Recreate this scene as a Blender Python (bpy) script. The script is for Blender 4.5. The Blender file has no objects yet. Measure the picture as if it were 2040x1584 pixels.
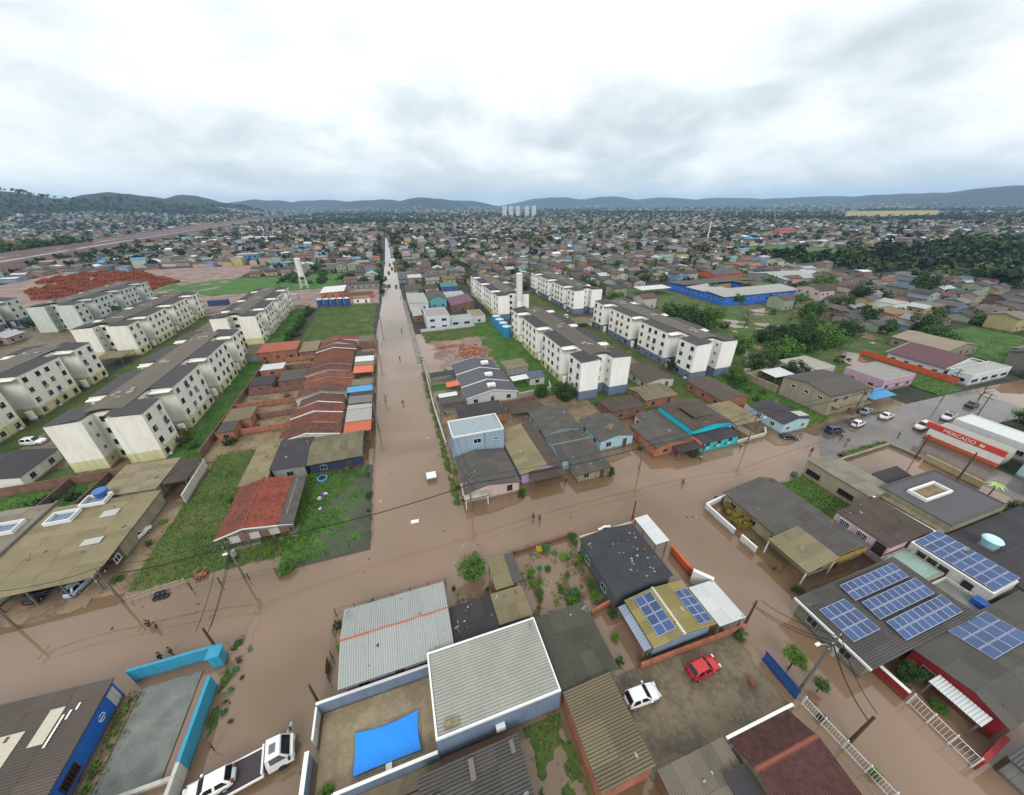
import bpy, bmesh, math, random
import numpy as np
from mathutils import Vector, Matrix
R = math.radians
random.seed(7); rng = np.random.default_rng(11)
sc = bpy.context.scene
C = sc.collection

# ------------------------------------------------------------------ camera, sky, sun, exposure
CAM_H = 47.0; HAZE = 0.000085
cd = bpy.data.cameras.new('camera'); cam = bpy.data.objects.new('camera', cd); C.objects.link(cam)
cd.sensor_fit = 'HORIZONTAL'; cd.sensor_width = 36.0; cd.lens = 719.0 / 2040.0 * 36.0
cd.clip_start = 0.5; cd.clip_end = 40000.0
_p, _y, _r = R(28.0), R(17.7), R(-0.5)
_f = Vector((math.sin(_y) * math.cos(_p), math.cos(_y) * math.cos(_p), -math.sin(_p)))
_rt = Vector((math.cos(_y), -math.sin(_y), 0)); _up = _rt.cross(_f)
_r2 = _rt * math.cos(_r) + _up * math.sin(_r); _u2 = -_rt * math.sin(_r) + _up * math.cos(_r)
cam.matrix_world = Matrix(((_r2.x, _u2.x, -_f.x, 0), (_r2.y, _u2.y, -_f.y, 0), (_r2.z, _u2.z, -_f.z, CAM_H), (0, 0, 0, 1)))
sc.camera = cam

SUN_EL, SUN_AZ = R(42), R(-160)
w = bpy.data.worlds.new('World'); sc.world = w; w.use_nodes = True
nt = w.node_tree; nt.nodes.clear()
def N(tree, t, **k):
    n = tree.nodes.new(t)
    for a, b in k.items(): setattr(n, a, b)
    return n
def L(tree, a, b): tree.links.new(a, b)
def math_(tree, op, a, b=None, c=None, clamp=False):
    n = N(tree, 'ShaderNodeMath', operation=op); n.use_clamp = clamp
    for i, v in enumerate((a, b, c)):
        if v is None: continue
        if isinstance(v, (int, float)): n.inputs[i].default_value = v
        else: L(tree, v, n.inputs[i])
    return n.outputs[0]
def ramp(tree, fac, stops, interp='LINEAR'):
    n = N(tree, 'ShaderNodeValToRGB'); n.color_ramp.interpolation = interp
    el = n.color_ramp.elements
    while len(el) > 1: el.remove(el[-1])
    for i, (p, c) in enumerate(stops):
        e = el[0] if i == 0 else el.new(p)
        e.position = p; e.color = (*c, 1) if len(c) == 3 else c
    L(tree, fac, n.inputs[0]); return n.outputs[0]
def mixc(tree, fac, a, b, mode='MIX'):
    n = N(tree, 'ShaderNodeMix', data_type='RGBA', blend_type=mode)
    for s, v in ((0, fac), (6, a), (7, b)):
        if isinstance(v, (int, float)): n.inputs[s].default_value = v
        elif isinstance(v, (tuple, list)): n.inputs[s].default_value = (*v[:3], 1)
        else: L(tree, v, n.inputs[s])
    return n.outputs[2]
sky = N(nt, 'ShaderNodeTexSky', sky_type='NISHITA'); sky.sun_disc = False
sky.sun_elevation = SUN_EL; sky.sun_rotation = SUN_AZ; sky.air_density = 1.5; sky.dust_density = 3.0
bg1 = N(nt, 'ShaderNodeBackground'); bg1.inputs[1].default_value = 0.1; L(nt, sky.outputs[0], bg1.inputs[0])
tc = N(nt, 'ShaderNodeTexCoord'); sep = N(nt, 'ShaderNodeSeparateXYZ'); L(nt, tc.outputs['Generated'], sep.inputs[0])
zc = math_(nt, 'MAXIMUM', sep.outputs[2], 0.0)
den = math_(nt, 'ADD', zc, 0.34)
com = N(nt, 'ShaderNodeCombineXYZ')
L(nt, math_(nt, 'DIVIDE', sep.outputs[0], den), com.inputs[0]); L(nt, math_(nt, 'DIVIDE', sep.outputs[1], den), com.inputs[1])
com.inputs[2].default_value = 31.2
n1 = N(nt, 'ShaderNodeTexNoise'); n1.inputs['Scale'].default_value = 1.25; n1.inputs['Detail'].default_value = 5; n1.inputs['Roughness'].default_value = 0.5; n1.inputs['Distortion'].default_value = 0.25
L(nt, com.outputs[0], n1.inputs['Vector'])
n2 = N(nt, 'ShaderNodeTexNoise'); n2.inputs['Scale'].default_value = 5.0; n2.inputs['Detail'].default_value = 7; n2.inputs['Roughness'].default_value = 0.58; n2.inputs['Distortion'].default_value = 0.3
L(nt, com.outputs[0], n2.inputs['Vector'])
cl = math_(nt, 'ADD', math_(nt, 'MULTIPLY', n1.outputs[0], 0.8), math_(nt, 'MULTIPLY', n2.outputs[0], 0.2))
cl = math_(nt, 'ADD', cl, math_(nt, 'SUBTRACT', math_(nt, 'MULTIPLY', zc, 0.50), 0.10))       # the deck is thicker seen edge-on, low down
ccol = ramp(nt, cl, [(0.30, (0.47, 0.54, 0.58)), (0.40, (0.61, 0.68, 0.71)), (0.49, (0.83, 0.875, 0.885)), (0.58, (0.99, 1.0, 1.0))], 'B_SPLINE')
hz = math_(nt, 'POWER', math_(nt, 'SUBTRACT', 1.0, zc, clamp=True), 16.0)
ccol = mixc(nt, math_(nt, 'MULTIPLY', hz, 0.55), ccol, (0.70, 0.79, 0.82))
bg2 = N(nt, 'ShaderNodeBackground'); bg2.inputs[1].default_value = 1.08; L(nt, ccol, bg2.inputs[0])
mx = N(nt, 'ShaderNodeMixShader'); mx.inputs[0].default_value = 0.93
L(nt, bg1.outputs[0], mx.inputs[1]); L(nt, bg2.outputs[0], mx.inputs[2])
wo = N(nt, 'ShaderNodeOutputWorld'); L(nt, mx.outputs[0], wo.inputs[0])
sd = bpy.data.lights.new('sun', 'SUN'); sd.energy = 1.5; sd.angle = R(20); sd.color = (1.0, 0.97, 0.93)
so = bpy.data.objects.new('sun', sd); C.objects.link(so)
so.rotation_euler = (R(90) - SUN_EL, 0, math.pi - SUN_AZ)
sc.view_settings.view_transform = 'Standard'; sc.view_settings.look = 'None'
sc.view_settings.exposure = 0.25; sc.view_settings.gamma = 1.0; sc.view_settings.use_curve_mapping = False
sc.render.engine = 'CYCLES'
sc.cycles.use_denoising = True
sc.cycles.max_bounces = 4; sc.cycles.diffuse_bounces = 1; sc.cycles.glossy_bounces = 2; sc.cycles.transmission_bounces = 2; sc.cycles.volume_bounces = 1
sc.cycles.transparent_max_bounces = 4; sc.cycles.caustics_reflective = False; sc.cycles.caustics_refractive = False
sc.cycles.use_adaptive_sampling = True

# ------------------------------------------------------------------ materials
def srgb(h):
    h = h.lstrip('#'); v = [int(h[i:i + 2], 16) / 255 for i in (0, 2, 4)]
    return tuple((c / 12.92 if c <= 0.04045 else ((c + 0.055) / 1.055) ** 2.4) for c in v)
MATS = {}
def newmat(name):
    m = bpy.data.materials.new(name); m.use_nodes = True
    t = m.node_tree; t.nodes.clear()
    o = N(t, 'ShaderNodeOutputMaterial'); b = N(t, 'ShaderNodeBsdfPrincipled'); L(t, b.outputs[0], o.inputs[0])
    return m, t, b
def pos(t, scale=(1, 1, 1)):
    g = N(t, 'ShaderNodeNewGeometry'); mp = N(t, 'ShaderNodeMapping'); mp.inputs['Scale'].default_value = scale
    L(t, g.outputs['Position'], mp.inputs[0]); return mp.outputs[0]
def noise(t, vec, scale, detail=4, rough=0.6, dist=0.0):
    n = N(t, 'ShaderNodeTexNoise'); n.inputs['Scale'].default_value = scale; n.inputs['Detail'].default_value = detail
    n.inputs['Roughness'].default_value = rough; n.inputs['Distortion'].default_value = dist
    L(t, vec, n.inputs['Vector']); return n.outputs[0]
def bump(t, b, h, strength=0.3, dist=0.05):
    n = N(t, 'ShaderNodeBump'); n.inputs['Strength'].default_value = strength; n.inputs['Distance'].default_value = dist
    L(t, h, n.inputs['Height']); L(t, n.outputs[0], b.inputs['Normal'])
def dk(c, k): return tuple(max(0, x * k) for x in c)
def objrand(t):
    n = N(t, 'ShaderNodeObjectInfo'); return n.outputs['Random']

def tide(t, col):
    '''mud left on walls by the flood: an uneven tide line'''
    sp = N(t, 'ShaderNodeSeparateXYZ'); L(t, pos(t), sp.inputs[0])
    h = math_(t, 'SUBTRACT', math_(t, 'ADD', 0.42, math_(t, 'MULTIPLY', noise(t, pos(t), 0.6, 4), 0.7)), sp.outputs[2])
    return mixc(t, math_(t, 'MULTIPLY', ramp(t, h, [(0.25, (0, 0, 0)), (0.42, (1, 1, 1))]), 0.72), col, srgb('#5a4a38'))
def paint(hexc, rough=0.8, grime=0.45, var=0.0):
    """painted or rendered masonry: blotches and rain streaks"""
    k = ('paint', hexc, rough, grime, var)
    if k in MATS: return MATS[k]
    m, t, b = newmat('painted_wall_' + hexc.strip('#')); c = srgb(hexc)
    n_ = noise(t, pos(t, (1, 1, 0.22)), 0.9, 6, 0.65); f = ramp(t, n_, [(0.42, (0, 0, 0)), (0.68, (1, 1, 1))])
    col = mixc(t, math_(t, 'MULTIPLY', f, grime), c, tuple(x * y for x, y in zip(dk(c, 0.45), (0.95, 0.92, 0.78))))
    f2 = noise(t, pos(t), 7.0, 3); col = mixc(t, 0.25, col, mixc(t, f2, dk(c, 0.75), dk(c, 1.12)))
    if var: col = mixc(t, var, col, mixc(t, objrand(t), dk(c, 0.6), dk(c, 1.3)))
    st = noise(t, pos(t, (2.6, 2.6, 0.12)), 1.0, 5, 0.7); col = mixc(t, math_(t, 'MULTIPLY', ramp(t, st, [(0.52, (0, 0, 0)), (0.72, (1, 1, 1))]), grime * 1.1, clamp=True), col, tuple(x * y for x, y in zip(dk(c, 0.38), (0.95, 0.92, 0.8))))
    col = tide(t, col)
    L(t, col, b.inputs['Base Color']); b.inputs['Roughness'].default_value = rough
    bump(t, b, f2, 0.15, 0.02); MATS[k] = m; return m
def fibro(hexc, moss=0.35, spots=0.3, rough=0.85, patch='#3c3a30', var=0.34):
    """weathered fibre-cement or metal sheet roofing"""
    k = ('fibro', hexc, moss, spots, rough, patch, var)
    if k in MATS: return MATS[k]
    m, t, b = newmat('sheet_roofing_' + hexc.strip('#')); c = srgb(hexc)
    a = noise(t, pos(t), 0.35, 6, 0.7, 0.4); f = ramp(t, a, [(0.40, (0, 0, 0)), (0.66, (1, 1, 1))])
    col = mixc(t, math_(t, 'MULTIPLY', f, moss), c, srgb(patch))
    s = noise(t, pos(t), 3.2, 5, 0.7); col = mixc(t, math_(t, 'MULTIPLY', ramp(t, s, [(0.5, (0, 0, 0)), (0.72, (1, 1, 1))]), spots), col, dk(c, 0.42))
    s2 = noise(t, pos(t), 1.7, 6, 0.75); col = mixc(t, math_(t, 'MULTIPLY', ramp(t, s2, [(0.60, (0, 0, 0)), (0.74, (1, 1, 1))]), spots), col, dk(c, 1.55))
    col = mixc(t, var, col, mixc(t, objrand(t), dk(c, 0.55), dk(c, 1.4)))
    L(t, col, b.inputs['Base Color']); b.inputs['Roughness'].default_value = rough; bump(t, b, s, 0.2, 0.02)
    MATS[k] = m; return m
def tile(hexc, hex2, row=0.38, axis=1):
    """clay tiles: every course and tile its own shade"""
    k = ('tile', hexc, hex2, axis)
    if k in MATS: return MATS[k]
    m, t, b = newmat('clay_tile_' + hexc.strip('#')); c = srgb(hexc); c2 = srgb(hex2)
    v = N(t, 'ShaderNodeTexWhiteNoise'); v.noise_dimensions = '3D'
    sn = N(t, 'ShaderNodeVectorMath', operation='SNAP'); sn.inputs[1].default_value = (0.28, 0.38, 9) if axis else (0.38, 0.28, 9)
    L(t, pos(t), sn.inputs[0]); L(t, sn.outputs[0], v.inputs['Vector'])
    col = mixc(t, v.outputs['Value'], c, c2)
    f = ramp(t, noise(t, pos(t), 0.5, 6, 0.7), [(0.45, (0, 0, 0)), (0.7, (1, 1, 1))])
    col = mixc(t, math_(t, 'MULTIPLY', f, 0.55), col, dk(c2, 0.4))
    L(t, col, b.inputs['Base Color']); b.inputs['Roughness'].default_value = 0.85
    sp = N(t, 'ShaderNodeSeparateXYZ'); L(t, pos(t), sp.inputs[0])
    wv = math_(t, 'FRACT', math_(t, 'DIVIDE', sp.outputs[0 if axis == 0 else 1], row)); bump(t, b, wv, 0.5, 0.05)
    MATS[k] = m; return m
def brick(hexc='#a0603f', mortar='#8d8177', rough=0.9):
    k = ('brick', hexc)
    if k in MATS: return MATS[k]
    m, t, b = newmat('brickwork_' + hexc.strip('#')); c = srgb(hexc)
    sp = N(t, 'ShaderNodeSeparateXYZ'); L(t, pos(t), sp.inputs[0])
    cb = N(t, 'ShaderNodeCombineXYZ'); L(t, math_(t, 'ADD', sp.outputs[0], sp.outputs[1]), cb.inputs[0]); L(t, sp.outputs[2], cb.inputs[1])
    br = N(t, 'ShaderNodeTexBrick'); br.inputs['Scale'].default_value = 1.0; br.inputs['Brick Width'].default_value = 0.3; br.inputs['Row Height'].default_value = 0.2
    br.inputs['Mortar Size'].default_value = 0.018; br.inputs['Color1'].default_value = (*dk(c, 0.8), 1); br.inputs['Color2'].default_value = (*dk(c, 1.2), 1); br.inputs['Mortar'].default_value = (*srgb(mortar), 1)
    L(t, cb.outputs[0], br.inputs['Vector'])
    f = ramp(t, noise(t, pos(t, (1, 1, 0.3)), 0.8, 5, 0.7), [(0.42, (0, 0, 0)), (0.7, (1, 1, 1))])
    col = mixc(t, math_(t, 'MULTIPLY', f, 0.6), br.outputs[0], dk(c, 0.35))
    col = tide(t, col); L(t, col, b.inputs['Base Color']); b.inputs['Roughness'].default_value = rough; bump(t, b, br.outputs[1], 0.3, -0.02)
    MATS[k] = m; return m
def plain(name, hexc, rough=0.6, metal=0.0, noisy=0.25, spec=0.5, coat=0.0):
    k = ('plain', name, hexc)
    if k in MATS: return MATS[k]
    m, t, b = newmat(name); c = srgb(hexc)
    col = mixc(t, noise(t, pos(t), 3.0, 4), dk(c, 1 - noisy), dk(c, 1 + noisy * 0.6))
    L(t, col, b.inputs['Base Color']); b.inputs['Roughness'].default_value = rough; b.inputs['Metallic'].default_value = metal
    b.inputs['Specular IOR Level'].default_value = spec; b.inputs['Coat Weight'].default_value = coat; b.inputs['Coat Roughness'].default_value = 0.08
    MATS[k] = m; return m
def ground_mat(name, stops, scale=0.25, fine=2.5, rough=0.95, bumps=0.4, bdist=0.15, dist=0.3):
    if name in MATS: return MATS[name]
    m, t, b = newmat(name)
    a = noise(t, pos(t), scale, 6, 0.65, dist); f = noise(t, pos(t), fine, 5, 0.7)
    v = math_(t, 'ADD', math_(t, 'MULTIPLY', a, 0.62), math_(t, 'MULTIPLY', f, 0.38))
    col = ramp(t, v, [(p, srgb(c)) for p, c in stops]); L(t, col, b.inputs['Base Color'])
    b.inputs['Roughness'].default_value = rough; bump(t, b, f, bumps, bdist); MATS[name] = m; return m
def foliage(name, ca, cb, rough=0.6):
    k = ('fol', name)
    if k in MATS: return MATS[k]
    m, t, b = newmat(name)
    col = mixc(t, noise(t, pos(t), 0.9, 4), srgb(ca), srgb(cb))
    col = mixc(t, 0.45, col, mixc(t, objrand(t), dk(srgb(ca), 0.7), dk(srgb(cb), 1.15)))
    L(t, col, b.inputs['Base Color']); b.inputs['Roughness'].default_value = rough; b.inputs['Specular IOR Level'].default_value = 0.25
    MATS[k] = m; return m
def attr_mat(name, rough=0.9, noisy=0.3, grime=None):
    if name in MATS: return MATS[name]
    m, t, b = newmat(name); a = N(t, 'ShaderNodeAttribute'); a.attribute_name = 'Col'
    f = noise(t, pos(t), 0.35, 5, 0.7)
    col = mixc(t, 1.0, a.outputs['Color'], mixc(t, f, (1 - noisy,) * 3, (1 + noisy,) * 3), 'MULTIPLY')
    L(t, col, b.inputs['Base Color']); b.inputs['Roughness'].default_value = rough; MATS[name] = m; return m

M = {}
def water_mat():
    m, t, b = newmat('muddy_flood_water')
    a = noise(t, pos(t), 0.035, 3, 0.5, 0.8); col = ramp(t, a, [(0.36, srgb('#69553f')), (0.5, srgb('#78624e')), (0.64, srgb('#826b58'))])
    L(t, col, b.inputs['Base Color']); b.inputs['Roughness'].default_value = 0.025; b.inputs['IOR'].default_value = 1.62
    f = noise(t, pos(t, (1, 1, 1)), 2.2, 3, 0.6, 0.5); g = ramp(t, noise(t, pos(t), 0.12, 3, 0.6), [(0.4, (0.1, 0.1, 0.1)), (0.62, (1, 1, 1))])
    bump(t, b, math_(t, 'MULTIPLY', f, g), 0.12, 0.04); return m
M['water'] = water_mat()
def shallow_mat():
    m, t, b = newmat('shallow_clear_water'); b.inputs['Base Color'].default_value = (*srgb('#5d6052'), 1); b.inputs['Roughness'].default_value = 0.03; b.inputs['IOR'].default_value = 1.5
    o = [n for n in t.nodes if n.type == 'OUTPUT_MATERIAL'][0]; tr = N(t, 'ShaderNodeBsdfTransparent'); tr.inputs[0].default_value = (0.8, 0.82, 0.72, 1); ms = N(t, 'ShaderNodeMixShader'); ms.inputs[0].default_value = 0.42
    L(t, tr.outputs[0], ms.inputs[1]); L(t, b.outputs[0], ms.inputs[2]); L(t, ms.outputs[0], o.inputs[0]); return m
M['shallow'] = shallow_mat()
M['glass'] = plain('dark_window_glass', '#1d2226', 0.12, 0, 0.1)
M['curtain'] = plain('pale_curtain', '#8f8b80', 0.9)
M['carglass'] = plain('car_glass', '#14181c', 0.06, 0, 0.05)
M['white'] = plain('white_paint', '#d8d9d6', 0.6, 0, 0.12)
M['frame'] = plain('aluminium_frame', '#9a9d9c', 0.5, 0.2)
M['darkmetal'] = plain('dark_metal', '#33353a', 0.6, 0.2)
M['rubber'] = plain('black_rubber', '#1b1b1c', 0.85)
M['concrete'] = ground_mat('concrete_slab', [(0.35, '#5c594f'), (0.5, '#78746a'), (0.65, '#8d887d')], 0.4, 3.0, 0.9, 0.2, 0.03)
M['concpole'] = plain('weathered_concrete', '#6b665e', 0.9)
M['wood'] = plain('weathered_timber', '#4b3a2c', 0.85)
M['solar'] = None
def solar_mat():
    m, t, b = newmat('solar_cells')
    sp = N(t, 'ShaderNodeSeparateXYZ'); L(t, pos(t), sp.inputs[0])
    fx = math_(t, 'FRACT', math_(t, 'MULTIPLY', sp.outputs[0], 6.0)); fy = math_(t, 'FRACT', math_(t, 'MULTIPLY', sp.outputs[1], 6.0))
    e = math_(t, 'MAXIMUM', math_(t, 'LESS_THAN', fx, 0.05), math_(t, 'LESS_THAN', fy, 0.05))
    c = mixc(t, objrand(t), srgb('#22365e'), srgb('#2f4a7c')); col = mixc(t, math_(t, 'MULTIPLY', e, 0.5), c, srgb('#7d90b0'))
    L(t, col, b.inputs['Base Color']); b.inputs['Roughness'].default_value = 0.16; return m
M['solar'] = solar_mat()
M['leafdark'] = foliage('dark_green_leaves', '#1f3618', '#385422')
M['leafmid'] = foliage('mid_green_leaves', '#2b4a1c', '#4c7128')
M['leafbright'] = foliage('bright_green_leaves', '#466b20', '#6d8f30')
M['leafbrown'] = foliage('olive_brown_leaves', '#6b5f26', '#8a7a35')
M['leafteal'] = foliage('bluish_green_leaves', '#2f5c48', '#4d7f58')
M['leafyellow'] = foliage('yellow_leaves', '#a89a20', '#c4b436')
M['bark'] = plain('bark', '#4a3b2e', 0.95)
M['grass'] = ground_mat('rough_grass', [(0.30, '#1f3012'), (0.41, '#2f4419'), (0.50, '#3f541f'), (0.58, '#525a2b'), (0.68, '#635a3a')], 0.16, 1.6, 0.95, 0.8, 0.2)
M['lawn'] = ground_mat('bright_grass', [(0.32, '#1f3a12'), (0.45, '#305719'), (0.55, '#3f6821'), (0.66, '#5f6b36')], 0.25, 2.4, 0.95, 0.8, 0.2)
M['soil'] = ground_mat('wet_brown_soil', [(0.34, '#4e4232'), (0.46, '#6a5a45'), (0.56, '#84735a'), (0.68, '#6b6a4a')], 0.25, 2.0, 0.85, 0.5, 0.1)
M['redsoil'] = ground_mat('red_soil', [(0.32, '#5e4a40'), (0.45, '#776058'), (0.55, '#8a766e'), (0.68, '#7d7974')], 0.12, 1.2, 0.85, 0.5, 0.2)
M['gravel'] = ground_mat('grey_wet_gravel', [(0.35, '#565a57'), (0.5, '#6c706b'), (0.62, '#7c7f78')], 0.5, 8.0, 0.75, 0.4, 0.03)
M['tanconcrete'] = ground_mat('tan_concrete', [(0.35, '#6a5f4b'), (0.5, '#83765d'), (0.65, '#978a70')], 0.3, 2.0, 0.85, 0.25, 0.03)
M['paving'] = ground_mat('worn_wet_paving', [(0.34, '#423b2f'), (0.46, '#5a5140'), (0.56, '#72664e'), (0.68, '#4f4a3a')], 0.35, 2.0, 0.6, 0.4, 0.06)
M['wetroad'] = ground_mat('wet_mirror_asphalt', [(0.4, '#55504f'), (0.6, '#6a6362')], 0.05, 0.5, 0.12, 0.05, 0.02)
M['asphalt'] = ground_mat('wet_asphalt', [(0.34, '#48443f'), (0.5, '#5b5550'), (0.64, '#6d655d')], 0.15, 2.5, 0.13, 0.15, 0.02)
M['bank'] = ground_mat('red_brown_embankment', [(0.32, '#3f2c25'), (0.45, '#523a31'), (0.56, '#604940'), (0.68, '#555044')], 0.03, 0.3, 0.9, 0.5, 0.5)
M['town'] = ground_mat('town_ground', [(0.30, '#172110'), (0.44, '#253019'), (0.52, '#333126'), (0.60, '#433f36'), (0.72, '#575149')], 0.02, 0.35, 0.95, 0.3, 0.3)

def wooded(m):
    '''the hills carry woods: land cover changes with the height of the land'''
    t = m.node_tree; b = [n for n in t.nodes if n.type == 'BSDF_PRINCIPLED'][0]; old = b.inputs['Base Color'].links[0].from_socket
    sp = N(t, 'ShaderNodeSeparateXYZ'); L(t, pos(t), sp.inputs[0])
    h = math_(t, 'ADD', sp.outputs[2], math_(t, 'MULTIPLY', math_(t, 'SUBTRACT', noise(t, pos(t), 0.004, 4), 0.5), 60))
    f = ramp(t, math_(t, 'DIVIDE', h, 60.0), [(0.12, (0, 0, 0)), (0.4, (1, 1, 1))]); wd = ramp(t, noise(t, pos(t), 0.03, 6, 0.75), [(0.35, srgb('#0f1a12')), (0.6, srgb('#203020'))])
    L(t, mixc(t, f, old, wd), b.inputs['Base Color'])
wooded(M['town'])

# ------------------------------------------------------------------ mesh and object helpers
ORG = {}
class MB:
    """collects vertices and faces in metres and builds ONE mesh object"""
    def __init__(s): s.v = []; s.f = []; s.m = []
    def face(s, pts, mi=0):
        i = len(s.v); s.v += [tuple(p) for p in pts]; s.f.append(tuple(range(i, i + len(pts)))); s.m.append(mi); return s
    def box(s, x0, y0, z0, x1, y1, z1, mi=0):
        i = len(s.v)
        s.v += [(x0, y0, z0), (x1, y0, z0), (x1, y1, z0), (x0, y1, z0), (x0, y0, z1), (x1, y0, z1), (x1, y1, z1), (x0, y1, z1)]
        for q in ((0, 3, 2, 1), (4, 5, 6, 7), (0, 1, 5, 4), (1, 2, 6, 5), (2, 3, 7, 6), (3, 0, 4, 7)): s.f.append(tuple(i + k for k in q)); s.m.append(mi)
        return s
    def hull(s, bot, top, mi=0, cap=True):
        n = len(bot); i = len(s.v); s.v += [tuple(p) for p in bot] + [tuple(p) for p in top]
        for k in range(n):
            j = (k + 1) % n; s.f.append((i + k, i + j, i + n + j, i + n + k)); s.m.append(mi)
        if cap:
            s.f.append(tuple(i + k for k in range(n - 1, -1, -1))); s.m.append(mi); s.f.append(tuple(i + n + k for k in range(n))); s.m.append(mi)
        return s
    def cyl(s, x, y, z0, z1, r0, r1=None, n=12, mi=0, cap=True):
        r1 = r0 if r1 is None else r1; a = [2 * math.pi * k / n for k in range(n)]
        return s.hull([(x + r0 * math.cos(t), y + r0 * math.sin(t), z0) for t in a], [(x + r1 * math.cos(t), y + r1 * math.sin(t), z1) for t in a], mi, cap)
    def tube(s, pts, r, n=6, mi=0, r1=None):
        pts = [Vector(p) for p in pts]; prev = None; m_ = len(pts)
        for k, p in enumerate(pts):
            d = (pts[min(k + 1, m_ - 1)] - pts[max(k - 1, 0)]).normalized()
            a = d.orthogonal().normalized() if prev is None else (prev - d * prev.dot(d)).normalized()
            prev = a; b_ = d.cross(a); rr = r if r1 is None else r + (r1 - r) * k / max(1, m_ - 1)
            i = len(s.v); s.v += [tuple(p + (a * math.cos(2 * math.pi * q / n) + b_ * math.sin(2 * math.pi * q / n)) * rr) for q in range(n)]
            if k:
                for q in range(n):
                    q2 = (q + 1) % n; s.f.append((i - n + q, i - n + q2, i + q2, i + q)); s.m.append(mi)
        s.f.append(tuple(range(i, i + n))); s.m.append(mi)
        return s
    def corr(s, A, B, D, wave=0.25, amp=0.03, mi=0, per=4):
        """corrugated surface: A to B along the eave, A to D up the slope"""
        A, B, D = Vector(A), Vector(B), Vector(D); u = B - A; v = D - A; nrm = u.cross(v)
        if nrm.z < 0: A, B, D = B, A, D + u; u = B - A; v = D - A; nrm = u.cross(v)
        nrm.normalize(); nn = max(2, int(round(u.length / wave * per))); i = len(s.v)
        for k in range(nn + 1):
            h = amp * (1.0 if k % per else -1.0); p = A + u * (k / nn) + nrm * h
            s.v += [tuple(p), tuple(p + v)]
        for k in range(nn): s.f.append((i + 2 * k, i + 2 * k + 2, i + 2 * k + 3, i + 2 * k + 1)); s.m.append(mi)
        return s
    def mesh(s, name, mats, off=(0, 0, 0)):
        me = bpy.data.meshes.new(name); o = off
        me.from_pydata([(a - o[0], b - o[1], c - o[2]) for a, b, c in s.v], [], s.f)
        for m_ in (mats if isinstance(mats, (list, tuple)) else [mats]): me.materials.append(m_)
        if any(s.m): me.polygons.foreach_set('material_index', s.m)
        me.update(); return me
    def build(s, name, mats, parent=None, smooth=False):
        me = s.mesh(name, mats, ORG.get(parent.name, (0, 0, 0)) if parent else (0, 0, 0))
        o = bpy.data.objects.new(name, me); C.objects.link(o)
        if parent: o.parent = parent; ORG[o.name] = ORG.get(parent.name, (0, 0, 0))
        else: ORG[o.name] = (0, 0, 0)
        if smooth: me.polygons.foreach_set('use_smooth', [True] * len(me.polygons))
        return o
def tag(o, label=None, cat=None, group=None, kind=None):
    if label: o['label'] = label
    if cat: o['category'] = cat
    if group: o['group'] = group
    if kind: o['kind'] = kind
    return o
def thing(name, label, cat, loc=(0, 0, 0), group=None):
    o = bpy.data.objects.new(name, None); o.empty_display_size = 0.3; C.objects.link(o); o.location = loc; ORG[o.name] = tuple(loc)
    return tag(o, label, cat, group)
def inst(name, me, parent, mat4, mats=None):
    o = bpy.data.objects.new(name, me); C.objects.link(o); o.parent = parent; o.matrix_local = mat4; ORG[o.name] = ORG.get(parent.name, (0, 0, 0))
    return o
def copy_tree(o, parent=None):
    c = o.copy(); C.objects.link(c)
    if parent: c.parent = parent
    for ch in KIDS.get(o.name, ()): copy_tree(ch, c)
    return c
KIDS = {}
def register(root):
    def rec(o):
        KIDS[o.name] = list(o.children)
        for ch in o.children: rec(ch)
    rec(root)

BRK = plain('loose_brick_red', '#7a4a36', .9)
# ------------------------------------------------------------------ roofs and houses
USED = []       # footprints already built on
def slope(roof, A, B, D, mat, wave=0.25, amp=0.035, sheets=True, sw=1.5, sl=2.6, name='roof_sheet'):
    """one roof plane: A-B eave, A-D up the slope; sheets laid one by one when near, else one corrugated covering"""
    A, B, D = Vector(A), Vector(B), Vector(D); u = B - A; v = D - A; nrm = u.cross(v)
    if nrm.z < 0: A, B, D = B, A, D + u; u = B - A; v = D - A; nrm = u.cross(v)
    nrm.normalize(); o = Vector(ORG[roof.name])
    if not sheets:
        MB().corr(A + nrm * 0.03, B + nrm * 0.03, D + nrm * 0.03, wave, amp).build('roof_covering', mat, roof); return
    nx = max(1, int(round(u.length / sw))); ny = max(1, int(round(v.length / sl)))
    w_ = u.length / nx; l_ = v.length / ny; wv = w_ / max(2, round(w_ / wave)); un = u.normalized(); vn = v.normalized()
    me = MB().corr((0, 0, 0.012), (w_, 0, 0.012), (0, l_ + (0.10 if ny > 1 else 0), -0.012), wv, amp).mesh('roof_sheet', mat)
    rot = Matrix((un, vn, nrm)).transposed().to_4x4()
    for i in range(nx):
        for j in range(ny):
            p = A + un * (i * w_) + vn * (j * l_) - o + nrm * (0.035 + 0.012 * ((i + j) % 2) + random.random() * 0.012)
            m4 = Matrix.Translation(p) @ rot @ Matrix.Rotation((random.random() - 0.5) * 0.006, 4, 'Z') @ Matrix.Rotation((random.random() - 0.5) * 0.006, 4, 'X')
            inst(name, me, roof, m4)
WIN = {}
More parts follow.
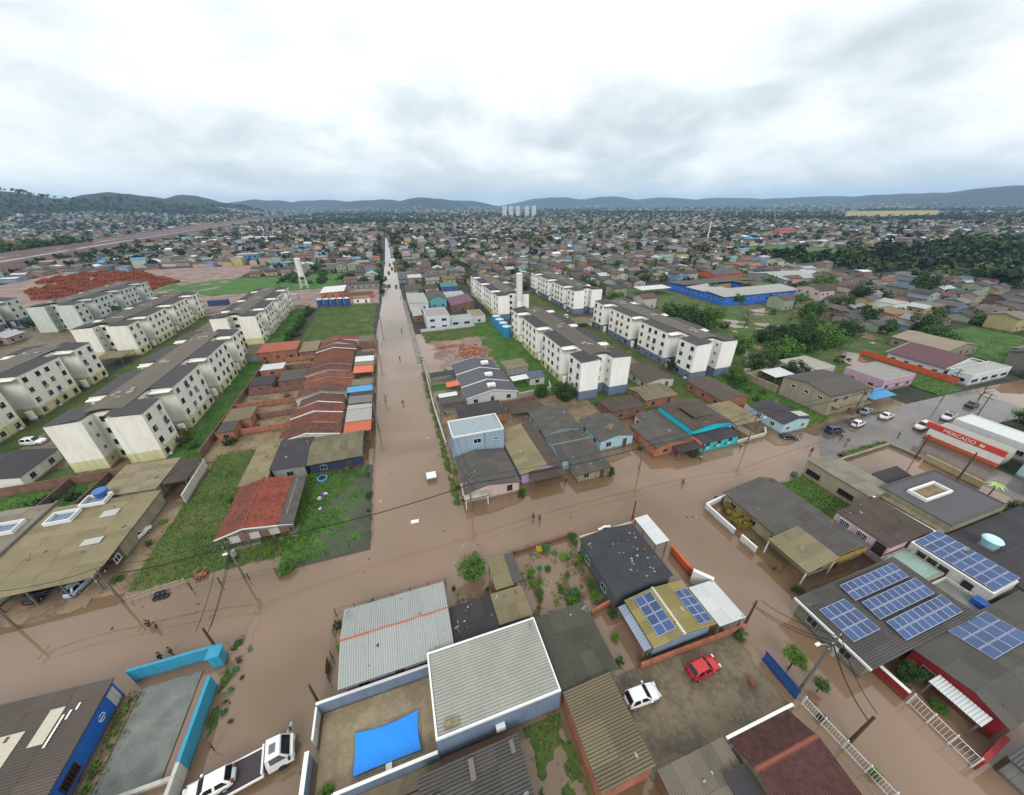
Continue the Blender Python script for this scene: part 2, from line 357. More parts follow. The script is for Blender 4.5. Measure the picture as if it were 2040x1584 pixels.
def win_mesh(w_, h_, kind='plain', fr=None):
    k = (round(w_, 2), round(h_, 2), kind, fr.name if fr else '')
    if k in WIN: return WIN[k]
    b = MB(); t = 0.07; d = 0.07
    b.box(-w_ / 2, -d, 0, -w_ / 2 + t, 0, h_).box(w_ / 2 - t, -d, 0, w_ / 2, 0, h_).box(-w_ / 2 + t, -d, h_ - t, w_ / 2 - t, 0, h_).box(-w_ / 2 - 0.06, -d - 0.05, -0.07, w_ / 2 + 0.06, 0, 0.001)
    b.box(-w_ / 2 + t, -0.02, 0.001, w_ / 2 - t, -0.0, h_ - t, 1)
    if kind != 'door': b.box(-0.025, -0.055, 0.001, 0.025, -0.02, h_ - t)
    if kind == 'grille':
        for i in range(1, 6): x = -w_ / 2 + w_ * i / 6; b.box(x - 0.02, -d - 0.03, 0, x + 0.02, -d, h_)
    if kind == 'shutter': b.box(-w_ / 2 + t, -0.045, h_ * .45, -0.03, -0.021, h_ - t, 2)
    if kind == 'curtain': b.box(0.03, -0.03, 0.02, w_ / 2 - t, -0.021, h_ - t, 2)
    me = b.mesh('window', [fr or M['frame'], M['glass'], M['curtain']]); WIN[k] = me; return me
SIDE = {'S': 0, 'E': math.pi / 2, 'N': math.pi, 'W': -math.pi / 2}
def window(root, x, y, z, side, w_=1.2, h_=1.1, kind='plain', name='window', fr=None, off=0.004):
    d = {'S': (0, -off), 'N': (0, off), 'E': (off, 0), 'W': (-off, 0)}[side]; o = ORG[root.name]
    return inst(name, win_mesh(w_, h_, kind, fr), root, Matrix.Translation((x + d[0] - o[0], y + d[1] - o[1], z - o[2])) @ Matrix.Rotation(SIDE[side], 4, 'Z'))
def door(root, x, y, z, side, mat, w_=0.9, h_=2.1):
    d = {'S': (0, -1), 'N': (0, 1), 'E': (1, 0), 'W': (-1, 0)}[side]; b = MB(); hx = w_ / 2 if d[0] == 0 else 0.04; hy = w_ / 2 if d[1] == 0 else 0.04
    cx, cy = x + d[0] * 0.042, y + d[1] * 0.042
    b.box(cx - hx, cy - hy, z, cx + hx, cy + hy, z + h_); return b.build('door', mat, root)
def house(label, x0, x1, y0, y1, ev=2.8, rise=1.0, axis='y', wall=None, roof=None, ov=0.45, ridge=None, cap=None, name='house', cat='house', wave=0.25, amp=0.035,
          wins='SWE', wz=1.0, group=None, tiles=False, fascia=None, ww=1.2, doorm=None, kind='plain', sl=2.6, near=80, roof2=None, front=0.0):
    """a small house: roof rectangle at the eaves, walls set in by the overhang; axis = direction of the ridge, or m+x m-x m+y m-y for one slope rising that way"""
    USED.append((x0, x1, y0, y1)); cx, cy = (x0 + x1) / 2, (y0 + y1) / 2
    root = thing(name, label, cat, (cx, cy, 0), group)
    a0, a1, b0, b1 = x0 + ov, x1 - ov, y0 + ov + front, y1 - ov; wl = MB(); e = ev; r_ = ev + rise
    def zx(x):
        if axis == 'y':
            q = ridge if ridge is not None else cx
            return e + rise * ((x - x0) / (q - x0) if x < q else (x1 - x) / (x1 - q))
        if axis == 'm+x': return e + rise * (x - x0) / (x1 - x0)
        if axis == 'm-x': return e + rise * (x1 - x) / (x1 - x0)
    def zy(y):
        if axis == 'x':
            q = ridge if ridge is not None else cy
            return e + rise * ((y - y0) / (q - y0) if y < q else (y1 - y) / (y1 - q))
        if axis == 'm+y': return e + rise * (y - y0) / (y1 - y0)
        if axis == 'm-y': return e + rise * (y1 - y) / (y1 - y0)
    lo = -0.3; g = 0.07
    if axis in ('y', 'm+x', 'm-x'):
        xs = [a0, a1] if axis != 'y' else [a0, ridge if ridge is not None else cx, a1]
        prof = [(x, zx(x) - g) for x in xs]
        S_ = [(a0, b0, lo), (a1, b0, lo)] + [(x, b0, z) for x, z in reversed(prof)]; N_ = [(p[0], b1, p[2]) for p in S_]
    else:
        ys = [b0, b1] if axis != 'x' else [b0, ridge if ridge is not None else cy, b1]
        prof = [(y, zy(y) - g) for y in ys]
        S_ = [(a1, b0, lo), (a1, b1, lo)] + [(a1, y, z) for y, z in reversed(prof)]; N_ = [(a0, p[1], p[2]) for p in S_]
    wl.hull(S_, N_)
    wl.build('wall', wall, root)
    near_ = math.hypot(math.hypot(cx, cy), 44) < near and not tiles
    dk_ = MB(); rf = None
    planes = []
    if axis == 'y':
        q = ridge if ridge is not None else cx
        planes = [((x0, y1, e), (x0, y0, e), (q, y1, r_)), ((x1, y0, e), (x1, y1, e), (q, y0, r_))]
    elif axis == 'x':
        q = ridge if ridge is not None else cy
        planes = [((x0, y0, e), (x1, y0, e), (x0, q, r_)), ((x1, y1, e), (x0, y1, e), (x1, q, r_))]
    elif axis == 'm+x': planes = [((x0, y1, e), (x0, y0, e), (x1, y1, r_))]
    elif axis == 'm-x': planes = [((x1, y0, e), (x1, y1, e), (x0, y0, r_))]
    elif axis == 'm+y': planes = [((x0, y0, e), (x1, y0, e), (x0, y1, r_))]
    elif axis == 'm-y': planes = [((x1, y1, e), (x0, y1, e), (x1, y0, r_))]
    for A, B, D in planes:
        A, B, D = Vector(A), Vector(B), Vector(D); E_ = B + D - A; k = Vector((0, 0, 0.06))
        dk_.hull([A - k, B - k, E_ - k, D - k], [A, B, E_, D])
    rf = dk_.build('roof', M['wood'], root)
    for i, (A, B, D) in enumerate(planes):
        mt = roof2 if (roof2 and i == 1) else roof
        if tiles: slope(rf, A, B, D, mt, 0.26, 0.05, False)
        else: slope(rf, A, B, D, mt, wave, amp, near_, sl=sl)
    if front:
        for k in range(5): xq = x0 + 0.4 + (x1 - x0 - 0.8) * k / 4; MB().box(xq - .09, y0 + .25, -.3, xq + .09, y0 + .43, (zx(xq) if axis in ('y', 'm+x', 'm-x') else zy(y0 + .3)) - .08).build('porch_post', M['concpole'], root)
    if near_:
        for k in range(random.randint(2, 7)):
            xq, yq = random.uniform(x0 + .3, x1 - .3), random.uniform(y0 + .3, y1 - .3); zq = (zx(xq) if axis in ('y', 'm+x', 'm-x') else zy(yq)) + .09; s_ = random.uniform(.1, .28); l2 = s_ * random.uniform(.5, 2.5)
            MB().box(xq, yq, zq, xq + s_, yq + l2, zq + random.uniform(.05, .14)).build('loose_brick', [M['frame'], M['concpole'], BRK, M['wood']][k % 4], root)
    if axis in ('x', 'y'):
        c_ = MB()
        if axis == 'y':
            q = ridge if ridge is not None else cx
            c_.hull([(q - 0.22, y0 - 0.02, r_ - 0.02), (q + 0.22, y0 - 0.02, r_ - 0.02), (q, y0 - 0.02, r_ + 0.1)], [(q - 0.22, y1 + 0.02, r_ - 0.02), (q + 0.22, y1 + 0.02, r_ - 0.02), (q, y1 + 0.02, r_ + 0.1)])
        else:
            q = ridge if ridge is not None else cy
            c_.hull([(x0 - 0.02, q - 0.22, r_ - 0.02), (x0 - 0.02, q + 0.22, r_ - 0.02), (x0 - 0.02, q, r_ + 0.1)], [(x1 + 0.02, q - 0.22, r_ - 0.02), (x1 + 0.02, q + 0.22, r_ - 0.02), (x1 + 0.02, q, r_ + 0.1)])
        c_.build('ridge_cap', cap or roof, rf)
    if fascia:
        fb = MB()
        if axis == 'y':
            q = ridge if ridge is not None else cx
            for yy in (y0 - 0.06, y1 + 0.02):
                for xa, za, xb, zb in ((x0, e, q, r_), (q, r_, x1, e)):
                    fb.hull([(xa, yy, za - 0.12), (xb, yy, zb - 0.12), (xb, yy, zb + 0.13), (xa, yy, za + 0.13)], [(xa, yy + 0.05, za - 0.12), (xb, yy + 0.05, zb - 0.12), (xb, yy + 0.05, zb + 0.13), (xa, yy + 0.05, za + 0.13)])
        elif axis == 'x':
            q = ridge if ridge is not None else cy
            for xx in (x0 - 0.06, x1 + 0.02):
                for ya, za, yb, zb in ((y0, e, q, r_), (q, r_, y1, e)):
                    fb.hull([(xx, ya, za - 0.12), (xx, yb, zb - 0.12), (xx, yb, zb + 0.13), (xx, ya, za + 0.13)], [(xx + 0.05, ya, za - 0.12), (xx + 0.05, yb, zb - 0.12), (xx + 0.05, yb, zb + 0.13), (xx + 0.05, ya, za + 0.13)])
        else:
            fb.box(x0 - 0.05, y0 - 0.06, e - 0.15, x1 + 0.05, y0 - 0.01, e + 0.12)
        fb.build('fascia', fascia, rf)
    for s in wins:
        hor = s in 'SN'; ln = (a1 - a0) if hor else (b1 - b0); nwin = max(1, int(ln // 3.4))
        for i in range(nwin):
            q = (i + 0.5) / nwin
            X, Y = (a0 + ln * q, b0 if s == 'S' else b1) if hor else (a0 if s == 'W' else a1, b0 + ln * q)
            if s == 'S' and i == nwin // 2 and nwin > 1: door(root, X, Y, 0.05, s, doorm or M['wood'])
            else: window(root, X, Y, wz, s, ww, 1.05, kind)
    return root
# ------------------------------------------------------------------ terrain: one ground sheet to the horizon, with hills far off
HILLS = [  # azimuth deg from +y, distance, height, half-width across, half-width along
    (-42, 2700, 112, 600, 450), (-33, 2600, 101, 420, 420), (-26, 2800, 115, 420, 420), (-20, 3400, 123, 300, 500), (-13, 6000, 129, 900, 700), (-6, 6400, 137, 1000, 800),
    (0, 5600, 133, 700, 500), (6, 5000, 141, 620, 420), (11, 5600, 115, 560, 420), (24, 7400, 175, 900, 600), (31, 7200, 173, 900, 600), (38, 7600, 150, 1000, 700),
    (45, 7800, 137, 1200, 600), (54, 7400, 133, 1200, 600), (62, 6800, 141, 1100, 700), (68.5, 6000, 162, 900, 700), (76, 6000, 175, 900, 700)]
def height(x, y):
    x = np.asarray(x, float); y = np.asarray(y, float); h = np.zeros(np.broadcast(x, y).shape)
    for az, d, hh, wa, wl in HILLS:
        a = R(az); s, c_ = math.sin(a), math.cos(a); al = x * s + y * c_ - d; ac = x * c_ - y * s
        h = np.maximum(h, hh * np.exp(-(ac / wa) ** 2 - (al / wl) ** 2))
    h = h + (9 * np.sin(x * 0.0063 + 1.3) * np.sin(y * 0.0051) + 5 * np.sin(x * 0.017 + y * .009) + 3 * np.sin(x * 0.041 - y * .033) * np.cos(x * .057)) * np.clip(h / 60, 0, 1)
    return np.where(h < 1.5, 0, h - 1.5)
def radial():
    rs = np.concatenate([[0], np.linspace(60, 900, 15), np.geomspace(1000, 12000, 90), np.geomspace(13000, 26000, 6)]); na = 700
    an = np.linspace(0, 2 * math.pi, na, endpoint=False)
    X = rs[:, None] * np.sin(an)[None]; Y = rs[:, None] * np.cos(an)[None]; Z = height(X, Y) - 0.12
    v = np.stack([X, Y, Z], -1).reshape(-1, 3); f = []
    for i in range(len(rs) - 1):
        for j in range(na):
            k = (j + 1) % na; f.append((i * na + j, i * na + k, (i + 1) * na + k, (i + 1) * na + j))
    me = bpy.data.meshes.new('ground'); me.from_pydata(v.tolist(), [], [q[::-1] for q in f]); me.materials.append(M['town'])
    o = bpy.data.objects.new('ground', me); C.objects.link(o); tag(o, kind='structure'); me.polygons.foreach_set('use_smooth', [True] * len(f)); me.update()
radial()
def sheet(name, poly, z, mat, kind='structure'):
    b = MB(); b.face([(x, y, z) for x, y in poly]); o = b.build(name, mat); tag(o, kind=kind); return o
# flood water: the near quarter and the streets leading out of it
sheet('water', [(-150, -30), (-22.2, -30), (-22.2, 152), (-46, 152), (-46, 130), (-150, 60)], 0.0, M['water'])
sheet('water', [(-22.2, -30), (-9.4, -30), (-9.4, 43.4), (-22.2, 43.4)], 0.0, M['water'])
sheet('water', [(-22.2, 65.6), (-9.4, 65.6), (-9.4, 152), (-22.2, 152)], 0.0, M['water'])
sheet('water', [(-9.4, -30), (105, -30), (105, 37), (96, 48), (96, 62), (215, 62), (215, 150), (4.6, 150), (4.6, 270), (7, 420), (8.5, 780), (1.5, 780), (-3, 420), (-6, 270), (-7, 215), (-9.4, 160)], 0.0, M['water'])
sheet('shallow_water', [(-22.2, 43.4), (-9.4, 43.4), (-9.4, 65.6), (-22.2, 65.6)], 0.0, M['shallow'])
sheet('water', [(215, -20), (330, 10), (330, 40), (150, 47), (140, 40), (150, 34)], 0.0, M['water'])
sheet('road', [(78, 36.6), (99, 36.9), (103, -30), (111, -30), (108.6, 24), (108.6, 36.2), (150, 33), (150, 47), (98, 47.4), (90, 46.0)], 0.03, M['asphalt'])
def nz(x, y, s, seed=0.0):
    return (np.sin(x * s + 1.7 + seed) * np.cos(y * s * 1.13 - 0.6 + seed) + 0.6 * np.sin(x * s * 2.3 - y * s * 1.9 + 2.1 + seed) + 0.45 * np.cos(x * s * 4.1 + y * s * 3.7 + seed * 2) + 0.3 * np.sin(x * s * 7.7 - seed) * np.cos(y * s * 8.3)) / 1.7
PATCH = []
def patch(name, x0, x1, y0, y1, mat, base=0.18, amp=0.1, edge='NSEW', fall=0.9, res=0.6, tilt=(0, 0), s=0.5, kind='structure', seed=0.0, tuft=None):
    """uneven ground that dips under the water where it is low"""
    nx = max(3, int((x1 - x0) / res)); ny = max(3, int((y1 - y0) / res)); X, Y = np.meshgrid(np.linspace(x0, x1, nx), np.linspace(y0, y1, ny))
    Z = base + amp * nz(X, Y, s, seed) + tilt[0] * (X - x0) / (x1 - x0) + tilt[1] * (Y - y0) / (y1 - y0)
    d = np.full(X.shape, 9.0); wob = 0.5 * nz(X, Y, 1.4, 3.0 + seed)
    for c_, q in (('W', X - x0), ('E', x1 - X), ('S', Y - y0), ('N', y1 - Y)):
        if c_ in edge: d = np.minimum(d, q)
    Z = Z - np.clip(1 - (d + wob * 0.6) / fall, 0, 1) * (base + 0.25)
    v = np.stack([X, Y, Z], -1).reshape(-1, 3); idx = np.arange(nx * ny).reshape(ny, nx)
    f = np.stack([idx[:-1, :-1], idx[:-1, 1:], idx[1:, 1:], idx[1:, :-1]], -1).reshape(-1, 4)
    me = bpy.data.meshes.new(name); me.from_pydata(v.tolist(), [], f.tolist()); me.materials.append(mat); me.polygons.foreach_set('use_smooth', [True] * len(f))
    o = bpy.data.objects.new(name, me); C.objects.link(o); tag(o, kind=kind); me.update()
    if tuft: PATCH.append((v, tuft))
    return o
# lots north of the cross street, west of the main street
patch('lawn', -22.2, -9.4, 43.4, 65.6, M['lawn'], 0.17, 0.14, 'SE', 1.3, 0.3, (-0.33, 0.06), 0.6, tuft=14)
patch('grass_lot', -41.5, -22.2, 45.6, 64, M['grass'], 0.2, 0.08, 'S', 1.6, 0.4, seed=1.0, tuft=10)
patch('grass_lot', -41.0, -32.0, 64, 79, M['grass'], 0.2, 0.06, '', 1, 0.5, tuft=9)
patch('driveway', -45.5, -41.5, 46, 66, M['soil'], 0.14, 0.05, 'S', 1.2, 0.5)
patch('yard', -70, -45.5, 44.6, 79.5, M['soil'], 0.12, 0.08, 'S', 1.4, 0.6)
patch('grass_strip', -74, -54, 66.5, 80.4, M['lawn'], 0.2, 0.06, '', 1, 0.6, tuft=7)
patch('grass_lane', -51.2, -44.0, 78, 222, M['lawn'], 0.2, 0.1, '', 1, 0.7, seed=2.0, tuft=6)
patch('backyard', -44.0, -28.0, 77, 150, M['soil'], 0.14, 0.08, '', 1, 0.8, seed=5.0, tuft=1)
patch('front_yard', -16.0, -9.3, 75, 150, M['soil'], 0.06, 0.06, 'E', 0.8, 0.8)
patch('grass_lane', -90.2, -66, 78, 222, M['grass'], 0.1, 0.05, '', 1, 1.0, tuft=1)
patch('parking_yard', -84, -68, 84, 220, M['paving'], 0.19, 0.02, '', 1, 2.0)
patch('parking_yard', -170, -105, 75, 260, M['paving'], 0.08, 0.03, '', 1, 3.0)
patch('grass_field', -38, -8.6, 152, 213, M['grass'], 0.16, 0.16, 'E', 3, 0.7, (-0.16, 0.05), 0.22, seed=4.0, tuft=5)
patch('building_site', -110, -8, 213, 268, M['redsoil'], 0.16, 0.14, 'E', 1.5, 1.2, s=0.3)
patch('grass_field', -150, -30, 268, 330, M['lawn'], 0.3, 0.15, '', 1, 2.0, s=0.12)
patch('building_site', -262, -110, 258, 410, M['redsoil'], 0.25, 0.15, '', 1, 3.0, s=0.2)
# lots north of the cross street, east of the main street
patch('pavement', 4.2, 6.2, 48.5, 110, M['grass'], 0.07, 0.08, 'WE', 0.5, 0.4, tuft=6)
patch('pavement', 4.0, 6.0, 118, 215, M['concrete'], 0.1, 0.03, '', 0.5, 1.0)
patch('muddy_lot', 8.5, 34, 108.5, 139, M['redsoil'], 0.03, 0.15, 'WS', 3, 0.5, (0.05, 0.05), 0.35, seed=2.2)
patch('grass_strip', 8, 36, 138, 151, M['grass'], 0.15, 0.08, 'W', 1.5, 0.6, tuft=7)
patch('grass_lane', 28, 44.0, 82, 165, M['lawn'], 0.2, 0.1, 'W', 2.5, 0.6, seed=7.0, tuft=8)
patch('front_yard', 6.2, 30, 81.0, 107, M['concrete'], 0.07, 0.04, 'W', 0.6, 0.8)
patch('front_yard', 6.3, 46, 58.5, 81, M['soil'], 0.05, 0.07, '', 1, 0.7, seed=3.0, tuft=1)
patch('grass_lane', 46, 96, 63, 80, M['grass'], 0.14, 0.1, 'S', 1.5, 0.7, seed=1.4, tuft=6)
patch('grass_lane', 57.5, 80, 80, 215, M['grass'], 0.14, 0.1, '', 1.5, 1.0, seed=1.4, tuft=3)
patch('driveway', 63, 75, 88, 150, M['soil'], 0.25, 0.03, '', 1, 1.5)
patch('grass_lot', 84, 98, 47.2, 78, M['lawn'], 0.2, 0.12, 'SW', 1.2, 0.5, seed=4.4, tuft=12)
patch('forecourt', 96, 124, 46.4, 52, M['soil'], 0.1, 0.05, 'S', 0.8, 0.6)
patch('grass_lot', 138.5, 150.5, 47.5, 62, M['lawn'], 0.15, 0.08, 'S', 1.2, 0.6, tuft=8)
patch('grass_field', 95.5, 215, 62, 152, M['grass'], 0.10, 0.22, '', 2, 0.9, s=0.13, seed=9.0, tuft=4)
patch('grass_field', 185, 232, 55, 82, M['lawn'], 0.2, 0.1, '', 2, 1.2, tuft=3)
patch('playing_field', 385, 490, 262, 360, M['lawn'], 0.3, 0.05, '', 2, 5)
patch('school_yard', 128, 166, 140, 200, M['grass'], 0.12, 0.1, '', 2, 1.2)
# south of the cross street
patch('back_garden', 11.2, 21.2, 25.2, 35.2, M['soil'], -0.02, 0.10, 'N', 0.8, 0.3, s=0.8, tuft=4)
patch('yard', 15.9, 34.4, 8.2, 16.6, M['paving'], 0.14, 0.05, 'E', 1.4, 0.4, s=0.5, seed=6.0)
patch('pool_terrace', -13.6, -2.5, 14.4, 23.1, M['tanconcrete'], 0.2, 0.012, '', 1, 1.0)
patch('courtyard', -33.0, -27.4, 22.2, 31.9, M['gravel'], 0.12, 0.02, '', 1, 0.5)
patch('flower_bed', -34.2, -33.0, 22, 31.5, M['soil'], 0.2, 0.05, '', 1, 0.4, tuft=20)
patch('verge', -25.0, -23.6, 24, 34.5, M['grass'], 0.0, 0.12, 'E', 0.5, 0.3, s=1.4, tuft=8)
patch('grass_lot', 4.9, 10.1, 6, 15.6, M['grass'], 0.02, 0.11, 'W', 1.2, 0.4, s=0.8, tuft=6)
patch('grass_lot', 63.4, 70.0, 25.2, 34.6, M['lawn'], 0.16, 0.06, '', 1, 0.4, tuft=22)
patch('verge', 84, 98, 36.2, 37.8, M['grass'], 0.55, 0.1, 'NS', 0.4, 0.3, tuft=14)
# the red-earth motorway embankment on the left
eb = MB(); near_ = [(-318, 440), (-344, 700), (-404, 1380), (-440, 2000)]; crest1 = [(-330, 452), (-356, 705), (-412, 1382), (-447, 2000)]
crest2 = [(-398, 500), (-440, 720), (-520, 1400), (-560, 2000)]; far_ = [(-410, 500), (-452, 722), (-530, 1402), (-570, 2000)]
near_ = [(-250, 250)] + near_; crest1 = [(-264, 250)] + crest1; crest2 = [(-330, 250)] + crest2; far_ = [(-344, 250)] + far_
for i in range(4):
    for P_, Q_, za, zb in ((near_, crest1, -0.1, 4), (crest1, crest2, 4, 4), (crest2, far_, 4, -0.1)):
        eb.face([(*P_[i], za), (*Q_[i], zb), (*Q_[i + 1], zb), (*P_[i + 1], za)])
tag(eb.build('embankment', M['bank']), kind='structure')
rd = MB()
for i in range(4):
    def lerp(k, t): a, b = crest1[k], crest2[k]; return (a[0] + (b[0] - a[0]) * t, a[1] + (b[1] - a[1]) * t)
    for t0, t1 in ((0.16, 0.26), (0.52, 0.58)): rd.face([(*lerp(i, t0), 4.05), (*lerp(i, t1), 4.05), (*lerp(i + 1, t1), 4.05), (*lerp(i + 1, t0), 4.05)])
tag(rd.build('road', M['wetroad']), kind='structure')

# ------------------------------------------------------------------ apartment blocks
W_CREAM = paint('#e6e4d8', 0.85, 0.3); W_WHITE = paint('#ecebe4', 0.85, 0.2); W_PALE = paint('#c3cbc2', 0.85, 0.3)
W_CREAMB = paint('#cbc79a', 0.85, 0.45); W_BLUEB = paint('#65768e', 0.85, 0.35)
RF_BLOCK = fibro('#3e3c3e', 0.35, 0.35, 0.85, '#2f2d2c'); RF_BLOCK2 = fibro('#5c574e', 0.4, 0.3, 0.85, '#423e35')
WIN_DARK = plain('dark_frame', '#3a3d40', 0.6)
def block(label, x0, x1, y0, units, wall, plinth, south=None):
    ul = 19.5; y1 = y0 + ul * units; H = 11.2; rise = 0.8; xm = (x0 + x1) / 2; rec = 4.4; USED.append((x0 - 2, x1 + 2, y0 - 2, y1 + 2))
    root = thing('apartment_block', label, 'apartment block', (xm, (y0 + y1) / 2, 0), 'four storey apartment blocks')
    bays = []; y = y0
    for u in range(units): bays += [[y, y + 7], [y + 12.5, y + ul]]; y += ul
    mer = []
    for b_ in bays:
        if mer and abs(mer[-1][1] - b_[0]) < 0.01: mer[-1][1] = b_[1]
        else: mer.append(list(b_))
    boxes = []; nd = 3.2; nx0, nx1 = xm - 1.9, xm + 1.7
    for k, (a, b_) in enumerate(mer):
        lo, hi = a, b_
        if k == 0: boxes += [(x0, a, nx0, a + nd), (nx1, a, x1, a + nd)]; lo = a + nd
        if k == len(mer) - 1: boxes += [(x0, b_ - nd, nx0, b_), (nx1, b_ - nd, x1, b_)]; hi = b_ - nd
        boxes.append((x0, lo, x1, hi))
    for (a, b_), (c_, d_) in zip(mer, mer[1:]): boxes.append((x0 + rec, b_, x1 - rec, c_))
    wl = MB(); pl = MB(); sl_ = MB()
    for bx in boxes:
        wl.box(bx[0], bx[1], -0.2, bx[2], bx[3], H)
        pl.box(bx[0] - 0.03, bx[1] - 0.03, -0.2, bx[2] + 0.03, bx[3] + 0.03, 2.75)
    wl.build('wall', wall, root); pl.build('plinth', plinth, root)
    if south:
        for xa, xb in ((x0, nx0), (nx1, x1)): MB().box(xa - .05, y0 - .06, -.2, xb + .05, y0 + nd - .1, 2.9).build('south_plinth', south, root)
        MB().box(nx0 + .05, y0 + nd - .06, -.2, nx1 - .05, y0 + nd + .1, 2.9).build('south_plinth', south, root)
    for (a, b_), (c_, d_) in zip(mer, mer[1:]):     # slabs closing the top of each stair recess
        for xa, xb in ((x0 + 0.1, x0 + rec), (x1 - rec, x1 - 0.1)): MB().box(xa, c_ - 1.5, H - 0.5, xb, c_ - 0.01, H - 0.3).build('recess_slab', wall, root)
    pass
    rf = MB()
    def zz(x): return H + rise * (1 - abs(x - xm) / (xm - x0)) + 0.02
    def plane(xa, xb, a, b_):
        rf.corr((xa, b_, zz(xa)), (xa, a, zz(xa)), (xb, b_, zz(xb)), 0.5, 0.03)
    for k, (a, b_) in enumerate(mer):
        lo, hi = a - 0.15, b_ + 0.15
        if k == 0: plane(x0 - 0.12, nx0, lo, a + nd); plane(x1 + 0.12, nx1, lo, a + nd); lo = a + nd
        if k == len(mer) - 1: plane(x0 - 0.12, nx0, b_ - nd, hi); plane(x1 + 0.12, nx1, b_ - nd, hi); hi = b_ - nd
        plane(x0 - 0.12, xm, lo, hi); plane(x1 + 0.12, xm, lo, hi)
    for (a, b_), (c_, d_) in zip(mer, mer[1:]): plane(x0 + rec, xm, b_ + 0.15, c_ - 0.15); plane(x1 - rec, xm, b_ + 0.15, c_ - 0.15)
    rfo = rf.build('roof', RF_BLOCK, root)
    mid = MB()
    for sgn in (-1, 1):
        xa, xb = xm + sgn * 3.0, xm
        mid.corr((xa, y1 - nd - .2, zz(xa) + .05), (xa, y0 + nd + .2, zz(xa) + .05), (xb, y1 - nd - .2, zz(xb) + .05), 0.5, 0.03)
    mid.build('ridge_sheeting', RF_BLOCK2, rfo)
    for xa in (xm - 3.3, xm + 2.8):
        g = MB(); g.hull([(xa, y0 + nd, zz(xa) + 0.06), (xa + 0.5, y0 + nd, zz(xa + 0.5) + 0.06), (xa + 0.5, y1 - nd, zz(xa + 0.5) + 0.03), (xa, y1 - nd, zz(xa) + 0.03)], [(xa, y0 + nd, zz(xa) + 0.09), (xa + 0.5, y0 + nd, zz(xa + 0.5) + 0.09), (xa + 0.5, y1 - nd, zz(xa + 0.5) + 0.09), (xa, y1 - nd, zz(xa) + 0.09)])
        g.build('gutter', RF_BLOCK2, rfo)
    for u in range(units):
        yc = y0 + ul * (u + 0.5); h = MB(); rr = random.Random(u + int(x0))
        for q in range(5): xx = xm + rr.uniform(-2.0, 0.9); yy = yc + rr.uniform(-2, 2); h.box(xx, yy, H + 0.5, xx + rr.uniform(0.5, 1.3), yy + rr.uniform(0.4, 1.2), H + rise + rr.uniform(0.12, 0.3))
        h.build('roof_hatch', plain('pale_hatch', '#8f8b82', 0.9), rfo)
    rr = random.Random(int(x0 * 7 + y0)); lau = [plain('laundry_' + c_.strip('#'), c_, 0.9) for c_ in ('#b9bcc2', '#5f7f9c', '#8c4a48', '#9c9a82', '#3f4450')]
    for side, X in (('W', x0), ('E', x1)):
        if math.hypot(X, y0) > 215 and side == 'W' and x0 < 0: continue
        for (a, b_) in mer:
            n_ = 4 if b_ - a > 10 else 2
            for i in range(n_):
                yy = a + (b_ - a) * (i + 0.5) / n_ + (0.25 if i % 2 else -0.25)
                for st in range(4):
                    window(root, X, yy, 1.0 + st * 2.75, side, 1.25, 1.15, rr.choice(['plain', 'plain', 'plain', 'curtain', 'shutter']), fr=WIN_DARK if rr.random() < 0.6 else None, off=0.036 if st == 0 else 0.004)
                    if rr.random() < 0.14:
                        d = 0.3 if side == 'E' else -0.3; lb = MB()
                        for q in range(3): yq = yy - 0.55 + q * 0.38; lb.box(X + d - 0.02, yq, 0.35 + st * 2.75 + rr.uniform(0, .3), X + d + 0.02, yq + 0.32, 0.98 + st * 2.75)
                        lb.box(min(X, X + d), yy - 0.6, 0.98 + st * 2.75, max(X, X + d), yy - 0.56, 1.02 + st * 2.75).box(min(X, X + d), yy + 0.56, 0.98 + st * 2.75, max(X, X + d), yy + 0.6, 1.02 + st * 2.75).box(X + d - .02, yy - .6, 1.0 + st * 2.75, X + d + .02, yy + .6, 1.03 + st * 2.75)
                        lb.build('laundry_rack', lau[rr.randrange(5)], root)
                    if rr.random() < 0.16:
                        ac = MB(); d = 0.42 if side == 'E' else -0.42
                        ac.box(min(X, X + d) + (0.05 if d > 0 else 0), yy - 0.4, 0.35 + st * 2.75, max(X, X + d) - (0 if d > 0 else 0.05), yy + 0.4, 0.85 + st * 2.75)
                        ac.build('air_conditioner', M['white'], root)
        for (a, b_), (c_, d_) in zip(mer, mer[1:]):
            xx = X + (rec if side == 'W' else -rec)
            for st in range(4): window(root, xx, (b_ + c_) / 2, 1.3 + st * 2.75, side, 1.3, 0.9, 'plain', off=0.04)
            tk = MB(); xo = X + (1.2 if side == 'W' else -1.2); tk.cyl(xo, c_ - 1.2, -0.1, 2.3, 0.75, 0.7, 12); tk.build('gas_shelter', W_CREAM, root)
    for st in range(4):
        window(root, xm - 0.4, y0 + nd, 1.2 + st * 2.75, 'S', 1.4, 1.1, 'plain', fr=WIN_DARK, off=0.04)
        window(root, nx0, y0 + 1.6, 1.5 + st * 2.75, 'E', 0.6, 0.6, 'plain', off=0.04)
        window(root, nx1, y0 + 1.6, 1.5 + st * 2.75, 'W', 0.6, 0.6, 'plain', off=0.04)
    return root
block('cream four storey apartment block nearest on the left, beside the tan roofed house', -66.0, -51.0, 81, 3, W_CREAM, W_CREAMB)
block('cream apartment block at the left edge, cut by the frame, white car beside it', -105.5, -90.3, 81, 3, W_CREAM, W_CREAMB)
block('cream apartment block behind the nearest left one, grass field on its right', -65.5, -50.8, 157.3, 3, W_CREAM, W_CREAMB)
block('cream apartment block with the small white gatehouse behind it, in front of brick shells', -105.5, -90.0, 158, 3, W_CREAM, W_CREAMB)
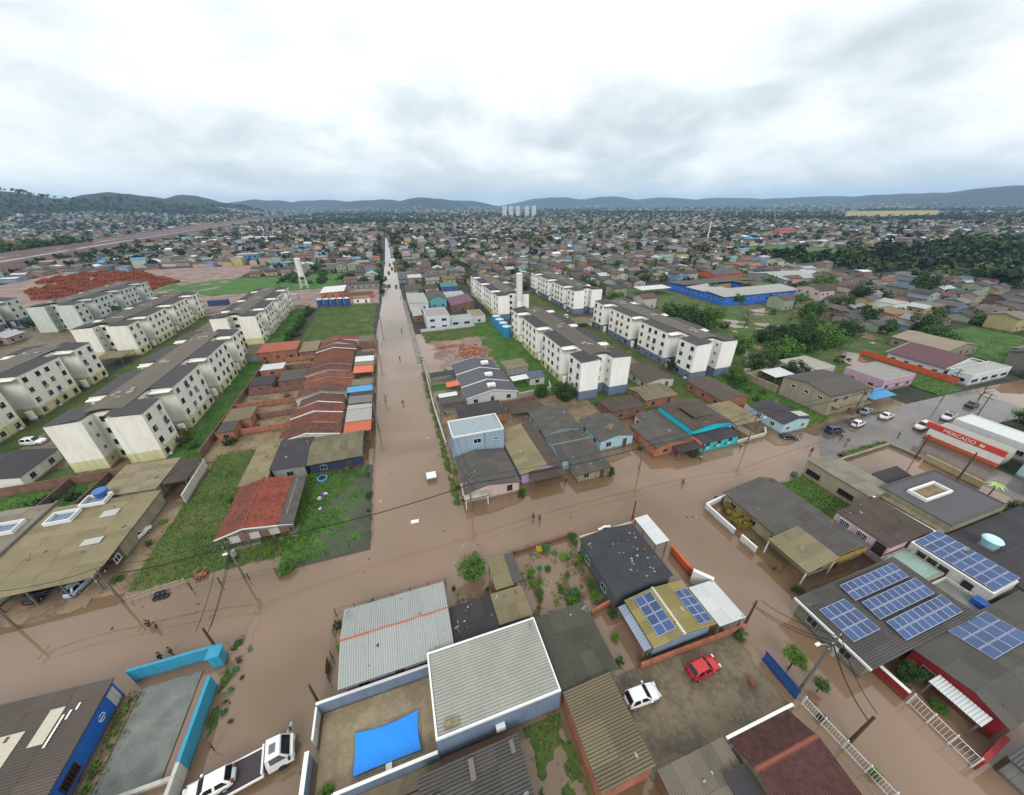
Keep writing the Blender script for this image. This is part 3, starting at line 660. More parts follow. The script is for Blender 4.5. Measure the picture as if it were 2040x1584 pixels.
block('pale grey-green apartment block with long low roof beside the red brick shells', -146, -130.5, 204, 3, W_PALE, W_PALE)
block('pale apartment block at the far left edge with cars parked at its foot', -180, -165.2, 172, 3, W_PALE, W_BLUEB)
block('white apartment block with blue-grey base nearest on the right, beside the leafy tree', 43.2, 58.0, 76.3, 3, W_WHITE, W_CREAMB, W_BLUEB)
block('white apartment block with blue-grey base and weedy grove on its right', 80.3, 95.2, 77, 3, W_WHITE, W_BLUEB)
block('white apartment block standing behind the white water tower column', 44.2, 59.0, 158, 3, W_WHITE, W_CREAMB, W_BLUEB)
block('white apartment block with blue-grey base behind the bus shelter, nearest the blue school', 81.2, 96, 156, 3, W_WHITE, W_BLUEB)
# ------------------------------------------------------------------ palette for houses
F_GREY = fibro('#514e4a', 0.4, 0.45); F_DARK = fibro('#3a383c', 0.3, 0.4, 0.8, '#2b2926'); F_BROWN = fibro('#4d433c', 0.4, 0.42); F_TAN = fibro('#7d7458', 0.4, 0.35, 0.85, '#575240')
F_OLIVE = fibro('#6f6a52', 0.5, 0.35, 0.85, '#474534'); F_LIGHT = fibro('#95978e', 0.25, 0.18, 0.55, '#74756a', 0.1); F_SILVER = fibro('#979c99', 0.2, 0.16, 0.5, '#7f827d', 0.12)
F_WHITE = fibro('#c2c6c6', 0.12, 0.1, 0.5, '#9c9e9a', 0.1); F_MOSS = fibro('#4a4a40', 0.6, 0.45, 0.9, '#34382b'); F_BLACK = fibro('#35373c', 0.3, 0.35, 0.8, '#2a2a2a')
F_RED = fibro('#a8604c', 0.3, 0.2, 0.85, '#7c4638'); F_SALMON = fibro('#c2674a', 0.25, 0.15, 0.8, '#8f4a34'); F_BLUE = fibro('#3f87b5', 0.2, 0.1, 0.5, '#356a8c'); F_PURPLE = fibro('#5b3a5a', 0.2, 0.1, 0.7, '#4a3046')
T_ORANGE = tile('#8f4a34', '#6c3628'); T_BROWN = tile('#70463a', '#4b2f2a'); T_BROWNX = tile('#6b4438', '#4d322d', axis=0); T_DARK = tile('#5a3530', '#452a28', axis=0)
W_LBLUE = paint('#8ea3b4', 0.8, 0.3); W_PINK = paint('#c3adab', 0.8, 0.35); W_LILAC = paint('#a89bb5', 0.8, 0.3); W_GREY = paint('#8b8d8c', 0.85, 0.5); W_BEIGE = paint('#8d8672', 0.9, 0.6)
W_SKY = paint('#9fc0cc', 0.8, 0.3); W_CYAN = paint('#2f8fae', 0.7, 0.3); W_TURQ = paint('#22b3c2', 0.7, 0.2); W_BLUE = paint('#1a5cae', 0.6, 0.2); W_YELLOW = paint('#a8893a', 0.8, 0.4)
W_RED = paint('#8d1f24', 0.6, 0.3); W_SLATE = paint('#6f8096', 0.7, 0.3); W_ORANGE = paint('#c0562f', 0.8, 0.25); W_MAUVE = paint('#b79cab', 0.8, 0.3); W_NAVY = paint('#2a3350', 0.7, 0.3); W_OFF = paint('#b9b7ae', 0.85, 0.4)
BR = brick('#a05a3c'); BR_D = brick('#74493a'); BR_O = brick('#b0623e')

def wall_run(label, pts, h, mat, th=0.18, name='boundary_wall', cat='wall', capm=None, group=None, z0=-0.2):
    """free-standing wall along a polyline, with a coping as its part"""
    root = thing(name, label, cat, (pts[0][0], pts[0][1], 0), group)
    for (xa, ya), (xb, yb) in zip(pts, pts[1:]):
        d = Vector((xb - xa, yb - ya)); n_ = Vector((-d.y, d.x)).normalized() * th / 2; b = MB()
        q = [(xa + n_.x, ya + n_.y), (xa - n_.x, ya - n_.y), (xb - n_.x, yb - n_.y), (xb + n_.x, yb + n_.y)]
        b.hull([(x, y, z0) for x, y in q], [(x, y, h) for x, y in q]); b.build('wall_panel', mat, root)
        c_ = MB(); n2 = n_ * 1.35; q = [(xa + n2.x, ya + n2.y), (xa - n2.x, ya - n2.y), (xb - n2.x, yb - n2.y), (xb + n2.x, yb + n2.y)]
        c_.hull([(x, y, h + 0.002) for x, y in q], [(x, y, h + 0.07) for x, y in q]); c_.build('coping', capm or mat, root)
    return root
def rails(label, a, b_, h=1.4, mat=None, n=None, name='railing_fence', post=2.0, group=None, z0=-0.2, bar=0.18):
    """metal railing: posts, two rails and upright bars"""
    mat = mat or M['white']; A = Vector((*a, 0)); B = Vector((*b_, 0)); ln = (B - A).length; u = (B - A) / ln
    root = thing(name, label, 'fence', (a[0], a[1], 0), group); k = max(1, int(round(ln / post)))
    pm = MB().box(-0.06, -0.06, z0, 0.06, 0.06, h + 0.1).mesh('post', mat); bm_ = MB().box(-0.018, -0.018, 0.15, 0.018, 0.018, h - 0.03).mesh('bar', mat); rot = Matrix.Rotation(math.atan2(u.y, u.x), 4, 'Z')
    for i in range(k + 1): inst('post', pm, root, Matrix.Translation(u * (ln * i / k)) @ rot)
    for z in (0.2, h - 0.1):
        r_ = MB(); nn = Vector((-u.y, u.x, 0)) * 0.025; q = [A + nn, A - nn, B - nn, B + nn]
        r_.hull([(p.x, p.y, z) for p in q], [(p.x, p.y, z + 0.05) for p in q]); r_.build('rail', mat, root)
    m_ = int(ln / bar)
    for i in range(m_): inst('bar', bm_, root, Matrix.Translation(u * (ln * (i + 0.5) / m_)) @ rot)
    return root
def wire_fence(label, pts, h=1.5, post=2.5, name='post_fence', mat=None, group=None):
    root = thing(name, label, 'fence', (*pts[0], 0), group); mat = mat or M['wood']; pm = MB().box(-0.06, -0.06, -0.3, 0.06, 0.06, h).mesh('post', mat); o = Vector((*pts[0], 0))
    for (a, b_) in zip(pts, pts[1:]):
        A = Vector((*a, 0)); B = Vector((*b_, 0)); k = max(1, int((B - A).length / post))
        for i in range(k + 1): inst('post', pm, root, Matrix.Translation(A + (B - A) * i / k - o + Vector((0, 0, random.uniform(-0.1, 0.1)))) @ Matrix.Rotation(random.uniform(-0.05, 0.05), 4, 'X'))
        w_ = MB()
        for z in (0.3, 0.7, h - 0.15): w_.tube([A + Vector((0, 0, z)), (A + B) / 2 + Vector((0, 0, z - 0.05)), B + Vector((0, 0, z))], 0.015, 4)
        w_.build('wire', M['darkmetal'], root)
    return root
def flatbox(label, x0, x1, y0, y1, h, wall, roofm, par=0.35, name='house', cat='house', capm=None, group=None, wins='', wz=(1.0,), ww=1.3, kind='plain'):
    """flat-roofed building with a parapet"""
    USED.append((x0, x1, y0, y1)); root = thing(name, label, cat, ((x0 + x1) / 2, (y0 + y1) / 2, 0), group)
    MB().box(x0, y0, -0.3, x1, y1, h).build('wall', wall, root); t = 0.2
    MB().box(x0 + t, y0 + t, h + 0.002, x1 - t, y1 - t, h + 0.06).build('roof', roofm, root)
    p = MB(); p.box(x0, y0, h + 0.001, x1, y0 + t, h + par).box(x0, y1 - t, h + 0.001, x1, y1, h + par).box(x0, y0 + t, h + 0.001, x0 + t, y1 - t, h + par).box(x1 - t, y0 + t, h + 0.001, x1, y1 - t, h + par)
    p.build('parapet', capm or wall, root)
    for s in wins:
        hor = s in 'SN'; ln = (x1 - x0) if hor else (y1 - y0); n_ = max(1, int(ln // 4))
        for z in wz:
            for i in range(n_):
                q = (i + 0.5) / n_; X, Y = (x0 + ln * q, y0 if s == 'S' else y1) if hor else (x0 if s == 'W' else x1, y0 + ln * q)
                window(root, X, Y, z, s, ww, 1.0, kind)
    return root
def canopy(label, x0, x1, y0, y1, z, dz, mat, axis='m+y', name='carport', posts=True, wave=0.25, pm=None, cat='carport', group=None, near=80):
    """lean-to roof of sheets on posts"""
    USED.append((x0, x1, y0, y1)); root = thing(name, label, cat, ((x0 + x1) / 2, (y0 + y1) / 2, 0), group)
    pl = {'m+y': ((x0, y0, z), (x1, y0, z), (x0, y1, z + dz)), 'm-y': ((x1, y1, z), (x0, y1, z), (x1, y0, z + dz)), 'm+x': ((x0, y1, z), (x0, y0, z), (x1, y1, z + dz)), 'm-x': ((x1, y0, z), (x1, y1, z), (x0, y0, z + dz))}[axis]
    A, B, D = (Vector(q) for q in pl); E_ = B + D - A; k = Vector((0, 0, 0.08)); b = MB(); b.hull([A - k, B - k, E_ - k, D - k], [A, B, E_, D]); rf = b.build('roof', M['wood'], root)
    slope(rf, A, B, D, mat, wave, 0.035, math.hypot(math.hypot((x0 + x1) / 2, (y0 + y1) / 2), 44) < near)
    if posts:
        for (x, y) in ((x0 + 0.2, y0 + 0.2), (x1 - 0.2, y0 + 0.2), (x1 - 0.2, y1 - 0.2), (x0 + 0.2, y1 - 0.2)):
            q = MB(); q.box(x - 0.07, y - 0.07, -0.3, x + 0.07, y + 0.07, z - 0.09 + (dz * 0.9 if (axis[2] == 'y') == ((y > (y0 + y1) / 2) if axis[1] == '+' else (y < (y0 + y1) / 2)) and axis[2] == 'y' else 0)); q.build('post', pm or M['concpole'], root)
    return root
def panels(root, x0, x1, y0, y1, nx, ny, zf):
    """solar modules, each a part of the house that carries them; zf gives the roof height"""
    dx = (x1 - x0) / nx; dy = (y1 - y0) / ny; o = ORG[root.name]
    for i in range(nx):
        for j in range(ny):
            xa, xb, ya, yb = x0 + dx * i + 0.02, x0 + dx * (i + 1) - 0.02, y0 + dy * j + 0.02, y0 + dy * (j + 1) - 0.02; b = MB()
            def q(x, y, h): return (x, y, zf(x, y) + h)
            b.hull([q(xa, ya, 0.1), q(xb, ya, 0.1), q(xb, yb, 0.1), q(xa, yb, 0.1)], [q(xa, ya, 0.15), q(xb, ya, 0.15), q(xb, yb, 0.15), q(xa, yb, 0.15)])
            s = 0.045; b.face([q(xa + s, ya + s, 0.153), q(xb - s, ya + s, 0.153), q(xb - s, yb - s, 0.153), q(xa + s, yb - s, 0.153)], 1)
            b.build('solar_panel', [plain('panel_frame', '#a9b3bf', 0.4, 0.3), M['solar']], root)

# ------------------------------------------------------------------ south-west corner: the blue house
h = house('house with dark corrugated roof, pale skylight sheets and bright blue wall', -52, -34.4, 12, 32.1, 3.0, 1.6, 'm-x', W_BLUE, fibro('#544b45', 0.35, 0.25), 0.25, wins='', near=90, sl=3.2)
for (x, y, w_, l_) in ((-41.4, 25.2, 2.1, 3.6), (-38.3, 27.2, 1.1, 3.0)):
    def zf(x_): return 3.0 + 1.6 * (-34.4 - x_) / 17.6 + 0.1
    b = MB(); b.hull([(x, y, zf(x)), (x + w_, y, zf(x + w_)), (x + w_, y + l_, zf(x + w_)), (x, y + l_, zf(x))], [(x, y, zf(x) + .04), (x + w_, y, zf(x + w_) + .04), (x + w_, y + l_, zf(x + w_) + .04), (x, y + l_, zf(x) + .04)]); b.build('skylight_sheet', plain('translucent_sheet', '#b9b6a4', 0.5), h)
for (x, y, l_) in ((-37.0, 26.8, 2.6), (-41.6, 22.5, 1.4), (-36.2, 29.6, 0.6), (-43.5, 28.0, 0.7), (-36.6, 28.9, 0.8)):
    b = MB(); z = 3.0 + 1.6 * (-34.4 - x) / 17.6 + 0.12; b.box(x, y, z, x + 0.18, y + l_, z + 0.05); b.build('sealing_strip', M['white'], h)
window(h, -34.65, 24.6, 0.9, 'E', 1.9, 1.1, 'grille', fr=plain('red_brown_frame', '#4a2420', 0.7))
b = MB()       # round white emblem painted on the blue wall
for k in range(20):
    a0, a1 = 2 * math.pi * k / 20, 2 * math.pi * (k + 1) / 20
    if k % 10 != 7: b.face([(-34.64, 29.2 + 0.42 * math.cos(a0), 1.5 + 0.42 * math.sin(a0)), (-34.64, 29.2 + 0.42 * math.cos(a1), 1.5 + 0.42 * math.sin(a1)), (-34.64, 29.2 + 0.31 * math.cos(a1), 1.5 + 0.31 * math.sin(a1)), (-34.64, 29.2 + 0.31 * math.cos(a0), 1.5 + 0.31 * math.sin(a0))])
b.face([(-34.64, 28.98, 1.38), (-34.64, 29.42, 1.38), (-34.64, 29.42, 1.52), (-34.64, 28.98, 1.52)]); b.build('wall_emblem', M['white'], h)
MB().box(-34.66, 30.6, 0.2, -34.62, 31.6, 2.4).build('bare_render_patch', W_OFF, h)
wall_run('tall cyan wall along the cross street beside the leaning post, blue house behind', [(-34.2, 33.0), (-25.5, 33.0)], 2.2, W_CYAN, 0.22, capm=W_CYAN)
b = thing('gate_pier', 'square cyan gate pier at the corner of the cyan wall', 'pier', (-25.5, 32.3, 0)); MB().box(-26.2, 31.6, -0.3, -25.1, 32.7, 2.3).build('shaft', W_CYAN, b); MB().box(-26.35, 31.45, 2.302, -24.95, 32.85, 2.45).build('cap', W_CYAN, b)
wall_run('cyan wall of the gravel courtyard facing the flooded side street', [(-25.3, 29.6), (-25.3, 22.4)], 2.2, W_CYAN, 0.25, capm=W_CYAN)
wall_run('whitewashed end of the courtyard wall near the recovery truck', [(-25.3, 22.38), (-25.3, 12)], 2.2, W_OFF, 0.25, capm=W_OFF)
wall_run('low whitish wall crossing behind the gravel courtyard', [(-33, 22.0), (-25.5, 22.0)], 0.8, W_OFF, 0.25)
canopy('tan sheet roof below the gravel courtyard at the bottom edge', -39, -29.5, 14, 21.2, 2.4, 0.5, F_TAN, 'm+y', name='shed', cat='shed', near=90)

# ------------------------------------------------------------------ between the side streets, south of the cross street
h = house('house with silver sheet roof and orange ridge, nearest below the cross street', -11.7, 0.5, 23.4, 32.2, 3.0, 0.75, 'x', W_LILAC, F_SILVER, 0.5, ridge=28.0, cap=plain('orange_ridge_tile', '#a55a3a', 0.85), wins='WS', near=90, wave=0.24, amp=0.03, sl=4.6)
wire_fence('post and rail fence around the silver roofed house', [(-13.4, 23.6), (-13.4, 33.9), (0.8, 33.9)], 1.5, 2.2, mat=M['concpole'])
b = thing('gate', 'orange timber gate leaning at the side street fence', 'gate', (-13.6, 27.4, 0))
for i in range(6): MB().box(-13.75 - 0.01 * i, 26.7 + 0.27 * i, 0.0, -13.65 - 0.01 * i, 26.93 + 0.27 * i, 1.3).build('plank', plain('orange_timber', '#8f6030', 0.8), b)
for z in (0.3, 1.0): MB().box(-13.64, 26.6, z, -13.58, 28.4, z + 0.1).build('rail', M['wood'], b)
h = flatbox('large flat building with ribbed grey roof and white parapet beside the covered pool', -2.5, 10.0, 15.9, 23.6, 3.7, W_SLATE, M['wood'], 0.28, capm=M['white'])
rf = [o for o in h.children if o.name.startswith('roof')][0]
slope(rf, (-2.25, 23.35, 3.78), (-2.25, 16.15, 3.78), (9.75, 23.35, 3.93), F_LIGHT, 0.3, 0.05, True, 1.2, 1.55)
for (x, z) in ((3.1, 1.7),): ac = MB(); ac.box(x, 15.45, z, x + 0.9, 15.88, z + 0.7); ac.build('air_conditioner', M['white'], h)
b = MB(); b.box(-1.6, 16.4, 4.0, -0.2, 17.0, 4.12).box(-1.5, 16.5, 4.12, -0.9, 16.9, 4.3); b.build('roof_clutter', F_TAN, h)
wall_run('blue-grey wall with white coping along the north of the pool terrace', [(-13.9, 23.25), (-2.52, 23.25)], 2.2, W_SLATE, 0.2, capm=M['white'])
wall_run('blue-grey wall with white coping along the south of the pool terrace', [(-2.55, 15.8), (-11.6, 15.8), (-13.9, 14.2)], 1.9, W_SLATE, 0.2, capm=M['white'])
wall_run('white gate wall of the pool terrace along the side street', [(-13.9, 23.1), (-13.9, 20.4)], 1.9, W_OFF, 0.15, capm=M['white'])
wall_run('blue-grey wall of the pool terrace running to the bottom edge', [(-14.2, 19.6), (-14.2, 11)], 2.0, W_SLATE, 0.3, capm=M['white'])
t = thing('swimming_pool', 'swimming pool under a bright blue tarpaulin', 'pool', (-7.2, 18.6, 0)); MB().box(-10.5, 16.8, 0.1, -4.0, 20.5, 0.26).build('pool_edge', M['concrete'], t)
nx_, ny_ = 26, 16; X, Y = np.meshgrid(np.linspace(0, 1, nx_), np.linspace(0, 1, ny_)); PX = -10.35 + 6.2 * X - 0.16 * np.sin(Y * 3.1416) * X ** 3 + 0.12 * np.sin(Y * 3.1416) * (1 - X) ** 3; PY = 17.0 + 3.3 * Y - 0.30 * np.sin(X * 3.1416) * Y ** 3 + 0.05 * np.sin(X * 3.1416) * (1 - Y) ** 3
PZ = 0.46 + 0.05 * np.sin(X * 7 + Y * 2) * np.sin(Y * 5 + 1) - 0.10 * np.exp(-((X - .5) ** 2 + (Y - .5) ** 2) * 6) + 0.03 * np.sin(X * 31 + Y * 9) * (np.abs(Y - .5) + .2) + 0.025 * np.sin(Y * 27 - X * 8) * np.abs(X - .5)
b = MB(); b.v = [tuple(p) for p in np.stack([PX, PY, PZ], -1).reshape(-1, 3) ]; b.f = [(j * nx_ + i, j * nx_ + i + 1, (j + 1) * nx_ + i + 1, (j + 1) * nx_ + i) for j in range(ny_ - 1) for i in range(nx_ - 1)]; b.m = [0] * len(b.f)
b.build('tarpaulin', plain('blue_tarpaulin', '#0c88ee', 0.38, 0, 0.1), t, True)
b = thing('pump_box', 'small white pump box at the pool edge', 'box', (-7.1, 16.6, 0.2)); MB().box(-7.35, 16.4, 0.2, -6.9, 16.85, 0.6).build('casing', M['white'], b); MB().box(-7.4, 16.35, 0.602, -6.85, 16.9, 0.68).build('lid', M['white'], b)
b = thing('concrete_block', 'white block in the corner of the pool terrace beside a round shrub', 'block', (-12.2, 15.3, 0)); MB().box(-12.8, 14.9, 0.1, -11.7, 15.6, 0.9).build('body', M['white'], b); MB().box(-12.85, 14.85, 0.902, -11.65, 15.65, 1.0).build('cap', M['white'], b)
house('low house with dark sheet roof between silver roof and ribbed grey roof', 0.6, 6.0, 23.9, 28.8, 2.5, 0.3, 'm-y', W_GREY, F_DARK, 0.2, wins='N', near=90, wave=0.2)
house('low annex with tan sheet roof beside the dark roof', 6.02, 10.2, 24.6, 28.8, 2.6, 0.3, 'm-y', W_BEIGE, F_TAN, 0.2, wins='N', near=90, wave=0.2, name='annex')
house('wide mossy grey-green roof behind the flooded garden', 10.4, 17.1, 16.3, 24.3, 2.4, 0.25, 'm-y', W_BEIGE, F_MOSS, 0.2, wins='E', near=90, wave=0.35, name='outbuilding')
canopy('narrow tan sheet canopy leading to the cross street beside the round tree', 6.9, 9.4, 29.3, 34.0, 2.3, 0.15, F_TAN, 'm+y', near=90)
canopy('narrow grey sheet canopy beside the tan one', 9.45, 10.8, 29.6, 34.2, 2.2, 0.12, F_GREY, 'm+y', near=90)
wall_run('low mossy brick wall of the flooded garden along the cross street', [(10.9, 35.6), (21.3, 35.9)], 0.7, BR_D, 0.2)
wall_run('low red brick wall at the back of the flooded garden', [(18, 23.6), (21.6, 24.2)], 1.0, BR, 0.2)
h = house('workshop with patched black roof and cream cross-marked gable', 20.7, 29.8, 23.3, 32.6, 3.3, 0.7, 'y', paint('#4b565c', 0.8, 0.4), F_BLACK, 0.25, wins='W', near=90)
for i in range(34):
    x = random.gauss(26.3, 1.5); y = random.gauss(26.8, 2.2)
    if not (21.2 < x < 29.4 and 23.8 < y < 32): continue
    z = 3.3 + 0.7 * (1 - abs(x - 25.25) / 4.55) + 0.115; q = MB(); n_ = random.randint(5, 7); rr = random.uniform(0.05, 0.24); a0 = random.random() * 6
    el = random.uniform(0.4, 1.0); pts = [(x + rr * random.uniform(.6, 1.2) * math.cos(a0 + 6.283 * k / n_), y + rr * el * random.uniform(.6, 1.2) * math.sin(a0 + 6.283 * k / n_), z) for k in range(n_)]
    q.hull(pts, [(a, b_, c_ + 0.02) for a, b_, c_ in pts]); q.build('sealant_patch', plain('white_sealant', '#8d908e', 0.8), h)
b = MB(); b.box(20.8, 32.66, -0.2, 29.7, 32.86, 3.6); b.build('front_parapet', paint('#b5ad94', 0.85, 0.6), h)
b = MB(); b.box(24.5, 32.64, 3.62, 25.3, 32.9, 4.3).box(23.9, 32.64, 3.9, 25.9, 32.9, 4.1); b.build('cross', M['white'], h)
canopy('white strip roof on the orange wall by the junction', 31.2, 33.6, 28.6, 34.0, 2.6, 0.1, F_WHITE, 'm+x', near=90, name='gate_shelter', cat='shelter')
wall_run('orange wall of the workshop along the right side street', [(34.2, 28.4), (34.2, 24.6), (35.0, 22.2)], 1.5, W_ORANGE, 0.25, capm=W_ORANGE)
wall_run('short orange wall at the workshop corner on the cross street', [(29.9, 33.2), (31.3, 34.2)], 2.0, W_ORANGE, 0.2, capm=W_ORANGE)
h = house('house with olive sheet roof and two dark solar arrays above the parked cars', 21.9, 30.7, 16.7, 22.7, 2.7, 0.7, 'y', paint('#7f90a5', 0.8, 0.3), fibro('#857b4c', 0.3, 0.25, 0.85, '#5e5838'), 0.35, ridge=26.0, wins='', near=90, cap=M['white'])
window(h, 22.25, 20.5, 1.0, 'W', 1.3, 1.0); door(h, 22.25, 18.4, 0.0, 'W', M['white'])
def zK(x, y): return 2.75 + 0.7 * ((x - 21.9) / 4.1 if x < 26.0 else (30.7 - x) / 4.7)
panels(h, 23.0, 25.4, 17.5, 22.3, 2, 4, zK); panels(h, 28.4, 30.5, 17.1, 21.5, 2, 4, zK)
canopy('white sheet carport beside the olive solar roof on the right side street', 30.75, 34.7, 16.3, 21.5, 2.8, -0.25, F_WHITE, 'm+x', near=90, wave=0.2)
canopy('grey-blue awning on the left of the olive solar roof', 20.9, 21.9, 17.0, 22.4, 2.2, 0.25, fibro('#8793a3', 0.1, 0.1), 'm+x', near=90, name='awning', cat='awning')
wall_run('low brick wall between the solar house and the yard with two cars', [(20.3, 16.4), (35.2, 16.1)], 1.2, BR, 0.2)
wall_run('white parapet beam between workshop and solar house', [(33.6, 23.6), (35.2, 21.6)], 2.4, M['white'], 0.4)
b = thing('sliding_gate', 'blue sheet-metal gate of the yard with two parked cars', 'gate', (34.3, 10.8, 0))
for i in range(5): MB().box(34.28 + 0.01 * (i % 2), 8.8 + 0.8 * i, 0.1, 34.34 + 0.01 * (i % 2), 9.58 + 0.8 * i, 2.0).build('panel', plain('blue_sheet_metal', '#27508c', 0.5), b)
for z in (0.4, 1.8): MB().box(34.2, 8.7, z, 34.27, 12.9, z + 0.1).build('rail', plain('blue_rail', '#1f3f70', 0.5), b)
h = house('long brick shed with ribbed brown-olive roof beside the car yard', 10.3, 15.6, 8.4, 16.1, 2.9, 0.35, 'm+x', BR_O, fibro('#6f6650', 0.35, 0.3, 0.85, '#4c4838'), 0.12, wins='', name='shed', cat='shed', near=90, wave=0.26, amp=0.06)
h = house('house with dark red-brown tile roof and white edging beside the car yard', 23.4, 30.8, -2, 7.9, 2.9, 1.1, 'x', W_BEIGE, T_DARK, 0.4, ridge=5.4, cap=plain('terracotta_ridge', '#8a4f3c', 0.85), wins='WE', tiles=True)
MB().box(23.3, 7.9, 2.86, 31.6, 8.15, 3.08).build('gutter', M['white'], h)
house('low building with grey ribbed roof below the car yard', 15.9, 23.3, 3.0, 8.3, 2.5, 0.25, 'm-y', BR_D, fibro('#6e675a', 0.3, 0.3), 0.15, wins='', name='outbuilding', near=90, wave=0.24)
canopy('small dark metal roof overlapping the grey ribbed roof', 21.0, 23.35, 2.6, 6.2, 2.85, 0.2, F_DARK, 'm+y', near=90, name='lean_to', cat='shed', posts=False)
h = house('low house with dark ribbed roof at the bottom edge below the pool wall', -4.4, 4.8, 5, 14.5, 2.5, 0.4, 'm+x', W_GREY, fibro('#4c4a47', 0.35, 0.35, 0.85, '#38362f'), 0.15, wins='', near=90, wave=0.26, amp=0.06)
for (x, y, a, c_) in ((0.0, 12.6, 0.5, 1.5), (-3.4, 11.5, 0.7, 1.2), (3.9, 13.2, 0.4, 1.0)): MB().box(x, y, 2.72, x + a, y + c_, 3.02).build('chimney_cover', M['concpole'], h)
house('lower roof left of the dark ribbed one at the bottom edge', -11.0, -4.45, 4, 13.0, 2.3, 0.3, 'm+x', W_GREY, F_BROWN, 0.15, wins='', name='outbuilding', near=90)
rails('white railing fence along the right side street beside the tiled house', (34.6, 8.3), (35.6, -3.0), 1.5, M['white'], bar=0.22)

# ------------------------------------------------------------------ east of the right side street
h = house('long house with grey-brown roof, sagging tan porch and ochre gable', 49.2, 60.6, 18.4, 34.2, 2.8, 1.2, 'y', paint('#97906f', 0.85, 0.4), F_GREY, 0.4, ridge=57.1, wins='WS', near=95, wave=0.28)
canopy('tan sheet porch leaning off the grey-brown house', 47.6, 53.2, 18.2, 24.2, 2.72, 0.82, F_TAN, 'm+x', near=95, name='porch', cat='porch', pm=M['white'])
MB().box(53.4, 18.5, 1.9, 60.2, 18.62, 2.85).build('ochre_gable_board', W_YELLOW, h)
b = MB(); b.hull([(54.2, 25.6, 3.45), (56.6, 25.0, 3.95), (56.8, 26.2, 3.99), (54.4, 26.9, 3.5)], [(54.2, 25.6, 3.51), (56.6, 25.0, 4.01), (56.8, 26.2, 4.05), (54.4, 26.9, 3.56)]); b.build('loose_board', M['wood'], h)
wall_run('white corner wall around the garden with the brown bush', [(51.6, 34.7), (45.9, 33.9), (46.0, 28.0)], 1.3, paint('#c9c9c6', 0.7, 0.3), 0.22, capm=M['white'])
wall_run('white wall stub with round mark beside the brown bush garden', [(46.0, 26.8), (46.1, 24.2)], 1.4, paint('#c9c9c6', 0.7, 0.3), 0.22, capm=M['white'])
h = house('beige house with low ribbed roof and two dark barred windows over the grassy alley', 70.2, 77.4, 24.8, 35.3, 3.3, 0.5, 'm-x', paint('#9a927d', 0.9, 0.5), fibro('#7f7b6e', 0.3, 0.25), 0.12, wins='', near=95)
for y in (33.4, 27.8): window(h, 70.32, y, 1.2, 'W', 2.4, 1.0, 'grille', fr=plain('dark_red_frame', '#3c2226', 0.7))
wall_run('low grass-topped wall curving round the flooded forecourt', [(78, 35.8), (84, 36.0), (98, 36.4), (98.4, 31)], 0.6, paint('#8f8a78', 0.9, 0.5), 0.3)
wall_run('cream panelled wall along the road beside the flooded forecourt', [(98.2, 30.6), (97.6, 22)], 1.6, paint('#a89a76', 0.85, 0.4), 0.25)
b = canopy('dark curved canopy in the flooded forecourt', 79, 86, 26.6, 29.4, 2.3, 0.5, F_DARK, 'm+y', near=95)
h = house('pink house with dark roof and two white barred windows', 61.2, 70.3, 16.9, 24.2, 4.0, 0.25, 'm+x', paint('#c4a3b3', 0.8, 0.2), F_BROWN, 0.12, wins='', near=95, wave=0.22)
for y in (22.6, 20.2): window(h, 61.32, y, 2.4, 'W', 1.5, 1.1, 'grille', fr=M['white'])
door(h, 61.32, 17.9, 1.7, 'W', plain('dark_doorway', '#2a1d18', 0.9), 1.3, 2.0)
wall_run('white perforated parapet behind the pink house', [(71.0, 24.8), (71.3, 16.9)], 3.7, W_MAUVE, 0.3, capm=M['white'])
h = flatbox('flat dark roofed building with white-rimmed roof opening', 74.4, 88.6, 16.6, 25.8, 3.9, paint('#8f8a77', 0.9, 0.7), fibro('#4c4c4f', 0.3, 0.15, 0.7), 0.2, capm=F_GREY, wins='W', ww=0.8)
b = MB(); b.box(77.0, 21.0, 3.97, 83.8, 21.3, 4.5).box(77.0, 23.3, 3.97, 83.8, 23.6, 4.5).box(77.0, 21.3, 3.97, 77.3, 23.3, 4.5).box(83.5, 21.3, 3.97, 83.8, 23.3, 4.5); b.build('roof_opening_rim', M['white'], h)
MB().box(77.3, 21.3, 3.96, 83.5, 23.3, 4.0).build('roof_opening_floor', M['soil'], h)
MB().box(73.2, 16.7, -0.2, 74.38, 25.6, 3.0).build('stained_ledge', paint('#7d765e', 0.9, 0.8), h)
h = flatbox('white two-storey house carrying a long blue solar array', 65.2, 70.6, 8.4, 16.7, 3.9, W_OFF, F_GREY, 0.15, capm=M['white'])
panels(h, 65.6, 70.5, 8.5, 16.6, 3, 8, lambda x, y: 4.0 + 0.10 * (x - 65.6))
for y in (15.2, 14.0, 12.8, 10.4): window(h, 65.2, y, 2.2, 'W', 1.0, 1.3, fr=WIN_DARK)
h = flatbox('low annex with pale green glassy roof below the long solar array', 59.6, 65.0, 12.4, 16.8, 2.6, W_BEIGE, paint('#86a096', 0.5, 0.4), 0.2, name='annex')
h = flatbox('open yard enclosure with bright blue bins below the solar house', 61.0, 65.0, 7.6, 12.2, 2.0, W_OFF, M['gravel'], 0.5, name='enclosure', cat='building')
MB().box(63.6, 7.9, 2.1, 64.7, 9.2, 2.9).build('blue_bin', plain('blue_bin', '#1d4c9a', 0.5), h)
h = house('wide dark ribbed roof carrying four blue solar arrays over the flooded side street', 42.4, 60.4, 7.6, 16.1, 3.0, 0.5, 'm+x', paint('#77766d', 0.9, 0.5), fibro('#4a4846', 0.3, 0.3), 0.5, wins='W', near=95, fascia=None)
MB().box(42.25, 7.6, 2.85, 42.4, 16.1, 3.15).build('gutter', M['white'], h)
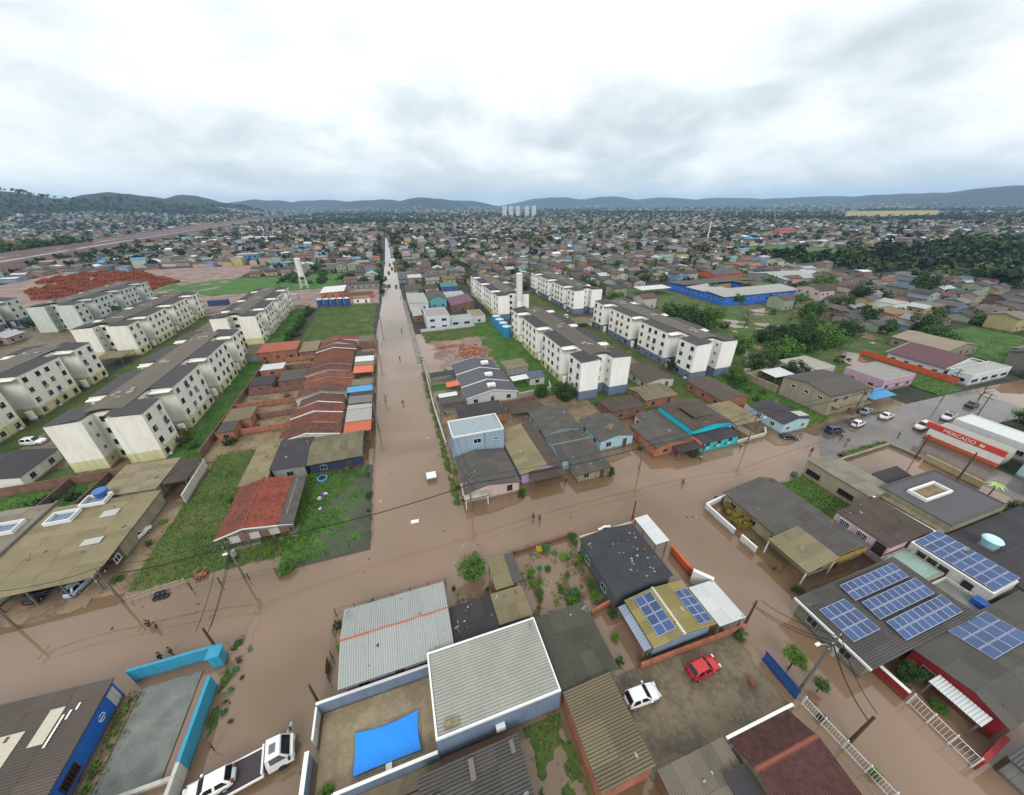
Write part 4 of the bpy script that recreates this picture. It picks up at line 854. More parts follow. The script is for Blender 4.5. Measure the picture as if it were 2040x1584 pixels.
zZ = lambda x, y: 3.05 + 0.5 * (x - 42.4) / 18
panels(h, 43.5, 47.8, 10.1, 14.0, 4, 3, zZ)
panels(h, 48.7, 58.6, 13.3, 15.3, 9, 2, lambda x, y: zZ(x, y) + 0.1 + 0.12 * (y - 13.3)); panels(h, 48.9, 58.8, 10.8, 12.9, 9, 2, lambda x, y: zZ(x, y) + 0.1 + 0.12 * (y - 10.8)); panels(h, 49.0, 59.0, 8.3, 10.4, 9, 2, lambda x, y: zZ(x, y) + 0.1 + 0.12 * (y - 8.3))
h = house('house with dark roof behind the light blue water tank', 71.0, 92, 7.0, 16.2, 3.0, 0.6, 'x', W_GREY, F_DARK, 0.3, wins='W', near=95)
h = house('dark roofed house at the right edge beside the solar house', 71.2, 90, -4, 6.6, 2.9, 0.6, 'x', W_OFF, F_BROWN, 0.3, wins='W', near=95)
t = thing('water_tank', 'light blue round water tank on a dark roof at the right edge', 'water tank', (75.2, 13.0, 3.6))
q = MB(); q.cyl(75.2, 13.0, 3.75, 4.9, 0.75, 1.0, 20); q.build('tank', plain('light_blue_plastic', '#8fc4cf', 0.5), t, False); q = MB(); q.cyl(75.2, 13.0, 4.9, 5.12, 1.08, 0.9, 20); q.build('lid', plain('pale_cyan_lid', '#b5dade', 0.5), t); q = MB(); q.box(74.3, 12.2, 3.35, 76.1, 13.8, 3.75); q.build('stand', M['concpole'], t)
h = house('house with big grey roof and red gable edging carrying a solar array', 49.0, 70.5, 0.2, 7.9, 3.0, 0.9, 'x', W_RED, F_GREY, 0.3, ridge=3.0, wins='W', near=95, wave=0.3)
panels(h, 55.0, 62.2, 4.1, 7.6, 4, 3, lambda x, y: 3.06 + 0.9 * (7.9 - y) / 4.9)
wall_run('red wall with white coping in front of the planted yard', [(45.2, 8.1), (45.3, 5.2)], 1.5, W_RED, 0.3, capm=M['white'])
wall_run('short red wall at the end of the white gate', [(45.0, -0.3), (49.6, 0.0)], 1.6, W_RED, 0.3, capm=W_RED)
rails('white sliding gate railing of the red walled yard', (45.3, 4.9), (45.0, -0.2), 1.8, M['white'], bar=0.3, name='gate_railing')
canopy('two white translucent sheets over the red walled yard', 47.4, 49.0, 1.2, 5.2, 2.4, 0.3, F_WHITE, 'm+x', near=95)
house('ribbed dark roof in the bottom right corner', 46.6, 56, -14, -6.1, 2.8, 0.5, 'm+x', W_GREY, F_DARK, 0.3, wins='', near=95)
house('dark ribbed roof cut by the bottom right edge', 46.4, 52.5, -5.8, -0.8, 2.6, 0.4, 'm+x', W_GREY, fibro('#4f4e50', 0.3, 0.3), 0.3, wins='', near=95, name='outbuilding')
# ------------------------------------------------------------------ north of the cross street, left: tan roofs, tiled house, terrace
h = house('wide tan roofed house with covered carport facing the cross street at left', -59.0, -44.3, 47.6, 65.6, 3.0, 0.3, 'm-x', W_BEIGE, F_TAN, 0.25, wins='S', near=110, wave=0.3, sl=3.5, front=5.5)
for (x, y, a, c_) in ((-50.5, 60.5, 2.2, 1.6), (-49.6, 54.4, 2.4, 1.3)): MB().box(x, y, 3.24, x + a, y + c_, 3.31).build('skylight_sheet', plain('pale_skylight', '#a9aca6', 0.5), h)
window(h, -44.55, 52.0, 1.2, 'E', 1.2, 1.0, fr=M['white'])
house('tan roofed house at the left edge with grey light wells', -70, -59.2, 48, 67.2, 3.2, 0.3, 'm-x', W_OFF, fibro('#7d7767', 0.35, 0.25), 0.25, wins='S', near=110, wave=0.3, sl=3.5, front=4.0)
for (lab, x, y) in (('grey light well with white rim on the tan roof, middle one', -57.4, 60.8), ('grey light well with white rim at the left edge of the tan roof', -64.2, 60.6), ('grey light well with white rim by the blue tank', -54.8, 64.0)):
    t = thing('roof_lightwell', lab, 'light well', (x, y, 3.4), 'light wells on the tan roofs'); q = MB(); w_, l_ = 3.4, 2.6
    q.box(x, y, 3.32, x + w_, y + 0.18, 3.95).box(x, y + l_ - 0.18, 3.32, x + w_, y + l_, 3.95).box(x, y + 0.18, 3.32, x + 0.18, y + l_ - 0.18, 3.95).box(x + w_ - 0.18, y + 0.18, 3.32, x + w_, y + l_ - 0.18, 3.95); q.build('rim', M['white'], t)
    MB().box(x + 0.18, y + 0.18, 3.33, x + w_ - 0.18, y + l_ - 0.18, 3.42).build('floor', W_SLATE, t)
MB().box(-59.35, 48.2, 3.3, -59.0, 67.0, 3.75).build('party_wall_coping', M['concpole'], h)
t = thing('water_tank', 'blue water tank at the back corner of the tan roofs', 'water tank', (-53.0, 66.6, 0)); q = MB(); q.cyl(-53.0, 66.6, 0, 3.4, 1.0, 1.0, 16); q.build('tower', W_GREY, t); q = MB(); q.cyl(-53.0, 66.6, 3.4, 4.5, 0.8, 1.0, 18); q.build('tank', plain('mid_blue_plastic', '#2f5f93', 0.5), t); q = MB(); q.cyl(-53.0, 66.6, 4.5, 4.65, 1.06, 0.9, 18); q.build('lid', plain('mid_blue_lid', '#3a6ea6', 0.5), t)
house('tan roofed house just south of the nearest apartment block', -54.3, -45.6, 66.6, 76.2, 2.8, 0.3, 'm-x', W_BEIGE, fibro('#80775f', 0.35, 0.25, 0.85, '#5f5846'), 0.2, wins='SE', near=110, wave=0.3)
canopy('dark carport beside the tan roofed house, white wall on its right', -45.5, -41.7, 67.8, 74.6, 2.6, 0.3, F_BROWN, 'm+y', near=110)
wall_run('whitewashed wall on the right of the dark carport', [(-41.6, 75.0), (-41.2, 64.2)], 2.1, W_OFF, 0.2)
wall_run('long brown rendered wall between apartment blocks and tan houses', [(-100, 77.4), (-74, 76.9), (-55.2, 77.0)], 2.0, BR_D, 0.2)
for i, x in enumerate((-64.5, -58.5)): wall_run('brown garden wall running back from the tan roofs, ' + ('left one' if i == 0 else 'right one'), [(x, 67.5), (x + 0.3, 76.8)], 1.7, brick('#5a4638'), 0.2)
house('low gatehouse with grey roof and green-framed windows at the left edge', -84, -71.8, 78.4, 88.3, 2.8, 0.9, 'y', W_CREAM, RF_BLOCK, 0.25, wins='E', near=60, name='gatehouse', cat='gatehouse')
house('small roofed gatehouse behind the cream blocks', -101, -93, 219, 225, 4.5, 0.5, 'm+x', W_GREY, F_GREY, 0.2, wins='SE', near=60, name='gatehouse', cat='gatehouse')
canopy('grey sheet canopy at the foot of the second left block', -97.5, -90.2, 148.0, 156.0, 3.0, 0.3, F_OLIVE, 'm-x', near=60, name='canopy', cat='canopy')
# the orange tiled house
t = thing('house', 'house with orange tile roof and striped veranda on the grass corner', 'house', (-26, 56, 0)); USED.append((-31.5, -20.6, 49, 62.5))
MB().box(-30.6, 52.4, -0.2, -22.0, 61.8, 2.9).build('wall', W_OFF, t)
q = MB(); q.hull([(-30.6, 52.38, 2.9), (-22.0, 52.38, 2.75), (-27.4, 52.38, 3.7)], [(-30.6, 61.8, 2.9), (-22.0, 61.8, 2.75), (-27.4, 61.8, 3.7)]); q.build('gable', W_LBLUE, t)
rf = MB(); P0 = [(-31.4, 50.0, 2.72), (-27.4, 50.0, 3.8), (-22.8, 50.0, 3.0), (-20.7, 50.0, 2.55)]
rf.hull([(x, y, z - 0.06) for x, y, z in P0] + [(x, y, z - 0.14) for x, y, z in reversed(P0)], [(x, 62.3, z - 0.06) for x, y, z in P0] + [(x, 62.3, z - 0.14) for x, y, z in reversed(P0)]); rfo = rf.build('roof', M['wood'], t)
slope(rfo, (-31.4, 62.3, 2.72), (-31.4, 50, 2.72), (-27.4, 62.3, 3.8), tile('#7c4234', '#5f352c'), 0.26, 0.05, False)
slope(rfo, (-22.8, 50, 3.0), (-22.8, 62.3, 3.0), (-27.4, 50, 3.8), T_ORANGE, 0.26, 0.05, False)
slope(rfo, (-20.7, 49.4, 2.55), (-20.7, 62.3, 2.55), (-22.75, 49.4, 3.0), F_GREY, 0.25, 0.035, True)
q = MB(); q.tube([(-27.4, 49.9, 3.85), (-27.4, 62.4, 3.85)], 0.16, 8); q.build('ridge_cap', T_ORANGE, rfo)
for (xa, za, xb, zb) in ((-31.4, 2.72, -27.4, 3.8), (-27.4, 3.8, -22.8, 3.0), (-22.8, 3.0, -20.7, 2.5)):
    q = MB(); q.hull([(xa, 49.9, za - .1), (xb, 49.9, zb - .1), (xb, 49.9, zb + .14), (xa, 49.9, za + .14)], [(xa, 49.96, za - .1), (xb, 49.96, zb - .1), (xb, 49.96, zb + .14), (xa, 49.96, za + .14)]); q.build('bargeboard', M['white'], rfo)
for i in range(6): MB().box(-29.6 + 1.35 * i, 50.02, 1.35, -28.27 + 1.35 * i, 50.12, 2.62).build('wall_stripe', [W_OFF, BR_D][i % 2], t)
for x in (-30.9, -27.4, -24.0, -21.0): MB().box(x - 0.08, 50.2, -0.2, x + 0.08, 50.36, 2.75).build('veranda_post', M['concpole'], t)
MB().box(-31.3, 49.8, -0.2, -20.8, 52.3, 0.18).build('veranda_floor', M['concrete'], t)
house('tan roofed house behind the orange tiled house', -32.1, -27.4, 62.8, 77.0, 2.5, 0.35, 'm+x', W_BEIGE, F_TAN, 0.2, wins='SW', near=110)
house('house with dark blotched roof between tan roof and olive roof', -27.35, -21.3, 65.2, 75.8, 2.8, 0.4, 'm-x', W_GREY, F_DARK, 0.3, wins='S', near=110)
house('house with olive grey roof and dark navy front above the flooded lawn', -21.2, -10.9, 65.2, 75.3, 2.7, 0.7, 'x', W_NAVY, F_OLIVE, 0.4, ridge=70.8, wins='SE', near=110)
t = thing('paddling_pool', 'round light blue paddling pool below the navy house front', 'paddling pool', (-18.6, 63.4, 0)); q = MB(); q.cyl(-18.6, 63.4, 0.1, 0.6, 0.9, 0.95, 20); q.build('ring', plain('sky_blue_plastic', '#4f93b8', 0.5), t); q = MB(); q.cyl(-18.6, 63.4, 0.6, 0.62, 0.7, 0.7, 20); q.build('water_surface', plain('dark_pool_water', '#23343c', 0.1), t)
# terraced row along the main street
rr = random.Random(4); y = 75.9; i = 0; names = ['first', 'second', 'third', 'fourth', 'fifth', 'sixth', 'seventh', 'eighth', 'ninth', 'tenth', 'eleventh', 'twelfth', 'thirteenth', 'fourteenth']
while y < 147 and i < 14:
    l_ = 5.1; z0 = 2.5 + 0.32 * rr.uniform(-1, 1); xw, xe = -28.3 + rr.uniform(-.6, 1.2), -15.4 + rr.uniform(-1.4, .5); pc = 'white' if i in (0, 2, 3, 11, 12, 13) else 'brick'
    rx = -22.3 + rr.uniform(-.5, .5)
    h = house(names[i] + ' brown tiled terraced house counted up the row from the blotched roof', xw, xe, y, y + l_, z0, 1.35, 'y', [W_OFF, BR_D, W_OFF, W_BEIGE, BR][rr.randrange(5)], [T_BROWN, tile('#8a4e3a', '#643c32'), tile('#6a4a40', '#50382f'), tile('#7d4636', '#5a352c')][(i * 3 + i // 2) % 4], 0.04, ridge=rx, wins='E', tiles=True, name='terraced_house', group='brown tiled terrace beside the flooded street', cap=T_BROWN)
    for (xa, za, xb, zb) in ((xw, z0, rx, z0 + 1.35), (rx, z0 + 1.35, xe, z0)):
        q = MB(); q.hull([(xa, y - .09, za + .02), (xb, y - .09, zb + .02), (xb, y - .09, zb + .22), (xa, y - .09, za + .22)], [(xa, y + .09, za + .02), (xb, y + .09, zb + .02), (xb, y + .09, zb + .22), (xa, y + .09, za + .22)]); q.build('party_wall', M['white'] if pc == 'white' else W_BEIGE, h)
    y += l_; i += 1
FR = [(75.2, 79.7, F_SALMON, 'salmon orange sheet roof'), (80.0, 86.0, F_LIGHT, 'wide pale grey sheet roof'), (86.2, 88.4, F_SILVER, 'narrow silver sheet roof'), (89.3, 93.6, fibro('#77736c'), 'mid grey sheet roof'), (94.0, 96.0, F_DARK, 'dark strip of sheet roof'), (96.3, 99.9, F_BLUE, 'bright blue sheet roof'), (100.4, 104.6, F_OLIVE, 'olive grey sheet roof'), (109.5, 115.0, F_SALMON, 'salmon roof on red posts'), (115.4, 118.6, F_TAN, 'pale tan sheet roof'), (119.0, 123.8, F_WHITE, 'white sheet roof'), (124.4, 128.0, F_BROWN, 'brown sheet roof'), (139.6, 147.0, F_OLIVE, 'olive roof at the far end of the row')]
for a, b_, mt, d in FR: canopy(d + ' of a carport before the brown terrace', -15.3 if mt is not F_BLUE else -19.2, -9.5, a, b_, 2.5, 0.25, mt, 'm-x', near=85, group='carports in front of the terrace')
wall_run('dark red brick wall closing the far end of the terrace', [(-15.2, 138.8), (-9.4, 138.8)], 2.4, BR_D, 0.2)
for i, yy in enumerate((86.5, 93.5, 100.5, 108.5, 117.0, 126.0, 133.5)): wall_run(['lowest', 'second', 'third', 'fourth', 'fifth', 'sixth', 'highest'][i] + ' brick backyard wall left of the terrace, counting away from the street', [(-43.8 + i % 2, yy), (-28.4, yy - 0.3)], 1.7, BR_D if i % 2 else BR, 0.18)
wall_run('long brick wall between the terrace backyards and the grass lane', [(-44.0, 79), (-44.1, 134)], 1.9, BR_D, 0.18)
house('brick shed with flat red roof left of the terrace', -47.3, -35.0, 135.6, 145.0, 3.6, 0.25, 'm+y', BR, F_RED, 0.15, wins='S', name='shed', cat='shed', near=60)
house('grey shed joined to the red roofed brick shed', -52.2, -47.4, 136.5, 146.0, 3.0, 0.2, 'm+y', W_GREY, F_OLIVE, 0.15, wins='', name='shed', cat='shed', near=60)
house('tan flat roofed shed in the terrace backyards', -42.9, -37.0, 89.4, 95.8, 2.6, 0.15, 'm+y', BR, F_TAN, 0.15, wins='S', name='shed', cat='shed', near=60)
house('small brick shed with grey roof at the corner of the backyards', -42.6, -39.0, 84.4, 89.0, 2.6, 0.15, 'm+y', BR_O, F_GREY, 0.15, wins='S', name='shed', cat='shed', near=60)
house('dark roofed brick shed halfway along the backyards', -43.0, -37.0, 109.2, 116.0, 2.6, 0.15, 'm+y', BR_D, F_DARK, 0.15, wins='S', name='shed', cat='shed', near=60)
house('white roofed shed in the upper backyards', -43.0, -36.5, 121.0, 126.0, 2.6, 0.15, 'm+y', BR, F_WHITE, 0.15, wins='S', name='shed', cat='shed', near=60)
house('grey roofed lean-to against the back of the terrace', -36.0, -28.6, 111, 119, 2.4, 0.15, 'm+y', BR_D, F_GREY, 0.15, wins='', name='shed', cat='shed', near=60)
house('brown roofed annex behind the top of the terrace', -34.6, -28.6, 135, 146, 2.6, 0.2, 'm+y', BR_D, F_TAN, 0.15, wins='', name='shed', cat='shed', near=60)
wire_fence('line of thin fence posts along the left edge of the flooded main street', [(-9.25, 46.5), (-9.2, 76), (-9.0, 148)], 1.5, 3.2, mat=M['concpole'])
wire_fence('leaning post fence along the flooded lawn on the cross street', [(-33, 44.2), (-22.3, 43.2), (-9.4, 45.8)], 1.4, 2.8)
# up the main street, left side
h = house('orange brick hall with wide white roof beyond the grass field', -40.3, -27.2, 234, 253, 3.6, 0.4, 'm+x', BR_O, F_WHITE, 0.2, wins='SE', near=60, name='hall', cat='hall')
house('long orange walled shed beside the white roofed hall', -27.0, -11.5, 228, 234, 2.6, 0.3, 'm+y', W_ORANGE, F_BROWN, 0.2, wins='S', near=60, name='shed', cat='shed')
house('cream low building at the top of the grass field', -21.5, -12.8, 215.4, 221, 2.8, 0.3, 'm+y', W_CREAM, F_TAN, 0.15, wins='S', near=60)
house('long grey roof beyond the white roofed hall', -34, -8, 258, 268, 3.0, 0.8, 'x', W_GREY, F_GREY, 0.3, wins='S', near=60)
# ------------------------------------------------------------------ north of the cross street, right of the main street
h = house('pinkish corner house with grey roof, utility pole in front', 6.5, 16.9, 48.0, 59.0, 2.5, 1.0, 'y', W_PINK, F_GREY, 0.25, ridge=10.8, wins='', near=110, wave=0.28)
window(h, 14.8, 48.25, 1.0, 'S', 1.0, 1.2, fr=WIN_DARK); window(h, 6.75, 55, 1.0, 'W', 1.2, 1.0)
canopy('cream porch roof on the pinkish corner house', 6.3, 10.6, 46.9, 50.8, 2.15, 0.4, fibro('#a3a190', 0.2, 0.1), 'm+y', near=110, name='porch', cat='porch', pm=M['white'])
h = flatbox('two-storey light blue house with flat concrete roof on the main street', 6.7, 17.2, 59.6, 66.0, 6.7, W_LBLUE, paint('#8f9da3', 0.8, 0.3), 0.3, capm=M['white'])
window(h, 11.6, 59.6, 4.6, 'S', 1.6, 1.1, fr=M['white']); window(h, 15.5, 59.6, 4.7, 'S', 1.1, 0.5, fr=M['white']); window(h, 6.7, 63, 4.4, 'W', 1.3, 1.1); window(h, 6.7, 63, 1.2, 'W', 1.3, 1.1)
MB().box(13.1, 59.54, 3.0, 13.25, 59.59, 6.7).build('downpipe', W_GREY, h)
h = house('house with brown ridged roof, tan side and lilac front', 17.4, 25.9, 49.6, 65.0, 2.6, 1.1, 'y', W_LILAC, F_TAN, 0.3, ridge=22.6, wins='S', near=110, roof2=F_BROWN, wave=0.28)
canopy('brown porch roof over the lilac front', 19.0, 25.8, 47.6, 49.9, 2.2, 0.5, F_BROWN, 'm+y', near=110, name='porch', cat='porch')
house('grey roofed house with pale cracked ridge right of the lilac one', 26.4, 35.2, 50.9, 60.2, 2.6, 0.9, 'x', W_SKY, F_GREY, 0.3, wins='S', near=110, cap=plain('cement_ridge', '#8f8a78', 0.9))
house('low grey porch house with cluttered front on the cross street', 27.7, 35.1, 46.6, 50.8, 2.2, 0.5, 'm+y', W_BEIGE, F_GREY, 0.3, wins='S', near=110, name='porch_house')
house('grey roofed house with pale teal gable behind the lilac front', 26.6, 36.0, 60.8, 71.3, 2.6, 0.9, 'y', paint('#7f9a9c', 0.8, 0.35), F_GREY, 0.35, wins='SW', near=110)
h = house('pale blue house with broad grey roof and loose timber on it', 36.8, 45.4, 54.2, 64.0, 2.7, 0.9, 'y', W_SKY, F_GREY, 0.3, wins='SW', near=110)
for i in range(7): q = MB(); q.tube([(40.5 + random.uniform(-1, 1), 57 + random.uniform(-.5, .5), 3.62), (41.5 + random.uniform(-1, 1), 58.5 + random.uniform(-.5, .5), 3.7)], 0.05, 4); q.build('loose_batten', plain('new_timber', '#a08a62', 0.8), h)
house('dark low roof at the foot of the nearest right apartment block', 45.6, 55.6, 63.8, 71.0, 2.6, 0.5, 'm-y', BR_D, F_BROWN, 0.3, wins='S', near=110)
house('brick house with olive stepped roof behind the brick and turquoise houses', 57.0, 67.2, 66.5, 74.3, 2.7, 0.6, 'x', BR, F_OLIVE, 0.3, wins='SW', near=110)
house('long brown roof of the low building between the two right apartment blocks', 63.8, 73.4, 75.2, 87.4, 2.8, 0.8, 'y', W_OFF, F_BROWN, 0.3, wins='SW', near=60, name='gatehouse', cat='gatehouse')
h = house('orange brick house with dark stepped roof on the flooded cross street', 46.5, 56.6, 48.6, 57.8, 2.7, 0.8, 'y', BR_O, F_GREY, 0.2, wins='S', near=110)
canopy('dark porch roof of the orange brick house', 50.6, 57.2, 46.3, 48.5, 2.2, 0.3, F_DARK, 'm+y', near=110, name='porch', cat='porch')
house('small pink-walled roof behind the orange brick house', 50.2, 56.6, 58.2, 61.6, 2.7, 0.3, 'm+y', W_PINK, F_GREY, 0.2, wins='W', near=110, name='annex')
h = house('house with dark double roof and vivid turquoise side wall', 56.8, 67.6, 49.9, 61.6, 4.0, 0.9, 'y', paint('#12bcd0', 0.7, 0.12), F_BROWN, 0.15, wins='', near=110)
canopy('raised dark roof sheet on the turquoise walled house', 59.4, 64.6, 53.0, 58.0, 4.95, 0.2, F_BROWN, 'm-x', near=110, name='raised_roof', cat='roof', posts=True)
# the painted shop
t = thing('shop', 'turquoise shop front with painted lettering on the flooded cross street', 'shop', (61.6, 48, 0)); USED.append((56, 67, 45.8, 50))
MB().box(56.6, 47.1, -0.2, 66.6, 49.9, 2.5).build('wall', paint('#1fb0b8', 0.7, 0.25), t)
q = MB(); q.hull([(56.5, 46.9, 2.52), (66.7, 46.9, 2.52), (66.7, 50.1, 3.0), (56.5, 50.1, 3.0)], [(56.5, 46.9, 2.58), (66.7, 46.9, 2.58), (66.7, 50.1, 3.06), (56.5, 50.1, 3.06)]); rfo = q.build('roof', M['wood'], t); slope(rfo, (56.5, 46.9, 2.6), (66.7, 46.9, 2.6), (56.5, 50.1, 3.08), F_DARK, 0.25, 0.03, True)
MB().box(56.2, 46.9, -0.2, 56.58, 50.2, 2.9).build('orange_pillar', W_ORANGE, t)
for k in range(9):      # splashes of painted lettering
    q = MB(); x = 57.4 + k * 0.95; q.hull([(x, 47.09, 0.9), (x + .6, 47.09, 0.8 + .1 * (k % 2)), (x + .5, 47.09, 1.6 + .15 * (k % 3)), (x + .1, 47.09, 1.5)], [(x, 47.06, 0.9), (x + .6, 47.06, 0.8 + .1 * (k % 2)), (x + .5, 47.06, 1.6 + .15 * (k % 3)), (x + .1, 47.06, 1.5)])
    q.build('painted_letter', [plain('violet_paint', '#4a2f5e', 0.7), plain('white_lettering', '#b9c4cc', 0.7), plain('mint_paint', '#3fb79a', 0.7)][k % 3], t)
for x in (58.5, 61.5, 64.5): window(t, x, 47.1, 1.7, 'S', 0.9, 0.7, 'grille', fr=plain('violet_frame', '#43305a', 0.7))
canopy('tan sheet roof between turquoise house and pale blue house', 69.2, 76.6, 50.0, 59.4, 2.7, 0.35, F_TAN, 'm+y', near=110, name='annex', cat='annex')
wall_run('pale wall with broken concrete slab in front of the tan roof', [(66.9, 47.2), (75.6, 47.6), (77.6, 49.5)], 1.0, W_OFF, 0.25)
h = house('pale blue wooden house with dark roof and white ladder rails', 79.4, 87.8, 46.8, 56.2, 2.9, 0.9, 'y', paint('#a5c3cf', 0.8, 0.25), F_DARK, 0.2, wins='', near=110, ridge=83.4)
for (x, s) in ((81.2, 'S'), (85.8, 'S')): window(h, x, 47.0, 1.0, s, 1.0, 1.1, fr=M['white'])
for y in (49.5, 53): window(h, 79.6, y, 1.1, 'W', 1.1, 1.1, fr=M['white'])
for i in range(5): MB().box(84.4 + i * 0.7, 47.4, 3.25 + 0.1 * (4 - i) + .2, 84.6 + i * 0.7, 49.6, 3.3 + 0.1 * (4 - i) + .25).build('rail_slat', M['white'], h)
house('long brown roofed house with cream and brick side above the pale blue house', 75.2, 83.8, 60.0, 73.0, 2.7, 0.8, 'y', BR, F_BROWN, 0.2, wins='W', near=110)
h = house('two-storey beige rendered house on the bend of the cross street', 97, 111.5, 49.4, 62.2, 5.6, 1.0, 'x', paint('#98907c', 0.9, 0.4), F_GREY, 0.2, wins='S', near=60, wz=3.9)
for i in range(3): window(h, 97.2, 52 + 3.4 * i, 3.8, 'W', 1.2, 0.9, fr=M['white'])
MB().box(98.5, 47.8, 2.7, 110, 49.55, 2.9).build('balcony', W_BEIGE, h)
for i in range(14): MB().box(98.6 + i * 0.85, 47.85, 2.9, 98.75 + i * 0.85, 47.95, 3.8).build('baluster', M['wood'], h)
canopy('orange strip roof beside the two-storey beige house', 111.7, 115.5, 51, 64, 4.2, 0.3, F_SALMON, 'm+x', near=60, name='lean_to', cat='shed')
canopy('blue sheet carport right of the beige house', 112, 121, 48.6, 52.5, 2.6, 0.3, F_BLUE, 'm+y', near=60)
wall_run('long beige wall behind the two-storey house', [(97.2, 62.6), (96.4, 72), (110, 73.5)], 2.4, W_BEIGE, 0.3)
canopy('cream roof sheet behind the two-storey beige house', 101, 108.5, 66.5, 71.5, 2.7, 0.2, F_WHITE, 'm+y', near=60)
h = flatbox('white walled house with flat grey roof right of the beige house', 124.8, 138.2, 54.0, 63.8, 3.5, W_MAUVE, paint('#8b8b85', 0.85, 0.4), 0.3, wins='SW')
flatbox('pale flat roofed building behind the white walled house', 112, 124, 66, 75, 3.2, W_OFF, paint('#9b978a', 0.85, 0.4), 0.2, wins='W')
house('white house with purple and dark red roof behind the orange fence', 152.6, 171.5, 54.2, 69.2, 3.2, 2.2, 'y', paint('#cfd4d6', 0.8, 0.2), fibro('#5d4348', 0.2, 0.1), 0.5, ridge=163, wins='SW', near=60, roof2=F_PURPLE, fascia=M['white'])
flatbox('white two-level annex with dark window band by the orange fence', 153, 172, 48.6, 53.6, 3.2, paint('#c3c9cd', 0.8, 0.2), F_LIGHT, 0.3, wins='SW', ww=3.0)
t = thing('panel_fence', 'long orange panel fence beside the white and purple house', 'fence', (151.2, 50, 0))
for i in range(9): MB().box(151.1 + 0.03 * (i % 2), 50 + 2.78 * i, -0.1, 151.25 + 0.03 * (i % 2), 52.74 + 2.78 * i, 2.1).build('panel', W_ORANGE, t)
house('long beige roofed hall behind the purple roofed house', 172.2, 190, 63, 79, 3.2, 1.6, 'y', W_BEIGE, fibro('#8a7f6e'), 0.3, wins='SW', near=60, name='hall', cat='hall')
house('wide brown-grey roof at the right edge beyond the flooded road', 195, 226, 42, 58, 3.4, 2.0, 'x', W_BEIGE, fibro('#7c7463'), 0.3, wins='SW', near=60, name='hall', cat='hall')
# the orange and white market with its sign
t = thing('market', 'market with orange and white striped wall and sign band on the road', 'shop', (114, 29, 0)); USED.append((107, 124, -6, 38))
MB().box(108.6, 24.6, -0.2, 109.0, 35.8, 1.15).build('orange_wall_base', W_ORANGE, t); MB().box(108.62, 24.6, 1.152, 108.98, 35.8, 2.75).build('white_wall_band', paint('#dcd9d2', 0.8, 0.2), t); MB().box(108.58, 24.5, 2.752, 109.05, 36.6, 4.0).build('sign_band', paint('#bf4538', 0.7, 0.2), t)
tx = bpy.data.curves.new('sign_lettering', 'FONT'); tx.body = 'MERCADO'; tx.size = 1.05; tx.extrude = 0.015; tx.align_x = 'CENTER'; tmp = bpy.data.objects.new('lettering_curve', tx); lm = bpy.data.meshes.new_from_object(tmp); bpy.data.objects.remove(tmp); lm.materials.clear(); lm.materials.append(M['white']); to = bpy.data.objects.new('sign_lettering', lm); C.objects.link(to); to.parent = t
to.matrix_local = Matrix.Translation((108.565 - 114, 31.2 - 29, 3.0)) @ Matrix(((0, 0, -1, 0), (-1, 0, 0, 0), (0, 1, 0, 0), (0, 0, 0, 1)))
MB().box(108.55, 27.4, 3.05, 108.575, 28.1, 3.65).build('sign_logo', plain('pale_yellow_mark', '#d8c9a0', 0.7), t)
MB().box(109.05, 24.8, -0.2, 113.6, 35.6, 3.0).build('wall', W_OFF, t); q = MB(); q.corr((109.0, 35.6, 3.06), (109.0, 24.8, 3.06), (113.8, 35.6, 3.3), 0.4, 0.04); q.build('roof', F_LIGHT, t)
h = flatbox('long white flat roofed building behind the market', 116.4, 122.6, 6, 35.6, 3.6, paint('#c9cbc9', 0.8, 0.2), F_WHITE, 0.2, wins='W', wz=(1.2,))
h = house('tan roofed shop with pale blue tiled front next to the market', 109.2, 116, 12.8, 22.4, 3.0, 0.4, 'm+x', paint('#9cc3cf', 0.7, 0.3), F_TAN, 0.2, wins='W', near=60, name='shop', cat='shop')
house('house with grey roof at the right edge beyond the market', 126, 138, 14, 28, 3.0, 1.0, 'y', W_OFF, F_GREY, 0.3, wins='SW', near=60)
house('brown roofed house at the right edge on the road', 140, 152, 10, 26, 3.0, 1.2, 'y', BR, F_BROWN, 0.3, wins='SW', near=60)
# three grey roofed houses stepping up the street
for i, (y0_, y1_, lab) in enumerate(((82.4, 89.0, 'white gabled house with grey roof and white edging nearest of three behind the dark roof'), (89.3, 97.6, 'middle one of three grey roofed houses with white roof edging'), (97.9, 106.2, 'farthest of three grey roofed houses with white roof edging, by the muddy lot'))):
    h = house(lab, 13.8, 28.0 - i * 0.4, y0_, y1_, 2.7 + i * 0.1, 1.5, 'y', paint('#b9bcbc', 0.8, 0.3), fibro('#54555c', 0.25, 0.2), 0.3, ridge=21.2, wins='WS', near=60, fascia=M['white'], group='three grey roofed houses east of the main street')
    MB().box(20.2 + i, y0_ + 2, 4.0 + i * .1, 22.4 + i, y0_ + 3.4, 4.75 + i * .1).build('tank_box', M['white'], h)
canopy('dark grey strip roof at the street edge by the grey roofed houses', 6.6, 14.2, 99.2, 102.6, 2.5, 0.2, F_DARK, 'm+x', near=60)
canopy('orange tile carport in front of the grey roofed houses', 10.2, 14.2, 91.0, 94.4, 2.5, 0.3, F_SALMON, 'm+x', near=60)
canopy('white flat carport roof on the street by the grey roofed houses', 7.2, 12.2, 85.6, 88.0, 2.4, 0.1, F_WHITE, 'm+x', near=60)
canopy('grey flat carport roof below the white carport', 6.8, 13.5, 81.6, 84.8, 2.5, 0.1, F_GREY, 'm+x', near=60)
